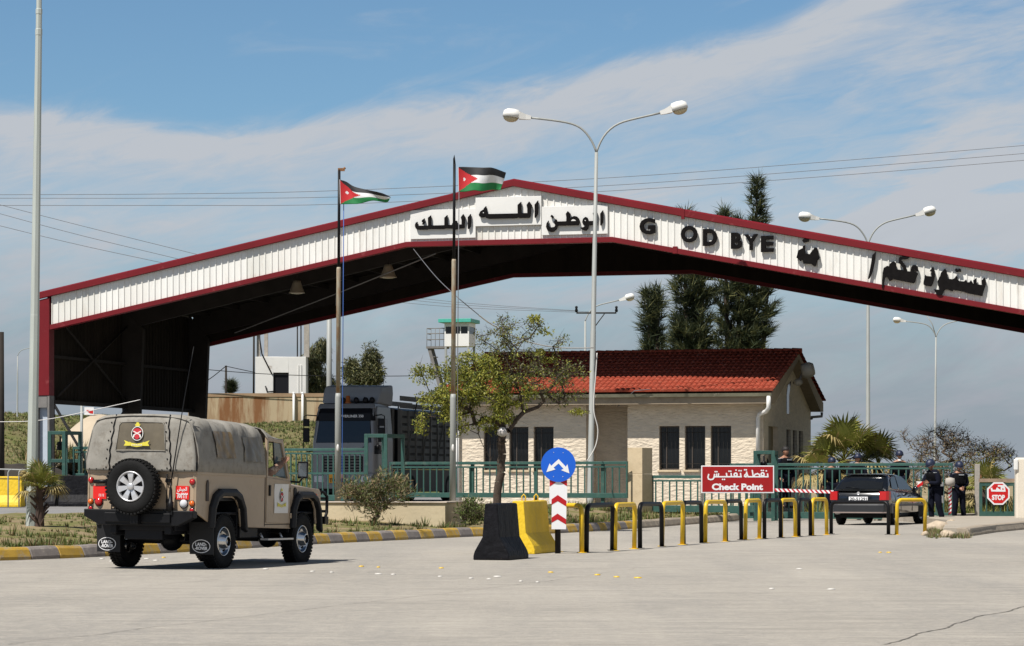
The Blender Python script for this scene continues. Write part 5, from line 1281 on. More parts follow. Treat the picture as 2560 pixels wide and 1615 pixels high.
def checkpoint():
    Y = 77.3; k = 210 / 2408
    ox = (1752 - 1280) / F * Y
    g = thing('checkpoint_sign', 'red rectangular checkpoint sign with white Arabic and English lettering', 'sign', (ox, Y, 0), 0)
    def lc(x, y): return ((1740 + x * k - 1752) / F * Y, CH - (1150 + y * k - HY) / F * Y)
    x0, z1 = lc(150, 160); x1, z0 = lc(2240, 950)
    MB().bx(x0, x1, 0, .03, z0, z1).build('frame', M_['sign_white'], g, bevel=.006)
    a0, b1 = lc(180, 190); a1, b0 = lc(2205, 912)
    pn = MB().bx(a0, a1, -.006, -.001, b0, b1).build('panel', mat('checkpoint_red', (.31, .002, .003), .45, var=.1, scale=4, col2=(.5, .25, .22), c2lo=.70, c2hi=.73, c2scale=14), g)
    t = MB(); u0, v0 = lc(455, 865); u1, v1 = lc(1920, 672)
    text(t, 'Check Point', (u0, u1, v0, v1), TR(0, -.008, 0), .004, 0, .045); t.build('lettering', M_['sign_white'], pn, recalc=False)
    t = MB(); w = 38 * k / F * Y
    S = lambda p, ww=w: stroke(t, p, ww, -.010, 0, None, lc)
    def E(cx, cy, rx, ry, a0=0, a1=360): return [(cx + rx * math.cos(R(a0 + (a1 - a0) * i / 14)), cy - ry * math.sin(R(a0 + (a1 - a0) * i / 14))) for i in range(15)]
    def dot(x, y): t.add([(lc(x, y)[0] + w * .62 * math.cos(a), -.0135, lc(x, y)[1] + w * .62 * math.sin(a)) for a in [math.pi / 4 * i for i in range(8)]], [list(range(8))])
    S([(2050, 480), (1490, 480)]); S([(2050, 400), (2062, 480)]); dot(2015, 312)
    S(E(1908, 410, 42, 45)); S([(1945, 430), (1950, 480)]); dot(1875, 300); dot(1928, 300)
    S([(1612, 300), (1640, 480)]); S([(1650, 470), (1700, 410), (1760, 390), (1815, 415), (1825, 455), (1800, 480)])
    S([(1448, 345), (1475, 440), (1500, 480)]); S([(1445, 390), (1400, 430), (1390, 470), (1430, 485), (1460, 440)]); dot(1395, 280); dot(1440, 282)
    S([(1297, 480), (530, 480)]); S([(1275, 385), (1290, 480)]); dot(1235, 305); dot(1290, 307)
    S(E(1135, 420, 42, 45)); S([(1170, 440), (1180, 480)]); dot(1147, 290)
    S([(1005, 385), (1015, 480)]); dot(945, 320); dot(995, 322)
    S([(872, 385), (885, 480)]); dot(762, 556); dot(815, 556)
    S([(645, 395), (635, 480)]); S([(590, 405), (580, 480)]); S([(530, 412), (515, 500), (480, 550), (420, 562), (360, 545), (342, 490), (362, 415)]); dot(550, 335); dot(598, 335)
    t.build('arabic_lettering', M_['sign_white'], pn, recalc=False)
checkpoint()
def stop_sign():
    Y = 78.2; k = 310 / 1570
    def lc(x, y): return ((2250 + x * k - 2440) / F * Y, CH - (1080 + y * k - HY) / F * Y)
    X = (2440 - 1280) / F * Y
    g = thing('stop_gate', 'short green gate carrying a red octagonal stop sign by the white wall', 'gate', (X, Y, 0), 0)
    x0, z1 = lc(1005, 640); x1, z0 = lc(1450, 1065)
    mb = MB(); mb.bx(x0, x1, -.03, .03, z1 - .1, z1); mb.bx(x0, x1, -.03, .03, z0, z0 + .14); mb.bx(x0, x0 + .08, -.031, .031, z0 + .14, z1 - .1); mb.bx(x1 - .04, x1, -.031, .031, z0 + .14, z1 - .1)
    mb.build('frame', M_['green'], g)
    for i in range(1, 5): x = x0 + (x1 - x0) * i / 5; MB().bx(x - .02, x + .02, -.02, .02, z0 + .14, z1 - .1).build('baluster', M_['green'], g)
    a, b = lc(1000, 590); c, d = lc(1450, 625); MB().bx(a, c, -.05, .05, d - .02, b).build('top_plank', mat('weathered_plank', (.28, .2, .14), .85, var=.3, scale=5), g)
    mb = MB()
    for s in (-.2, .2): mb.tube([(lc(1240, 760)[0] + s, -.05, .9), (lc(1240, 760)[0] + s * .7, -.04, .3)], .012, 5)
    mb.build('strut', M_['dark_steel'], g)
    # sign
    cx, cz_ = lc(1240, 778)
    s = thing('stop_sign', 'red octagonal stop sign with white border hanging on the short green gate', 'sign', (X + cx, Y - .07, cz_), 0)
    def octa(r, y0, y1, m, nm, par): return MB().prism([(r * math.cos(R(22.5 + 45 * i)), r * math.sin(R(22.5 + 45 * i))) for i in range(8)], 'y', y0, y1).build(nm, m, par)
    rr = 150 * k / F * Y * 1.03
    b = octa(rr, 0, .012, M_['sign_white'], 'border', s); r2 = octa(rr * .86, -.003, -.0005, M_['stop_red'], 'face', s)
    t = MB(); x0, z0 = lc(1158, 862); x1, z1 = lc(1322, 795)
    text(t, 'STOP', (x0 - cx, x1 - cx, z0 - cz_, z1 - cz_), TR(0, -.004, 0), .003, 0, .05)
    l2 = lambda x, y: (lc(x, y)[0] - cx, lc(x, y)[1] - cz_)
    w = 22 * k / F * Y; S = lambda p: stroke(t, p, w, -.006, 0, None, l2)
    S([(1152, 715), (1160, 742), (1320, 745), (1312, 700), (1280, 700), (1278, 738)]); S([(1215, 745), (1225, 715), (1250, 735)])
    for x, y in ((1250, 682), (1282, 684), (1300, 684)): S([(x - 8, y), (x + 8, y)])
    t.build('lettering', M_['sign_white'], r2, recalc=False)
    p = gp(2443, 1303)
    q = thing('grey_post', 'square weathered grey post standing left of the stop sign', 'post', (p.x, p.y, 0)); MB().bx(-.07, .07, -.07, .07, 0, 1.72).build('shaft', M_['concrete'], q, bevel=.01)
    for z in (1.3, .95, .6): MB().bx(.07, .12, -.05, .05, z, z + .1).build('hinge', M_['rust'], q)
    # small flat sign on the gate rail
stop_sign()
def striped_bar(name, label, cat, P0, P1, r, n, par=None):
    d = P1 - P0; L = d.length; g = thing(name, label, cat, P0); g.rotation_mode = 'QUATERNION'; g.rotation_quaternion = d.to_track_quat('X', 'Z')
    wm, rm = MB(), MB(); w = L / (2 * n)
    for i in range(2 * n):
        (wm if i % 2 else rm).prism([(i * w + w * .6, -r), ((i + 1) * w + w * .6, -r), ((i + 1) * w - w * .6, r), (i * w - w * .6, r)], 'y', -r, r)
    wm.build('white_stripes', M_['sign_white'], g); rm.build('red_stripes', mat('stripe_red', (.42, .02, .03), .5, var=.1) if 'stripe_red' not in bpy.data.materials else bpy.data.materials['stripe_red'], g)
    return g
striped_bar('boom_barrier', 'thin horizontal red and white striped barrier arm left of the black hatchback', 'barrier', at(1938, 1225, 78.3), at(2088, 1230, 76.9), .045, 13)
striped_bar('striped_pole', 'upright red and white striped pole between the two helmeted guards', 'barrier', at(2374.5, 1285, 78.6), at(2376, 1202, 78.6), .04, 8)
p = at(2349, 1246, 78.3); g = thing('traffic_cabinet', 'small grey cabinet behind the guard beside the car', 'box', (p.x, p.y, .55)); MB().bx(-.19, .12, 0, .2, 0, .62).build('box', mat('cabinet_grey', (.22, .22, .22), .6, var=.05), g, bevel=.01); MB().bx(-.07, .0, .05, .15, -.55, 0).build('leg', M_['green'], g)
MB_c = MB().lathe([(.0, -.13), (.13, -.1), (.15, 0), (.13, .12), (0, .15)], TR(.32, .05, .62) @ RX(R(90)) @ RX(R(-90)), 14).build('lamp', M_['concrete'], g)

# ------------------------------------------------------------------ jersey blocks
def jersey(label, p, rz, L, h, mm, hooks=False, group='concrete barrier blocks', z=0):
    g = thing('concrete_barrier', label, 'barrier', (p[0], p[1], z), rz, group)
    prof = [(-.30, 0), (.30, 0), (.30, .07), (.28, .14), (.145, .36), (.105, h - .02), (.09, h), (-.09, h), (-.105, h - .02), (-.145, .36), (-.28, .14), (-.30, .07)]
    mb = MB(); rings = []
    n = 14
    for i in range(n + 1):
        y = L * i / n; rings.append([(x + .007 * mnoise.noise(Vector((x * 6, y * 7, z_ * 6 + p[0]))) * (z_ > 0), y + (.012 * mnoise.noise(Vector((x * 9, i, z_ * 9))) if i in (0, n) else 0), z_ + .006 * mnoise.noise(Vector((x * 7, y * 6, 3))) * (z_ > .05)) for x, z_ in prof])
    mb.loft(rings, 0, False); mb.build('block', mm, g, bevel=.018)
    if hooks:
        for y in (.35, L - .35): MB().tube([(-.03, y, h - .05), (-.035, y, h + .07), (0, y, h + .11), (.035, y, h + .07), (.03, y, h - .05)], .011, 6).build('lifting_loop', M_['yellow'], g)
    return g
jersey('black painted concrete block at the front end of the hoop row', (-.335, 41.75), -R(19), 1.0, .90, M_['black_c'])
jersey('bright yellow painted concrete block with lifting loops just behind the black one', (.10, 45.1), -R(17), 1.45, .91, M_['yellow_c'], True)
x = lambda px, Y: (px - 1280) / F * Y
jersey('yellow concrete block at the far left edge behind the leaning lamp post', (x(57, 80), 80), R(86), 3.2, .93, M_['yellow_c'], z=.42)
jersey('black concrete block half hidden by the small palm at the left', (x(150, 83), 82.6), R(84), 1.9, .62, M_['black_c'], z=.42)
jersey('black concrete block below the green gate section, left of the tan vehicle', (x(330, 83), 82.2), R(86), 2.15, .96, M_['black_c'], z=.42)

# ------------------------------------------------------------------ hoop barriers
def hoop(p0, p1, h, yellow, label, r=.04):
    P0 = gp(*p0); P1 = gp(*p1); L, a = span(P0, P1)
    g = thing('hoop_barrier', label, 'hoop barrier', P0, 0, 'black and yellow hoop barriers', rot=(R(rnd(-1.6, 1.6)), R(rnd(-.5, .5)), a + R(rnd(-2, 2))))
    c = min(.13, L * .32); pts = [(0, 0, 0), (0, 0, h - c)]
    for i in range(1, 6): t = i * math.pi / 10; pts.append((c - c * math.cos(t), 0, h - c + c * math.sin(t)))
    for i in range(0, 6): t = math.pi / 2 - i * math.pi / 10; pts.append((L - c + c * math.cos(t), 0, h - c + c * math.sin(t)))
    pts.append((L, 0, 0))
    MB().tube(pts, r, 14).build('hoop', M_['yellow'] if yellow else M_['black'], g)
    for xx in (0, L): MB().lathe([(.09, .0), (.09, .008), (.045, .012)], TR(xx, 0, .001), 14).build('foot_plate', M_['yellow'] if yellow else M_['black'], g)
HL = [  # left foot, right foot, photo pixels of the ground contacts, colour
    ((1396, 1379.5), (1457, 1382.5), 1), ((1466, 1382), (1530, 1377), 0), ((1537, 1377), (1590, 1372.5), 1), ((1600, 1371), (1649, 1366.5), 0), ((1655, 1366), (1700, 1362), 1),
    ((1709, 1361), (1756, 1357.5), 0), ((1763, 1357), (1807, 1353.5), 1), ((1815, 1353), (1857, 1350), 0), ((1863, 1349.5), (1902, 1347), 1), ((1911, 1347), (1948, 1344.5), 0),
    ((1953, 1344), (1988, 1342), 1), ((1997, 1341), (2026, 1339.5), 0), ((2031, 1339), (2065, 1337), 1), ((2078, 1335), (2223, 1337.5), 0), ((2241.5, 1337), (2312, 1336), 1)]
W_ = ['first yellow hoop, half hidden behind the chevron board', 'first black hoop, just right of the chevron sign', 'second yellow hoop of the row', 'second black hoop of the row, below the stone pillar', 'yellow hoop just left of the checkpoint sign, third yellow of the row',
      'third black hoop, below the left edge of the checkpoint sign', 'yellow hoop below the middle of the checkpoint sign', 'fourth black hoop, below the word Point of the checkpoint sign', 'yellow hoop in front of the gate tower below the right end of the sign',
      'narrow black hoop directly right of the gate tower', 'yellow hoop with a slanting top below the striped barrier arm', 'black hoop between two yellow ones below the striped barrier arm', 'yellow hoop standing just left of the black hatchback', 'wide black hoop standing across the rear of the black hatchback', 'wide yellow hoop at the far right end, beside the hatchback']
for i, (a, b, yl) in enumerate(HL): hoop(a, b, .82 if i < 13 else (.74 if i == 13 else .80), yl, W_[i], .043)

# ------------------------------------------------------------------ lamp posts, poles
K_ = .002641
LA = [(0, 0), (-30, 90), (-80, 180), (-150, 270), (-230, 325), (-340, 362), (-570, 395), (-795, 418)]
RA = [(0, 0), (30, 90), (80, 190), (160, 285), (270, 355), (390, 390), (570, 430), (775, 477)]
def lamp_head(par, end, dirx, tilt, s=1):
    M = TR(*end) @ RY(-tilt * dirx) @ Matrix.Scale(dirx, 4, (1, 0, 0))
    q = MB(); q.loft([[(x_, y, z) for y, z in ((-w, zl), (w, zl), (w, zh), (-w, zh))] for x_, w, zl, zh in ((-.02, .05, -.06, .06), (.15, .07, -.08, .08), (.36, .13, -.09, .14))], 0, False, M)
    q.loft([[(x_, w * math.cos(a), z0 + hh * max(0, math.sin(a)) ** .7 if math.sin(a) > 0 else z0) for a in [math.pi * i / 8 for i in range(9)]] for x_, w, z0, hh in ((.34, .10, -.06, .18), (.40, .16, -.06, .26), (.55, .19, -.06, .28), (.75, .18, -.06, .27), (.86, .13, -.06, .20), (.88, .08, -.06, .1))], 0, True, M)
    h = q.build('lamp_head', M_['white'], par)
    MB().ell((.62, 0, -.07), (.24, .15, .15), fn=lambda p: Vector((p.x, p.y, min(p.z, 0))), M=M).build('glass_bowl', M_['lamp_glass'], h)
def lamp_post(label, px, Y, z0, pxj, pyj, s=1., rot=0, arms='LR', r0=.1, r1=.055, stub=False, group='double arm street lamps'):
    B = Vector(((px - 1280) / F * Y, Y, z0)); J = at(pxj, pyj, Y); H = J.z - z0; lean = J.x - B.x
    g = thing('street_lamp', label, 'street lamp', B, rot, group)
    zs = [0, .35, .36, H * .5, H * .5 + .01, H * .76, H * .76 + .01, H]; rs = [r0 * 1.05, r0 * 1.05, r0, r0 * .85, r0 * .8, r0 * .7, r0 * .64, r1]
    MB().tube([(lean * z / H, 0, z) for z in zs], rs, 12).build('pole', M_['galv'], g)
    for nm, A_, sx in (('L', LA, -1), ('R', RA, 1)):
        if nm not in arms: continue
        pts = [(lean + a * K_ * s, 0, H + b * K_ * s) for a, b in A_]
        # smooth the bend
        P = [Vector(p) for p in pts]; P2 = [P[0]]
        for i in range(1, len(P)): P2 += [P[i - 1].lerp(P[i], .5), P[i]]
        for _ in range(2): P2 = [P2[0]] + [(P2[i - 1] + P2[i] * 2 + P2[i + 1]) / 4 for i in range(1, len(P2) - 1)] + [P2[-1]]
        a = MB().tube(P2, r1 * .62, 8).build('arm', M_['galv'], g)
        lamp_head(a, P2[-1], sx, R(7 if sx < 0 else 15), s)
    if stub: MB().tube([(lean, 0, H), (lean - .25, 0, H + .9), (lean - .9, 0, H + 1.9)], r1 * .6, 6).build('broken_arm', M_['galv'], g)
    return g
lamp_post('tall grey double-arm street lamp standing in front of the gatehouse recess', 1475, 84.0, .3, 1491, 381)
lamp_post('double-arm street lamp rising behind the right slope of the canopy', 2170, 113, .2, 2170, 611, 1)
lamp_post('distant double-arm street lamp with a third broken arm, above the bare shrubs', 2336, 183, 0, 2340, 843, 1, stub=True)
lamp_post('distant single-arm street lamp behind the gatehouse roof, left of the big conifers', 1463, 150, 0, 1463, 803, .95, arms='R', group='single arm street lamps')
lamp_post('faint thin street lamp far away at the left edge of the hillside', 43, 200, 5, 44, 890, .5, arms='R', r0=.07, r1=.04, group='single arm street lamps')
# leaning tall post on the left
g = thing('tall_post', 'tall leaning octagonal grey lamp post rising out of the frame at the left', 'street lamp', (x(78, 50), 50, .38))
pts = []; rs = []
for z, r in ((0, .105), (.5, .104), (4, .088), (4.01, .086), (9.3, .063), (9.31, .068), (9.42, .068), (9.43, .058), (9.7, .058), (9.71, .064), (9.8, .064), (9.81, .052), (12, .045)): pts.append((.019 * z - .0004 * z * z, 0, z)); rs.append(r)
MB().tube(pts, rs, 8, smooth=False).build('pole', mat('pale_galvanised', (.40, .43, .40), .5, var=.1, scale=2, stretch=(6, 6, .5), col2=(.26, .25, .21), c2lo=.62, c2hi=.8), g)
MB().tube([(.17, 0, 12), (.6, 0, 12.7), (1.6, 0, 13)], .035, 8).build('arm', M_['galv'], g)
def pole(name, label, cat, px, Y, z0, py1, r, m, extra=None, dx=0):
    B = Vector((x(px, Y), Y, z0)); z1 = at(px, py1, Y).z - z0
    g = thing(name, label, cat, B); MB().tube([(0, 0, 0), (dx, 0, z1)], [r, r * .8], 10).build('shaft', m, g); return g, z1
pole('wooden_pole', 'dark wooden pole cut by the left edge of the frame', 'pole', 2, 88, .4, 830, .13, M_['dark_steel'])
pole('steel_pole', 'grey steel pole behind the lorry cab, left of the first flagpole', 'pole', 823, 110, .3, 705, .13, M_['galv'])
pole('thin_pole', 'short thin grey pole standing on the pale sand mound', 'pole', 204, 128, .5, 1000, .08, M_['galv'])
g, z1 = pole('utility_pole', 'small dark utility pole with cables on the hillside beside the white hut', 'pole', 565, 218, 6, 914, .11, M_['dark_steel'])
g, z1 = pole('utility_pole', 'utility pole with an insulator crossarm behind the central street lamp', 'pole', 1483, 150, 0, 778, .14, M_['dark_steel'])
MB().tube([(x(1441, 150) - x(1483, 150), 0, z1 - .1), (x(1541, 150) - x(1483, 150), 0, z1 - .1)], .05, 6).build('crossarm', M_['dark_steel'], g)
for pxx in (1441, 1486, 1541): MB().lathe([(.07, 0), (.09, .1), (.06, .2), (.09, .3), (0, .36)], TR(x(pxx, 150) - x(1483, 150), 0, z1 - .05), 8).build('insulator', M_['black'], g)
MB().tube([(0, 0, z1 - 1.0), (x(1511, 150) - x(1483, 150), 0, z1 - .15)], .03, 5).build('brace', M_['dark_steel'], g)

def wire(name, label, cat, pts, Y, r, m, group=None, sub=6):
    Ys = Y if isinstance(Y, (list, tuple)) else [Y] * len(pts)
    P = [at(p[0] * 1.0631, p[1] * 1.0631, y) for p, y in zip(pts, Ys)]
    Q = []
    for i in range(len(P) - 1):
        p0, p1, p2, p3 = P[max(0, i - 1)], P[i], P[i + 1], P[min(len(P) - 1, i + 2)]
        for j in range(sub):
            t = j / sub; Q.append(.5 * ((2 * p1) + (p2 - p0) * t + (2 * p0 - 5 * p1 + 4 * p2 - p3) * t * t + (3 * p1 - 3 * p2 + p3 - p0) * t ** 3))
    Q.append(P[-1]); o = MB().tube(Q, r, 5).build(name, m, loc=Q[0]); return tag(o, label, cat, group)
wire('power_line', 'highest of the three long wires crossing the sky above the canopy', 'power line', [(-60, 458), (400, 456), (800, 448), (1400, 420), (1900, 384), (2480, 336)], 140, .014, M_['cable'], 'wires across the sky')
wire('power_line', 'middle of the three long wires crossing the sky above the canopy', 'power line', [(-60, 466), (400, 466), (800, 463), (1400, 438), (1900, 402), (2480, 355)], 140, .014, M_['cable'], 'wires across the sky')
wire('power_line', 'lowest of the three long wires crossing the sky above the canopy', 'power line', [(-60, 483), (400, 483), (800, 480), (1400, 451), (1900, 418), (2480, 371)], 140, .014, M_['cable'], 'wires across the sky')
wire('power_line', 'upper of the three wires slanting down at the left behind the canopy roof', 'power line', [(-60, 466), (200, 533), (560, 622)], 145, .014, M_['cable'], 'wires slanting down at the left')
wire('power_line', 'middle of the three wires slanting down at the left behind the canopy roof', 'power line', [(-60, 486), (200, 556), (560, 642)], 145, .014, M_['cable'], 'wires slanting down at the left')
wire('power_line', 'lower of the three wires slanting down at the left behind the canopy roof', 'power line', [(-60, 516), (200, 579), (560, 655)], 145, .014, M_['cable'], 'wires slanting down at the left')
for i, (y0, y1, w_) in enumerate(((697, 731, 'top'), (704, 734, 'second'), (713, 737, 'bottom'))): wire('power_line', f'{w_} of three faint wires running from under the canopy to the insulator crossarm', 'power line', [(880, y0 - 8), (1100, (y0 + y1) / 2 - 1), (1360 + 40 * i, y1)], 150, .012, M_['cable'], 'wires at the insulator crossarm')
wire('power_line', 'cable sagging from the small hillside utility pole to the canopy leg', 'power line', [(440, 918), (490, 893), (531, 861)], 217, .035, M_['black'])
wire('power_line', 'cable running past the white hut and the lorry towards the watchtower', 'power line', [(440, 865), (600, 878), (760, 884), (960, 884), (1030, 880)], 216, .03, M_['black'])
wire('power_line', 'short cable from the hillside utility pole to the white hut', 'power line', [(531, 861), (600, 876)], 217, .03, M_['black'])
wire('dark_cable', 'thin dark cable slanting down from the canopy edge past the second flagpole', 'cable', [(968, 580), (1020, 645), (1070, 694), (1126, 741)], [91, 75, 63, 65], .011, M_['cable'])
wire('white_cable', 'white cable looping from the second flagpole to the central street lamp', 'cable', [(1126, 741), (1160, 765), (1230, 800), (1310, 817), (1395, 818)], [65, 67, 72, 78, 83.7], .017, M_['white_wire'])
wire('white_cable', 'white cable running low past the left canopy leg over the sand mound', 'cable', [(-40, 992), (60, 991), (118, 985), (170, 975), (262, 955), (330, 940)], 86, .013, M_['white_wire'])
wire('white_cable', 'white cable hanging down along the central street lamp post', 'cable', [(1404, 830), (1401, 880), (1396, 960), (1406, 1010), (1400, 1050), (1380, 1085)], 83.7, .018, M_['white_wire'])

# ------------------------------------------------------------------ flagpoles and flags
def flagpole(label, pxb, pxt, pyt, Y, z0, yj1, yj2, blue):
    B = Vector((x(pxb, Y), Y, z0)); T_ = at(pxt, pyt, Y) - B
    g = thing('flagpole', label, 'flagpole', B, group='flagpoles in the planter')
    f = lambda py: (at(pxb, py, Y).z - z0)
    def P(z): return (T_.x * z / T_.z, 0, z)
    za, zb = f(yj1), f(yj2)
    MB().tube([P(0), P(za - .1), P(za)], [.072, .072, .060], 14).build('lower_shaft', M_['galv'], g)
    MB().tube([P(za), P(zb - .05), P(zb)], [.054, .054, .045], 14).build('middle_shaft', mat('rusty_galvanised', (.30, .27, .20), .7, var=.15, scale=2, col2=(.24, .12, .05), c2lo=.5, c2hi=.62, c2scale=1.2, stretch=(3, 3, .7)), g)
    MB().tube([P(zb), P(T_.z)], [.036, .033], 10).build('upper_shaft', M_['black'], g)
    if blue: MB().box((T_.x + .05, 0, T_.z + .0), (.16, .05, .07)).tube([(T_.x + .1, 0, T_.z), (T_.x + .14, 0, T_.z + .05)], .03, 6).build('pulley', M_['rust'], g)
    else:
        MB().prism([(T_.x - .03, T_.z), (T_.x + .03, T_.z), (T_.x + .02, T_.z + .1), (T_.x - .0, T_.z + .22), (T_.x - .03, T_.z + .12)], 'y', -.015, .015).build('finial', M_['black'], g)
    MB().tube([(T_.x + .11, -.02, T_.z - .5), (T_.x + .09 if blue else T_.x + .08, -.03, T_.z * .5), (.11, -.05, .85), (.10, -.06, .5)], .010, 5).build('rope', M_['blue_rope'] if blue else M_['cable'], g)
    q = MB(); q.ell((0.01, -.07, f(1120)), (.035, .03, .09), n=8, m=6); q.build('rope_cleat', M_['white_wire'], g)
flagpole('flagpole with a blue rope, in front of the lorry', 844, 848, 424, 62.2, .55, 983, 668, True)
flagpole('slightly taller flagpole behind the end of the planter wall, right of the lorry', 1131.5, 1136, 410, 61.5, .55, 985, 648, False)
def flag(label, top, bot, apex, Y, star):
    k = .3239; f = lambda q: (780 + q[0] * k, 380 + q[1] * k)
    def interp(lst, t):
        L_ = len(lst) - 1; s = t * L_; i = min(L_ - 1, int(s)); u = s - i
        p0, p1, p2, p3 = [Vector(lst[max(0, min(L_, j))]) for j in (i - 1, i, i + 1, i + 2)]
        return .5 * ((2 * p1) + (p2 - p0) * u + (2 * p0 - 5 * p1 + 4 * p2 - p3) * u * u + (3 * p1 - 3 * p2 + p3 - p0) * u ** 3)
    O = at(*f(top[0]), Y)
    nu, nv = 60, 30; vs = []; fs = []
    for j in range(nv + 1):
        for i in range(nu + 1):
            u, v = i / nu, j / nv
            p = interp(top, u).lerp(interp(bot, u), v); w = at(*f(p), Y) - O
            w.y = .10 * math.sin(u * 7 + v * 1.5) * u ** .6 + .04 * math.sin(u * 15 - v * 4) * u
            vs.append(w)
    o = []
    me = bpy.data.meshes.new('flag'); mi = []
    for j in range(nv):
        for i in range(nu):
            a = j * (nu + 1) + i; fs.append((a, a + 1, a + nu + 2, a + nu + 1))
            u, v = (i + .5) / nu, (j + .5) / nv
            m = 0 if abs(v - .5) * 2 < 1 - u / apex else (1 if v < .333 else 2 if v < .667 else 3)
            if u < .025: m = 2
            su, sv = (u - apex * .36) / .030, (v - .5) / .06
            if su * su + sv * sv < 1: m = 2
            mi.append(m)
    me.from_pydata([tuple(v) for v in vs], [], fs)
    for i, p in enumerate(me.polygons): p.material_index = mi[i]; p.use_smooth = True
    for m in ('flag_red', 'flag_black', 'flag_white', 'flag_green'): me.materials.append(M_[m])
    ob = bpy.data.objects.new('flag', me); C.objects.link(ob); ob.location = O
    s = ob.modifiers.new('solid', 'SOLIDIFY'); s.thickness = .006
    tag(ob, label, 'flag', 'flags on the flagpoles')
flag('drooping black, white, green and red flag on the left flagpole', [(213, 213), (265, 228), (330, 268), (440, 296), (540, 320), (605, 343)], [(217, 403), (300, 402), (370, 400), (470, 378), (570, 385), (600, 360)], .46, 62.1, 1)
flag('wide flying black, white, green and red flag on the right flagpole, by the canopy peak', [(1127, 115), (1180, 113), (1260, 118), (1330, 122), (1400, 126), (1498, 155)], [(1130, 308), (1190, 306), (1250, 298), (1310, 305), (1390, 288), (1455, 292)], .48, 61.4, 1)

# ------------------------------------------------------------------ distant buildings
def watchtower():
    Y = 178; c = at(1150, 1195, Y); k = Y / F
    g = thing('watchtower', 'small white watchtower with a teal roof and side stairs behind the gatehouse tree', 'watchtower', (c.x, Y, 0), -R(14)); g.scale = (.74, .74, 1)
    z = lambda py: CH + (HY - py) * k
    w = 1.15
    MB().bx(-1.62, 1.45, -1.62, 1.62, z(808), z(799)).build('roof_slab', M_['teal'], g, bevel=.02)
    q = MB(); q.bx(-w, w, -w, w, z(867), z(836)); q.bx(-w, w, -w, w, z(818), z(808))
    for xx in (-w + .06, w - .06):
        for yy in (-w + .06, w - .06): q.bx(xx - .06, xx + .06, yy - .06, yy + .06, z(836), z(818))
    for xx in (-.35, .35): q.bx(xx - .04, xx + .04, -w, -w + .08, z(836), z(818))
    q.build('cabin', M_['white'], g)
    MB().bx(-w + .05, w - .05, -w + .05, w - .05, z(836), z(818)).build('window', M_['glass'], g)
    for xx in (-w + .1, w - .1):
        for yy in (-w + .1, w - .1): MB().bx(xx - .09, xx + .09, yy - .09, yy + .09, 0, z(868)).build('leg', M_['galv'], g)
    MB().bx(-2.95, -w, -.9, .5, z(867) - .12, z(866)).build('landing', M_['grey_steel'], g)
    q = MB()
    for zz in (z(864) + .4, z(864) + .8, z(864) + 1.15): q.tube([(-2.9, -.85, zz), (-w, -.85, zz)], .03, 5); q.tube([(-2.9, -.85, zz), (-2.9, .45, zz)], .03, 5)
    for xx in (-2.9, -2.5, -2.1, -1.7, -1.3): q.tube([(xx, -.85, z(866)), (xx, -.85, z(864) + 1.15)], .025, 5)
    q.build('handrail', M_['grey_steel'], g)
    q = MB()
    for s in (-.8, .3): q.prism([(-2.9, z(867)), (-2.6, z(867)), (.9, 1), (.6, 1)], 'y', s, s + .1)
    for i in range(14): t = i / 14; q.bx(-2.8 + 3.5 * t, -2.4 + 3.5 * t, -.75, .3, z(867) - (z(867) - 1) * t - .05, z(867) - (z(867) - 1) * t)
    q.build('stairs', M_['grey_steel'], g)
watchtower()
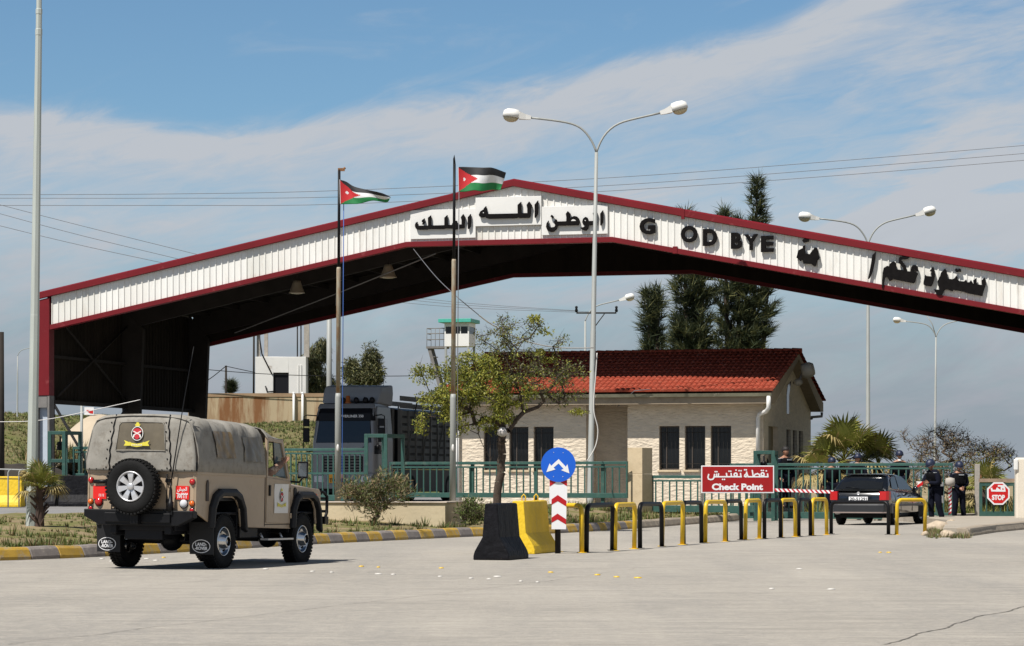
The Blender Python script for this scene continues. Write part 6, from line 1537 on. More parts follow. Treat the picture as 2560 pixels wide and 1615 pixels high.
def hut():
    Y = 222; k = Y / F; c = at(638, 1195, Y); z = lambda py: CH + (HY - py) * k; xx = lambda px: (px - 638) * k
    g = thing('white_hut', 'whitewashed block hut with a dark doorway and tall columns on the hilltop', 'building', (c.x, Y, 0), 0)
    m = mat('flaking_whitewash', (.66, .65, .62), .9, var=.05, scale=1, col2=(.40, .36, .31), c2lo=.62, c2hi=.68, c2scale=1.2)
    a, b = xx(683), xx(722); zt = z(932)
    q = MB(); q.bx(0, a, 0, .25, 6, z(892)); q.bx(b, xx(765), 0, .25, 6, z(892)); q.bx(a, b, 0, .25, zt, z(892)); q.bx(0, .25, .25, 3.5, 6, z(892)); q.bx(xx(765) - .25, xx(765), .25, 3.5, 6, z(892)); q.bx(.25, xx(765) - .25, 3.3, 3.5, 6, z(892)); q.bx(.25, xx(765) - .25, .25, 3.3, z(895), z(892) - .02)
    q.build('wall', m, g, bevel=.03)
    MB().bx(a, b, .2, .24, 7.5, zt).build('doorway', M_['lorry_d'], g)
    q = MB(); q.bx(xx(745), xx(747), -.06, 0, 8.2, z(912)); q.bx(xx(751), xx(754), -.06, 0, 8.2, z(912)); q.build('pipe', M_['white'], g)
    for p0, p1, yy in ((641, 649, 0.3), (652, 661, 3.0), (759, 772, .4)): MB().bx(xx(p0), xx(p1), yy, yy + .4, z(892) - .02, z(760)).build('column', M_['concrete'], g)
    MB().bx(xx(700), xx(760), .4, .8, z(812), z(795)).build('beam', M_['concrete'], g)
    for p_ in (742, 751): MB().tube([(xx(p_), .6, z(893)), (xx(p_), .6, z(800))], .06, 6).build('down_pipe', M_['dark_steel'], g)
    MB().tube([(xx(634), .0, 7), (xx(635), 0, z(790))], .09, 6).build('steel_mast', M_['dark_steel'], g)
    q = MB(); q.tube([(xx(647), -.05, z(830)), (xx(655), -.1, z(885)), (xx(665), -.1, z(905)), (xx(680), -.05, z(935))], .06, 5); q.tube([(xx(664), -.1, z(965)), (xx(668), -.1, z(980)), (xx(690), -.1, z(978))], .06, 5); q.build('cable', M_['black'], g)
    # retaining wall
    Yw = 217; k2 = Yw / F; c2 = at(470, 1195, Yw)
    g2 = thing('retaining_wall', 'long rust-streaked beige retaining wall along the hilltop below the white hut', 'wall', (c2.x, Yw, 0), 0)
    m2 = mat('rust_streaked_wall', (.42, .33, .21), .9, var=.1, scale=.8, col2=(.20, .085, .03), c2lo=.46, c2hi=.60, c2scale=.55, stretch=(1, 1, .12))
    z2 = lambda py: CH + (HY - py) * k2
    MB().bx(0, (822 - 470) * k2, 0, .4, 3.5, z2(984)).build('wall', m2, g2, bevel=.02)
    MB().bx(0, (822 - 470) * k2, -.05, .0, z2(992), z2(984) + .03).build('ledge', mat('rusty_ledge', (.30, .2, .12), .9, var=.3, scale=.5), g2)
    for p_ in (735, 757): MB().tube([((p_ - 470) * k2, -.2, 4), ((p_ - 470) * k2, -.2, z2(984)), ((p_ - 470 - 2) * k2, .2, z2(982))], .11, 8).build('pipe', M_['white'], g2)
hut()
# sand mound, sign board on it, dark earth bank, crowd barrier on the far left
mb = MB(); Y = 140
def sm_(a, b):
    u = 2 * a - 1; v = 2 * b - 1; r = max(0, 1 - (u * u + v * v)); prof = r ** .75
    return (x(262, Y) + u * 3.3, Y + v * 5, 2.2 + 2.45 * prof * (1 + .10 * mnoise.noise(Vector((u * 2, v * 2, 1)))) - 1.0 * max(0, -u - .2))
mb.grid(sm_, 36, 24); o = mb.build('sand_mound', M_['sand']); tag(o, 'smooth pale sand mound behind the left leg of the canopy', 'sand mound', kind='structure')
p = at(226, 1037, 139); g = thing('notice_board', 'small white board with a red patch standing on the sand mound', 'sign', (p.x, p.y, p.z - .6)); MB().bx(-.32, .18, 0, .04, .6, 1.0).build('board', M_['sign_white'], g); MB().prism([(-.02, .68), (.14, .66), (.14, .82), (-.0, .84), (-.2, .86), (-.2, .8)], 'y', -.012, -.002).build('red_patch', M_['stop_red'], g); MB().bx(.12, .16, .0, .04, 0, .6).build('leg', M_['galv'], g)
o = MB().grid(lambda a, b: (x(-120, 96) + 4.6 * a, 94 + 5 * b, .3 + 1.75 * math.sin(math.pi * b) ** .6 * (1 - .35 * a) + .25 * mnoise.noise(Vector((a * 6, b * 5, 0)))), 24, 16).build('earth_bank', M_['soil']); struct(o)
def crowd():
    Y = 78.5; g = thing('crowd_barrier', 'grey tubular steel crowd barrier behind the leaning lamp post at the left', 'barrier', (x(-30, Y), Y, .42), R(2))
    L = x(128, Y) - x(-30, Y)
    MB().tube([(0, 0, 1.15), (L, 0, 1.1), (L + .0, 0, .2)], .022, 8).build('frame', M_['galv'], g); MB().tube([(0, 0, .86), (L, 0, .84)], .018, 6).build('middle_bar', M_['dark_steel'], g)
    for i, px_ in enumerate((20, 47, 90, 108)):
        xx = x(px_, Y) - x(-30, Y); MB().tube([(xx, 0, 0), (xx, 0, 1.04), (xx + .04, 0, 1.12), (xx + .12, 0, 1.14)], .022, 6).build('upright', M_['galv'], g)
crowd()
# ------------------------------------------------------------------ people
def skinned(nodes, edges, lv=2):
    """nodes: {name:(co, radius)}; returns (verts, faces) of a skinned and smoothed continuous body"""
    names = list(nodes); me = bpy.data.meshes.new('body'); me.from_pydata([nodes[n][0] for n in names], [(names.index(a), names.index(b)) for a, b in edges], [])
    o = bpy.data.objects.new('body', me); C.objects.link(o)
    md = o.modifiers.new('skin', 'SKIN'); md.use_smooth_shade = True
    for i, n in enumerate(names):
        r = nodes[n][1]; me.skin_vertices[0].data[i].radius = r if isinstance(r, tuple) else (r, r)
    me.skin_vertices[0].data[0].use_root = True
    if lv: s = o.modifiers.new('sub', 'SUBSURF'); s.levels = lv; s.render_levels = lv
    bpy.context.view_layer.update()
    m2 = bpy.data.meshes.new_from_object(o.evaluated_get(bpy.context.evaluated_depsgraph_get()))
    vs = [v.co.copy() for v in m2.vertices]; fs = [list(p.vertices) for p in m2.polygons]
    bpy.data.objects.remove(o); bpy.data.meshes.remove(me); bpy.data.meshes.remove(m2)
    return vs, fs
def person(label, loc, rz, J={}, outfit='guard', helmet=True, head_rot=(0, 0, 0), s=1.0, parts='all', rot=None, vest=True, group=None, skirt=None):
    """faces -y. joints in metres"""
    D = dict(pel=(0, 0, .95), wai=(0, 0, 1.10), che=(0, -.01, 1.30), nec=(0, 0, 1.46), nek=(0, -.01, 1.53),
             shL=(.19, 0, 1.41), elL=(.27, .03, 1.13), wrL=(.26, -.10, .88), shR=(-.19, 0, 1.41), elR=(-.27, .03, 1.13), wrR=(-.26, -.10, .88),
             hiL=(.10, 0, .90), knL=(.11, -.02, .50), anL=(.12, .02, .09), toL=(.14, -.15, .035), hiR=(-.10, 0, .90), knR=(-.11, -.02, .50), anR=(-.12, .02, .09), toR=(-.14, -.15, .035))
    D.update(J); V = {k: Vector(v) for k, v in D.items()}
    g = thing('person', label, 'person', loc, rz, group, rot); g.scale = (s, s, s)
    E0 = [('pel', 'wai'), ('wai', 'che'), ('che', 'nec'), ('nec', 'nek')]
    for k in 'LR': E0 += [('nec', 'sh' + k), ('sh' + k, 'el' + k), ('el' + k, 'wr' + k), ('pel', 'hi' + k), ('hi' + k, 'kn' + k), ('kn' + k, 'an' + k), ('an' + k, 'to' + k)]
    rad = dict(pel=(.12, .09), wai=(.115, .085), che=(.14, .095), nec=(.075, .065), nek=.052, sh=.055, el=.038, wr=.026, hi=.075, kn=.05, an=.036, to=.03)
    nodes = {k: (tuple(V[k]), rad.get(k) or rad[k[:2]]) for k in V}
    b = MB(); vs, fs = skinned(nodes, E0); b.add(vs, fs, 0, True)
    # head
    HM = TR(*(V['nek'] + Vector((0, -.01, .11)))) @ Euler([R(a) for a in head_rot]).to_matrix().to_4x4()
    def hf(p):
        q = p.copy(); f = max(0, -p.y)
        if p.z < -.1: q.x *= 1 - .22 * min(1, (-.1 - p.z) * 1.3); q.y -= .05 * f * 0
        if f > .4 and -.35 < p.z < .15 and abs(p.x) < .22: q.y -= .22 * (1 - abs(p.x) / .22) * (1 - abs(p.z + .12) / .27)
        if f > .5 and abs(p.z - .12) < .1: q.y += .03
        if f > .3 and p.z < -.75: q.y -= .10
        return q
    b.ell((0, 0, 0), (.077, .097, .118), 0, 20, 18, HM, hf)
    for sx in (-1, 1):
        b.ell((sx * .031, -.088, .012), (.013, .008, .007), 1, 8, 6, HM); b.ell((sx * .078, .005, -.005), (.012, .022, .032), 0, 8, 6, HM)
        b.add([(sx * .012, -.096, .030), (sx * .046, -.088, .032), (sx * .046, -.088, .038), (sx * .012, -.097, .036)], [(0, 1, 2, 3)], 1, False, HM)
    b.ell((0, -.095, -.055), (.022, .008, .006), 2, 8, 6, HM)
    # hands
    for k, sx in (('L', 1), ('R', -1)):
        w = V['wr' + k]; d = (w - V['el' + k]).normalized(); side = d.cross(Vector((0, 1, 0.01))).normalized(); nrm = d.cross(side).normalized()
        pal = w + d * .05
        F4 = Matrix((side, nrm, d)).transposed().to_4x4(); T = TR(*pal) @ F4
        b.ell((0, 0, 0), (.042, .017, .052), 0, 10, 8, T)
        for i, (off, ln) in enumerate(((-.030, .062), (-.010, .074), (.011, .070), (.031, .056))):
            b.tube([(off * .9, 0, .03), (off, .006, .03 + ln * .5), (off, .022, .03 + ln * .85), (off, .036, .03 + ln)], [.0095, .0088, .008, .006], 6, 0, T)
        b.tube([(-sx * .036, .004, -.015), (-sx * .058, .012, .015), (-sx * .062, .026, .045)], [.012, .010, .007], 6, 0, T)
    b.build('body', [M_['skin'], M_['hair'], mat('lips', (.25, .09, .07), .6) if 'lips' not in bpy.data.materials else bpy.data.materials['lips']], g, recalc=False)
    cl = {'guard': M_['navy'], 'camo': M_['camo'], 'dark': M_['vest']}[outfit]
    # shirt
    r2 = dict(pel=(.17, .14), wai=(.17, .135), che=(.19, .14), nec=(.115, .10), sh=.092, el=.074, wr=.050)
    N2 = {k: (tuple(V[k]), r2.get(k) or r2[k[:2]]) for k in V if k[:2] in ('pe', 'wa', 'ch', 'ne', 'sh', 'el', 'wr') and k != 'nek'}
    E2 = [e for e in E0 if e[0] in N2 and e[1] in N2]
    vs, fs = skinned(N2, E2)
    for v in vs: v += .008 * Vector((mnoise.noise(v * 14), mnoise.noise(v * 14 + Vector((3, 1, 0))), mnoise.noise(v * 11)))
    MB().add(vs, fs, 0, True).build('jacket', cl, g, recalc=False)
    if parts == 'all':
        r3 = dict(pel=(.165, .135), hi=.120, kn=.095, an=.078)
        N3 = {k: (tuple(V[k] + (Vector((0, 0, .03)) if k[:2] == 'an' else Vector())), r3.get(k) or r3[k[:2]]) for k in V if k[:2] in ('hi', 'kn', 'an') or k == 'pel'}
        vs, fs = skinned(N3, [e for e in E0 if e[0] in N3 and e[1] in N3])
        for v in vs: v += .010 * Vector((mnoise.noise(v * 12), mnoise.noise(v * 12 + Vector((3, 1, 0))), 0))
        MB().add(vs, fs, 0, True).build('trousers', cl, g, recalc=False)
        for k in 'LR':
            a, t = V['an' + k], V['to' + k]; d = (t - a); d.z = 0; d.normalize(); sd = Vector((-d.y, d.x, 0))
            q = MB(); q.tube([a + Vector((0, 0, .16)), a + Vector((0, 0, .02)), a + Vector((0, 0, -.04))], [.055, .052, .05], 10)
            rings = []
            for u, w, h in ((-.07, .035, .07), (-.03, .045, .10), (.05, .048, .09), (.12, .05, .065), (.19, .044, .05), (.225, .02, .03)):
                c = a + d * u; rings.append([Vector((c.x + sd.x * w * sx, c.y + sd.y * w * sx, zz)) for sx, zz in ((-1, a.z - .088), (1, a.z - .088), (1, a.z - .088 + h * .8), (.5, a.z - .088 + h), (-.5, a.z - .088 + h), (-1, a.z - .088 + h * .8))])
            q.loft(rings, 0, True); q.build('boot', M_['black'], g)
    if vest:
        q = MB(); c0, c1 = V['wai'], V['nec']; rings = []
        for t, w, dp in ((-.05, .20, .165), (.15, .215, .18), (.45, .225, .195), (.7, .225, .195), (.88, .185, .17), (.97, .12, .13)):
            c = c0.lerp(c1, t); rings.append([(c.x + w * math.cos(a) * (1 if abs(math.cos(a)) < .8 else 1), c.y + dp * math.sin(a), c.z) for a in [2 * math.pi * i / 16 for i in range(16)]])
        q.loft(rings, 0, True); vv = q.build('vest', M_['vest'], g)
        c = c0.lerp(c1, .35)
        for i in range(3): MB().box((c.x - .1 + .1 * i, c.y - .20, c.z - .04), (.075, .05, .12)).build('pouch', M_['vest'], vv, bevel=.01)
        MB().box((c.x, c.y - .195, c.z + .17), (.16, .02, .035)).build('badge', mat('grey_badge', (.30, .32, .33), .6) if 'grey_badge' not in bpy.data.materials else bpy.data.materials['grey_badge'], vv)
        for sx in (-1, 1): MB().box((V['sh' + ('L' if sx > 0 else 'R')].x * 1.0, V['nec'].y - .02, V['nec'].z - .03), (.09, .13, .02), rz=0).build('shoulder_patch', bpy.data.materials['grey_badge'], vv)
    if helmet:
        def hel(p):
            q = p.copy()
            if q.z < -.22: q.z = -.22 - (.12 if q.y > -.3 else 0)
            return q
        h = MB(); h.ell((0, .012, .035), (.125, .148, .135), 0, 26, 16, HM, hel); h.lathe([(.128, 0), (.136, -.006), (.134, -.014)], HM @ TR(0, .0, .02) @ Matrix.Diagonal((1, 1.15, 1, 1)), 26, cap=False)
        hh = h.build('helmet', M_['navy_h'], g)
        q = MB(); 
        for sx in (-1, 1): q.tube([(sx * .085, -.02, .0), (sx * .07, -.05, -.09), (0, -.075, -.125)], .006, 5, 0, HM)
        q.build('chin_strap', M_['black'], hh)
    else:
        h = MB(); h.ell((0, .008, .030), (.095, .122, .118), 0, 18, 14, HM, lambda p: Vector((p.x, p.y, max(p.z, -.5 if p.y > -.2 else .08)))); h.build('hair' if outfit == 'camo' else 'cap', M_['hair'], g)
    return g
# guard bending over beside the car, turned to the left, papers in hand
p = gp(2338, 1307)
person('guard in navy uniform and helmet bending towards the car window with papers in hand', (p.x, p.y, 0), R(-62), dict(pel=(0, .04, .93), wai=(0, .0, 1.09), che=(0, -.06, 1.28), nec=(0, -.10, 1.43), nek=(0, -.15, 1.50), shL=(.20, -.08, 1.38), shR=(-.20, -.08, 1.38),
    elR=(-.27, -.20, 1.13), wrR=(-.16, -.42, 1.10), elL=(.28, -.10, 1.10), wrL=(.10, -.30, 1.12), knL=(.13, .02, .50), anL=(.14, .14, .09), toL=(.16, -.03, .035), knR=(-.12, -.06, .49), anR=(-.13, -.02, .09), toR=(-.14, -.19, .035)), head_rot=(28, 0, 0), s=1.04)
pp = Vector((p.x, p.y, 0)); q0 = at(2290, 1205, p.y - .3)
g = thing('papers', 'red and white papers held by the bending guard beside the car', 'papers', at(2300, 1212, p.y - .25), R(-62)); MB().bx(-.16, .10, -.01, .0, -.06, .10).build('sheet', M_['paper'], g); MB().prism([(-.14, -.10), (.16, .0), (.16, .1), (-.12, -.02)], 'y', -.02, -.011).build('cover', M_['stop_red'], g)
p = gp(2397, 1303.5)
person('guard in dark uniform and blue helmet standing with hands clasped, right of the striped pole', (p.x, p.y, 0), R(14), dict(elL=(.27, .0, 1.14), wrL=(.07, -.20, 1.02), elR=(-.27, .0, 1.14), wrR=(-.06, -.20, 1.00), nek=(0, -.03, 1.53), knL=(.13, -.01, .50), anL=(.17, .02, .09), toL=(.2, -.15, .035), knR=(-.12, -.02, .5), anR=(-.14, .02, .09), toR=(-.17, -.15, .035)), head_rot=(16, 0, -4), s=1.0)
for (px, py, lb, rz, ht) in ((2080, 1143, 'helmeted guard behind the sliding gate, leftmost of the three, only his helmet above the rail', 200, (8, 0, 0)), (2144, 1134, 'helmeted guard behind the sliding gate, middle of the three behind the black hatchback', 165, (12, 0, 10)), (2249, 1126, 'helmeted guard behind the sliding gate with a white collar showing, rightmost of the three', 182, (0, 0, 0))):
    Y = 84.0 + (0 if px > 2200 else .8); zt = CH + (HY - py) * Y / F
    o = person(lb, (x(px, Y), Y, zt - 1.80), R(rz), dict(), head_rot=ht, group='guards behind the sliding gate')
    if px > 2200: MB().lathe([(.075, 0), (.068, .03), (.066, .05)], TR(0, .0, 1.47), 14, cap=False).build('collar', M_['paper'], o)
Y = 81.6; person('man in dark uniform and cap standing behind the gate tower by the gatehouse side wall', (x(1966, Y), Y + .4, .36), R(35), dict(), helmet=False, head_rot=(0, 0, 10), s=1.08)
pd = PW(25.39 - .55, 2.2, .62); person('dark figure standing inside the side doorway of the gatehouse', (pd.x + .25, pd.y - .2, .62), R(-40), dict(), outfit='dark', helmet=False, vest=False)
# driver, forearm resting on the open window
dm = JEEP.matrix_world.copy(); bpy.context.view_layer.update()
e = JEEP.rotation_euler.copy()
M = Matrix.Translation(JEEP.location) @ e.to_matrix().to_4x4()
d = person('driver in camouflage with his forearm out of the tan vehicle window', M @ Vector((.42, 1.45, .0)), 0, dict(pel=(0, 0, 1.02 - .0), wai=(0, .02, 1.12), che=(0, .03, 1.30), nec=(0, .03, 1.42), nek=(0, .02, 1.47), shL=(-.19, .03, 1.38), shR=(.19, .03, 1.38), elR=(.44, .05, 1.405), wrR=(.50, .36, 1.56), elL=(-.25, .2, 1.2), wrL=(-.1, .42, 1.22),
    hiL=(-.1, .05, 1.0), knL=(-.12, .42, 1.02), anL=(-.13, .62, .66), toL=(-.13, .8, .6), hiR=(.1, .05, 1.0), knR=(.12, .42, 1.02), anR=(.13, .62, .66), toR=(.13, .8, .6)), outfit='camo', helmet=False, vest=False, head_rot=(0, 0, 175), rot=e)
d.scale = (1, 1, 1)

# ------------------------------------------------------------------ plants
def orient(n): return n.to_track_quat('Z', 'Y').to_matrix()
def leaves(mb, c, n, spread, size, mis, wid=.35, droop=0.):
    for _ in range(n):
        while True:
            o_ = Vector((rnd(-1, 1), rnd(-1, 1), rnd(-1, 1)))
            if o_.length < 1: break
        p = c + Vector((o_.x * spread[0], o_.y * spread[1], o_.z * spread[2])); d = Vector((rnd(-1, 1), rnd(-1, 1), rnd(-1, 1) - droop)).normalized(); s_ = d.orthogonal().normalized(); s_.rotate(Matrix.Rotation(rnd(0, 6), 3, d)); L_ = size * rnd(.7, 1.3); w = L_ * wid
        m = mis if isinstance(mis, int) else random.choice(mis)
        mb.add([p, p + d * L_ * .5 + s_ * w * .5, p + d * L_, p + d * L_ * .5 - s_ * w * .5], [(0, 1, 2, 3)], m)
def grow(base, targets, r0, trunk=None, curve=.12, tip=.006):
    """nodes joined to the nearest existing node, thickness from the load carried"""
    nd = [Vector(base)]; par = [-1]
    for t in (trunk or []): nd.append(Vector(t)); par.append(len(nd) - 2)
    nt = len(nd)
    ts = sorted([Vector(t) for t in targets], key=lambda t: (t - nd[-1]).length)
    for t in ts:
        bi = min(range(max(0, nt - 3), len(nd)), key=lambda i: (nd[i] - t).length + .25 * max(0, nd[i].z - t.z + .1))
        a = nd[bi]; L_ = (t - a).length; k = max(1, int(L_ / .35)); prev = bi
        for j in range(1, k + 1):
            q = a.lerp(t, j / k) + (Vector((rnd(-1, 1), rnd(-1, 1), rnd(-.6, 1))) * curve * L_ * .35 if j < k else Vector())
            nd.append(q); par.append(prev); prev = len(nd) - 1
    load = [0.] * len(nd); ch = [0] * len(nd)
    for i in range(len(nd) - 1, 0, -1):
        if load[i] == 0: load[i] = 1
        load[par[i]] += load[i]
    mx = load[0]; mb = MB()
    rr = [max(tip, r0 * (l / mx) ** .55) for l in load]
    for i in range(1, len(nd)):
        mb.tube([nd[par[i]], nd[i]], [rr[par[i]] if par[i] < nt else min(rr[par[i]], rr[i] * 1.6), rr[i]], 7 if rr[i] > .03 else 4, 0, cap=False)
    return mb, nd
def blob(c, r, n): 
    out = []
    while len(out) < n:
        o_ = Vector((rnd(-1, 1), rnd(-1, 1), rnd(-1, 1)))
        if .25 < o_.length < 1: out.append(Vector(c) + Vector((o_.x * r[0], o_.y * r[1], o_.z * r[2])))
    return out
def gate_tree():
    Y = 63.5; random.seed(21); L0 = at(1243, 1262, Y); B = Vector((L0.x, Y, .5))
    rel = lambda px, py, dy=0: at(px, py, Y + dy) - B
    g = thing('roadside_tree', 'wind-blown tree with sparse yellow-green leaves in front of the gatehouse', 'tree', B)
    trunk = [rel(1243, 1235), rel(1247, 1205), rel(1254, 1180), rel(1252, 1160), rel(1256, 1135), rel(1252, 1105), rel(1258, 1080), rel(1255, 1060)]
    T = []
    # left limb and right limb guides first
    T += [rel(1228, 1150, .1), rel(1208, 1115, .2), rel(1196, 1085, .2), rel(1188, 1060, .1), rel(1175, 1030, 0), rel(1266, 1105, -.2), rel(1274, 1075, -.3), rel(1290, 1050, -.3), rel(1310, 1030, -.2), rel(1345, 1018, -.1)]
    def R_(px, py, rx, rz, n, dy=0, ry=.8): return blob(rel(px, py, dy), (rx / 104, ry, rz / 104), n)
    A_ = R_(1150, 985, 60, 55, 44) + R_(1100, 1000, 45, 45, 20) + R_(1225, 975, 70, 70, 50, 0, 1.1) + R_(1190, 920, 55, 40, 20) + R_(1130, 930, 35, 30, 9) + R_(1075, 935, 40, 18, 7) + R_(1060, 1060, 18, 22, 4) + R_(1140, 1055, 35, 30, 12) + R_(1235, 1045, 45, 28, 14) + R_(1290, 990, 50, 35, 14)
    Bt = R_(1330, 945, 95, 45, 70, 0, 1.2) + R_(1300, 880, 60, 50, 34) + R_(1255, 860, 40, 55, 22) + R_(1420, 930, 60, 28, 26) + R_(1400, 985, 70, 25, 20) + R_(1265, 815, 28, 25, 12) + R_(1335, 815, 26, 28, 10) + R_(1400, 860, 25, 30, 8) + R_(1200, 855, 18, 20, 6)
    wood, nd = grow((0, 0, 0), T + A_ + Bt, .10, trunk, .17, .0055)
    for _ in range(1000):   # bare twigs
        a = random.choice(nd[12:]); d_ = Vector((rnd(-1, 1), rnd(-1, 1), rnd(-.4, .9))).normalized() * rnd(.12, .4); wood.tube([a, a + d_ * .5 + Vector((0, 0, .02)), a + d_], [.005, .004, .002], 3, 0, cap=False)
    wood.build('trunk', M_['bark'], g, recalc=False)
    lf = MB()
    for t in A_: leaves(lf, t, 80, (.19, .19, .16), .072, (0, 0, 0, 1), .42, .3)
    for t in Bt: leaves(lf, t, 22, (.17, .17, .14), .07, (0, 2, 2, 1), .38, .3)
    for t in (rel(1335, 795), rel(1338, 800), rel(1440, 1030), rel(1455, 1030), rel(1365, 830), rel(1350, 880), rel(1375, 900), rel(1230, 900), rel(1300, 950), rel(1290, 1010)): leaves(lf, t, 60, (.2, .15, .07), .09, (0, 0), .4)
    lf.build('crown', [M_['leaf_y'], M_['leaf_g'], M_['leaf_b']], g, recalc=False)
    p = rel(1257, 1080, -.2) + B; o = MB().ell((0, 0, 0), (.14, .10, .12), fn=lambda q: q * (1 + .25 * mnoise.noise(q * 2.4))).build('plastic_bag', mat('clear_plastic', (.55, .52, .50), .25, var=.2, scale=9), loc=None); o.location = p; tag(o, 'crumpled translucent plastic bag caught in the tree fork', 'plastic bag')
gate_tree()
def conifer(label, px, Y, tops, seedv, z0=0, dens=1.0, wid=1.0):
    """feathery whip-leaved evergreen; tops: list of (px, py_top, py_low, halfwidth_px)"""
    random.seed(seedv); B = Vector((x(px, Y), Y, z0)); g = thing('evergreen_tree', label, 'tree', B, group='tall evergreens behind the gatehouse'); k = Y / F
    w = MB(); nl = MB()
    for (tx, ty, ly, hw) in tops:
        H = at(tx, ty, Y) - B; zl = (at(tx, ly, Y) - B).z; cx = H.x; R0 = hw * k
        w.tube([(0, 0, 0), (cx * .5, 0, zl * .5), (cx * .9, 0, (zl + H.z) / 2), (cx, 0, H.z)], [.22, .16, .09, .015], 7)
        nb = int((H.z - zl) * 15 * dens)
        for i in range(nb):
            t = (i + rnd(0, 1)) / nb; z = zl + (H.z - zl) * t; a = rnd(0, 6.283)
            rr = R0 * (math.sin(math.pi * min(1, .22 + .80 * t)) ** .75) * rnd(.45, 1.12) * (1 + .65 * mnoise.noise(Vector((a * 1.3, z * .9, seedv)))) + .12
            c0 = Vector((cx * min(1, .4 + t * .8), 0, z)); d = Vector((math.cos(a), math.sin(a), rnd(.15, .75))).normalized(); e_ = c0 + d * rr
            w.tube([c0, c0 + d * rr * .5 + Vector((0, 0, -.03)), e_], [.028, .015, .006], 3, 0, cap=False)
            for j in range(int(22 + rr * 44)):
                u = rnd(.25, 1.0) ** .7; q = c0.lerp(e_, u) + Vector((rnd(-.12, .12), rnd(-.12, .12), rnd(-.1, .1)))
                dd = (d * .7 + Vector((rnd(-.7, .7), rnd(-.7, .7), rnd(-.25, 1.0)))).normalized(); L_ = rnd(.25, .7); s_ = dd.orthogonal().normalized(); s_.rotate(Matrix.Rotation(rnd(0, 6), 3, dd)); wd = rnd(.012, .027)
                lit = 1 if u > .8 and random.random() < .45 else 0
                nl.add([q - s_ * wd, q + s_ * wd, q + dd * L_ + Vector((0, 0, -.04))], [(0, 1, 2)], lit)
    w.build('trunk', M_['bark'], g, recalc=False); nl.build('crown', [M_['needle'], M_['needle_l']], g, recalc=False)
conifer('small dark evergreen left of the tall group, right of the insulator pole', 1645, 118, [(1620, 728, 930, 19), (1643, 722, 930, 23)], 3, dens=1.25)
conifer('tall dark dense evergreen rising behind the middle of the gatehouse roof', 1730, 112, [(1712, 530, 960, 44), (1757, 560, 960, 44), (1700, 800, 960, 30)], 5, dens=1.3)
conifer('tallest evergreen with a feathery tip showing above the canopy', 1840, 116, [(1893, 446, 960, 42), (1812, 525, 960, 46), (1848, 548, 960, 44), (1922, 690, 930, 32)], 9, dens=1.05)
def bushy(name, label, cat, px, pyb, Y, blobs, n, mats_, ls, wid, r0, per, group=None, twig=60, trunkpts=None, droop=.2, spread=.16, z0=None):
    random.seed(int(px)); B = Vector((x(px, Y), Y, CH - (pyb - HY) * Y / F if z0 is None else z0)); g = thing(name, label, cat, B, group=group); k = Y / F
    T = []
    for (bx_, by, rx, rz, q) in blobs: T += blob(at(bx_, by, Y) - B, (rx * k, max(.3, min(rx * k * .8, 2)), rz * k), q)
    wood, nd = grow((0, 0, 0), T, r0, trunkpts, .15, .006)
    for _ in range(twig):
        a = random.choice(nd[1:]); d_ = Vector((rnd(-1, 1), rnd(-1, 1), rnd(-.3, 1))).normalized() * rnd(.1, .35) * spread / .16; wood.tube([a, a + d_], [.005 * spread / .16, .002], 3, 0, cap=False)
    wood.build('stems', M_['twig'], g, recalc=False); lf = MB()
    for t in T: leaves(lf, t, per, (spread,) * 3, ls, tuple(range(len(mats_))), wid, droop)
    lf.build('foliage', mats_, g, recalc=False); return g
# oleander in front of the planter wall, and neighbours
bushy('oleander_bush', 'leafy green oleander bush growing in front of the planter wall', 'bush', 945, 1316, 59.2, [(935, 1235, 48, 40, 46), (960, 1210, 44, 30, 26), (890, 1228, 34, 22, 16), (1005, 1232, 28, 28, 16), (945, 1275, 30, 25, 12)], 1, [M_['leaf_g'], M_['leaf_b'], M_['dry'], M_['leaf_b']], .12, .16, .04, 30, droop=-.6, twig=30)
bushy('dry_bush', 'low brownish bush in the planter left of the oleander', 'bush', 885, 1255, 60.6, [(880, 1235, 38, 20, 24), (1000, 1215, 22, 22, 8)], 1, [M_['leaf_b'], M_['dry']], .10, .2, .03, 30, droop=-.4)
bushy('low_bush', 'small dark green bush between the planter wall and the black concrete block', 'bush', 1182, 1310, 60.0, [(1182, 1280, 28, 24, 30), (1165, 1290, 20, 15, 10)], 1, [M_['leaf_g'], M_['leaf_b']], .12, .2, .03, 30, droop=-.6)
# trees near the hut
bushy('eucalyptus_tree', 'drooping eucalyptus right beside the white hut', 'tree', 789, 1010, 225, [(782, 890, 12, 26, 18), (808, 880, 11, 30, 20), (788, 930, 18, 30, 26), (786, 970, 20, 24, 24), (815, 965, 16, 26, 14), (835, 970, 12, 20, 6)], 1, [M_['leaf_b'], M_['needle_l'], M_['needle']], .5, .13, .22, 70, droop=1.2, spread=.6, z0=4)
bushy('round_tree', 'dark pointed tree standing behind the lorry fairing', 'tree', 925, 1010, 200, [(927, 895, 11, 30, 20), (932, 925, 17, 26, 26), (882, 930, 18, 24, 20), (905, 945, 36, 14, 26), (942, 940, 8, 18, 8)], 1, [M_['leaf_b'], M_['needle'], M_['needle_l']], .32, .2, .2, 110, droop=.2, spread=.55, z0=2)
conifer('tiny conifer on the hilltop beside the small utility pole', 578, 219, [(578, 956, 985, 7)], 31, 7.6, dens=4); bpy.data.objects['evergreen_tree.003']['group'] = 'hilltop conifers' if 'evergreen_tree.003' in bpy.data.objects else ''
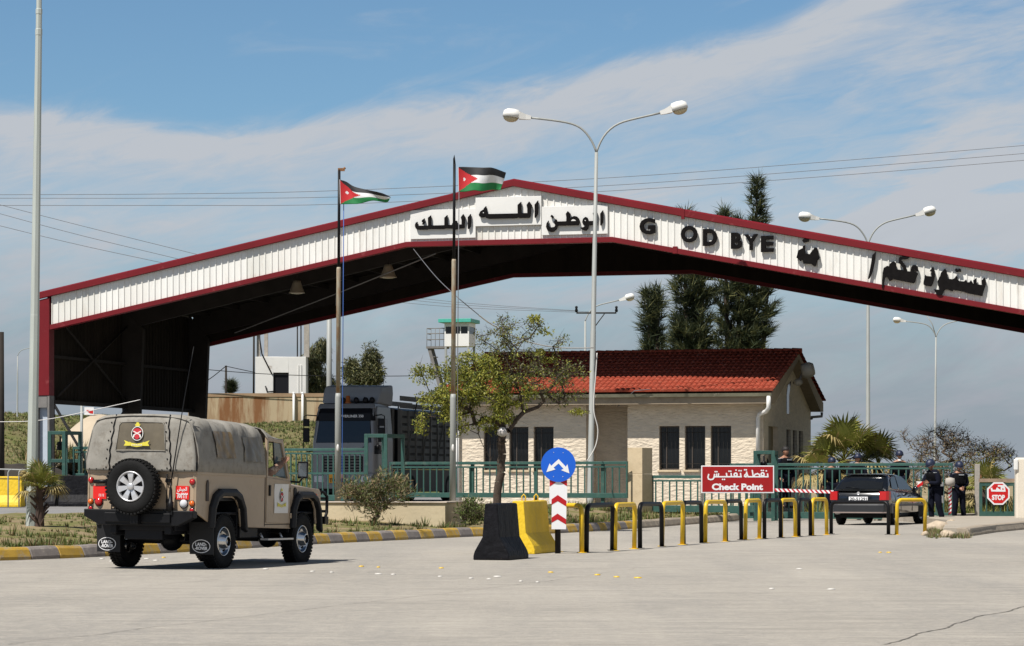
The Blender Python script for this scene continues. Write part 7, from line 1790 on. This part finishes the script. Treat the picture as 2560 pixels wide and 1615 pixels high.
# shrubs behind the gate on the right
bushy('bare_shrub', 'tall half-bare shrub behind the bending guard', 'shrub', 2350, 1230, 87.6, [(2370, 1095, 55, 30, 60), (2310, 1120, 35, 25, 26), (2400, 1120, 50, 35, 40), (2340, 1150, 50, 35, 34), (2265, 1095, 14, 18, 6)], 1, [M_['dry'], M_['leaf_b']], .085, .35, .07, 9, twig=900, spread=.22, z0=.1)
bushy('leafy_shrub', 'greener shrub above the stop sign', 'shrub', 2450, 1240, 87.2, [(2470, 1130, 50, 30, 40), (2430, 1160, 50, 40, 40), (2500, 1150, 40, 30, 22), (2530, 1135, 14, 12, 6)], 1, [M_['leaf_b'], M_['leaf_y'], M_['dry']], .085, .35, .06, 14, twig=500, spread=.22, z0=.1)
bushy('rusty_bush', 'reddish-brown dry bush behind the sliding gate', 'bush', 2300, 1250, 87, [(2300, 1190, 60, 40, 50), (2370, 1200, 50, 40, 40), (2240, 1200, 40, 30, 20)], 1, [M_['dry'], M_['leaf_b']], .12, .25, .05, 26, twig=300, spread=.2, z0=.1)
def fan_palm(label, px, Y, z0, h, R_, nf, dry, seedv, trunk_r=.16, group='fan palms', elmin=-35):
    random.seed(seedv); B = Vector((x(px, Y), Y, z0)); g = thing('fan_palm', label, 'palm', B, group=group)
    t = MB(); t.tube([(0, 0, 0), (0, 0, h * .5), (0, 0, h)], [trunk_r * 1.2, trunk_r, trunk_r * .9], 9)
    for i in range(int(h * 40)): a = rnd(0, 6.28); z = rnd(.05, 1) * h; d = Vector((math.cos(a), math.sin(a), .9)); t.tube([Vector((math.cos(a) * trunk_r * .8, math.sin(a) * trunk_r * .8, z)), Vector((math.cos(a) * trunk_r * .8, math.sin(a) * trunk_r * .8, z)) + d * .13], [.03, .012], 4)
    t.build('trunk', mat('palm_trunk', (.065, .04, .03), .95, var=.4, scale=8) if 'palm_trunk' not in bpy.data.materials else bpy.data.materials['palm_trunk'], g, recalc=False)
    for f in range(nf):
        q = MB(); a = 2.4 * f + rnd(-.3, .3); el = R(rnd(elmin, 80)) if f > 2 else R(75); old = el < R(5) or random.random() < dry
        d = Vector((math.cos(a) * math.cos(el), math.sin(a) * math.cos(el), math.sin(el))); c0 = Vector((0, 0, h)); L_ = R_ * rnd(.45, .6); hub = c0 + d * L_ + Vector((0, 0, -.1 * L_ * math.cos(el)))
        q.tube([c0, c0.lerp(hub, .5) + Vector((0, 0, .04)), hub], [.018, .014, .009], 4, 1 if old else 0)
        side = d.cross(Vector((0, 0, 1))); side = side.normalized() if side.length > .1 else Vector((1, 0, 0)); upv = side.cross(d).normalized()
        n = 24; Lb = R_ * rnd(.55, .7)
        for i in range(n):
            th = (i / (n - 1) - .5) * R(250); bd = (d * math.cos(th) + side * math.sin(th)).normalized(); dr = .5 if old else .16
            ll = Lb * (1 - .25 * abs(th) / R(125)) * rnd(.9, 1.05)
            m1 = hub + bd * ll * .55 + upv * .03; tip = hub + bd * ll + Vector((0, 0, -dr * ll * rnd(.5, 1.3)))
            wv = bd.cross(upv).normalized() * ll * .045
            q.add([hub, m1 - wv, tip, m1 + wv], [(0, 1, 2, 3)], 1 if (old or random.random() < .12) else 0)
        q.build('frond', [M_['palm_g'], M_['palm_d']], g, recalc=False)
fan_palm('big fan palm with green and straw-coloured fronds right of the gatehouse', 2110, 88.2, .0, 1.9, 1.6, 22, .2, 4)
fan_palm('fan palm with drooping yellowish fronds close to the gatehouse corner', 2056, 87.6, .0, 1.6, 1.15, 16, .35, 5)
fan_palm('wind-bent fan palm between the big palm and the bare shrub', 2195, 88.6, .0, 1.7, 1.3, 18, .25, 6)
fan_palm('low green fan palm behind the stop sign', 2460, 86, .0, .9, 1.1, 18, .25, 8)
fan_palm('small ragged fan palm growing beside the leaning lamp post', 99, 49.6, .38, .70, .56, 18, .35, 12, .075, 'fan palms', -12)
# rocks and weeds at the island tip
def rock(label, px, py, s, seedv, z=0):
    p = gp(px, py, z); r = MB(); r.ell((0, 0, s[2] * .4), s, 0, 18, 12, None, lambda q: q * (1 + .28 * mnoise.noise(q * 1.6 + Vector((seedv, 0, 0))) + .1 * mnoise.noise(q * 5 + Vector((seedv, 0, 0)))))
    o = r.build('rock', M_['rock']); o.location = p; o.rotation_euler[2] = seedv; tag(o, label, 'rock', 'pale rocks')
rock('large pale rock at the tip of the kerb island right of the last hoop', 2347, 1328, (.33, .3, .17), 1.3)
rock('smaller pale boulder in front of the large rock by the kerb island', 2370, 1343, (.20, .17, .11), 2.9)
rock('small brown stone at the left end of the rocks by the kerb island', 2313, 1339, (.08, .08, .07), 4.1)
rock('pale rock behind the two large ones at the kerb island', 2378, 1318, (.14, .13, .15), 5.5)
rock('flat pale rock lying in the grass left of the lamp post foot', 42, 1332, (.33, .25, .09), 7.2, .25)
rock('flat pale slab in the grass right of the lamp post foot', 110, 1322, (.28, .22, .05), 8.2, .3)

# ------------------------------------------------------------------ grass
def tuft_field(name, label, pts, hmin, hmax, mats_, per=7, wd=.012):
    g = MB()
    for p in pts:
        h = rnd(hmin, hmax)
        for _ in range(per):
            a = rnd(0, 6.28); d = Vector((math.cos(a), math.sin(a), 0)); b = Vector(p) + d * rnd(0, h * .5); s_ = Vector((-d.y, d.x, 0)) * wd * rnd(.6, 1.4)
            t = b + d * h * rnd(.1, .7) + Vector((0, 0, h * rnd(.6, 1)))
            g.add([b - s_, b + s_, t], [(0, 1, 2)], random.randrange(len(mats_)))
    o = g.build(name, mats_, recalc=False); return stuff(o, label, 'grass')
random.seed(99)
def vergepts(n, dlo, dhi, thr):
    out = []
    while len(out) < n:
        i = random.randrange(len(KP) - 1); p = KP[i]; t = (KP[i + 1] - KP[i]).normalized(); nn = Vector((-t.y, t.x)); d = dlo + (dhi - dlo) * random.random() ** 1.5
        q = p + nn * d
        if mnoise.noise(Vector((q.x * .7, q.y * .7, 5))) + .35 * mnoise.noise(Vector((q.x * 3, q.y * 3, 5))) < thr + rnd(-.25, .25): continue
        if -7.4 < q.x < -1.4 and 60 < q.y < 63.6: continue
        out.append((q.x, q.y, hz(d) + .05 * mnoise.noise(Vector((q.x * .9, q.y * .9, 0))) * smooth01(d / 1.5) - .01))
    return out
tuft_field('verge_grass', 'short patchy green and straw grass on the verge behind the striped kerb', vergepts(5200, .35, 9, .02), .03, .13, [M_['grass'], M_['grass'], M_['dry'], M_['leaf_g']], 7)
tuft_field('verge_weeds', 'taller weeds scattered along the verge', vergepts(420, .5, 6, .12), .12, .28, [M_['leaf_g'], M_['grass'], M_['dry']], 14, .014)
pts = []
for _ in range(13000):
    Y = rnd(116, 218); px = rnd(-40, 860); X = x(px, Y); pts.append((X, Y, hill(X, Y) - .05))
tuft_field('hill_grass', 'rough green and brown grass covering the hillside', pts, .08, .30, [M_['grass'], M_['dry'], M_['leaf_b'], M_['grass']], 6, .045)
pts = []
for _ in range(3800):
    Y = rnd(84.4, 93); px = rnd(2030, 2640); X = x(px, Y); pts.append((X, Y, max(-.02, wild(X, Y)) - .02))
tuft_field('bank_weeds', 'lush green weeds behind the sliding gate and the stop sign', pts, .2, .6, [M_['grass'], M_['leaf_y'], M_['leaf_g'], M_['dry']], 9, .02)
pts = [tuple(gp(rnd(2322, 2425), rnd(1322, 1347))) for _ in range(170)]
tuft_field('island_weeds', 'green weeds around the pale rocks at the tip of the kerb island', pts, .06, .2, [M_['grass'], M_['leaf_b'], M_['dry']], 12, .012)
pts = [tuple(Vector((x(px, 140 + 0), 0, 0)) + Vector((0, 135 + rnd(-2, 3), 2.2))) for px in [rnd(120, 250) for _ in range(220)]]
tuft_field('mound_weeds', 'dry weeds at the foot of the sand mound', pts, .4, 1.2, [M_['grass'], M_['dry']], 9, .04)
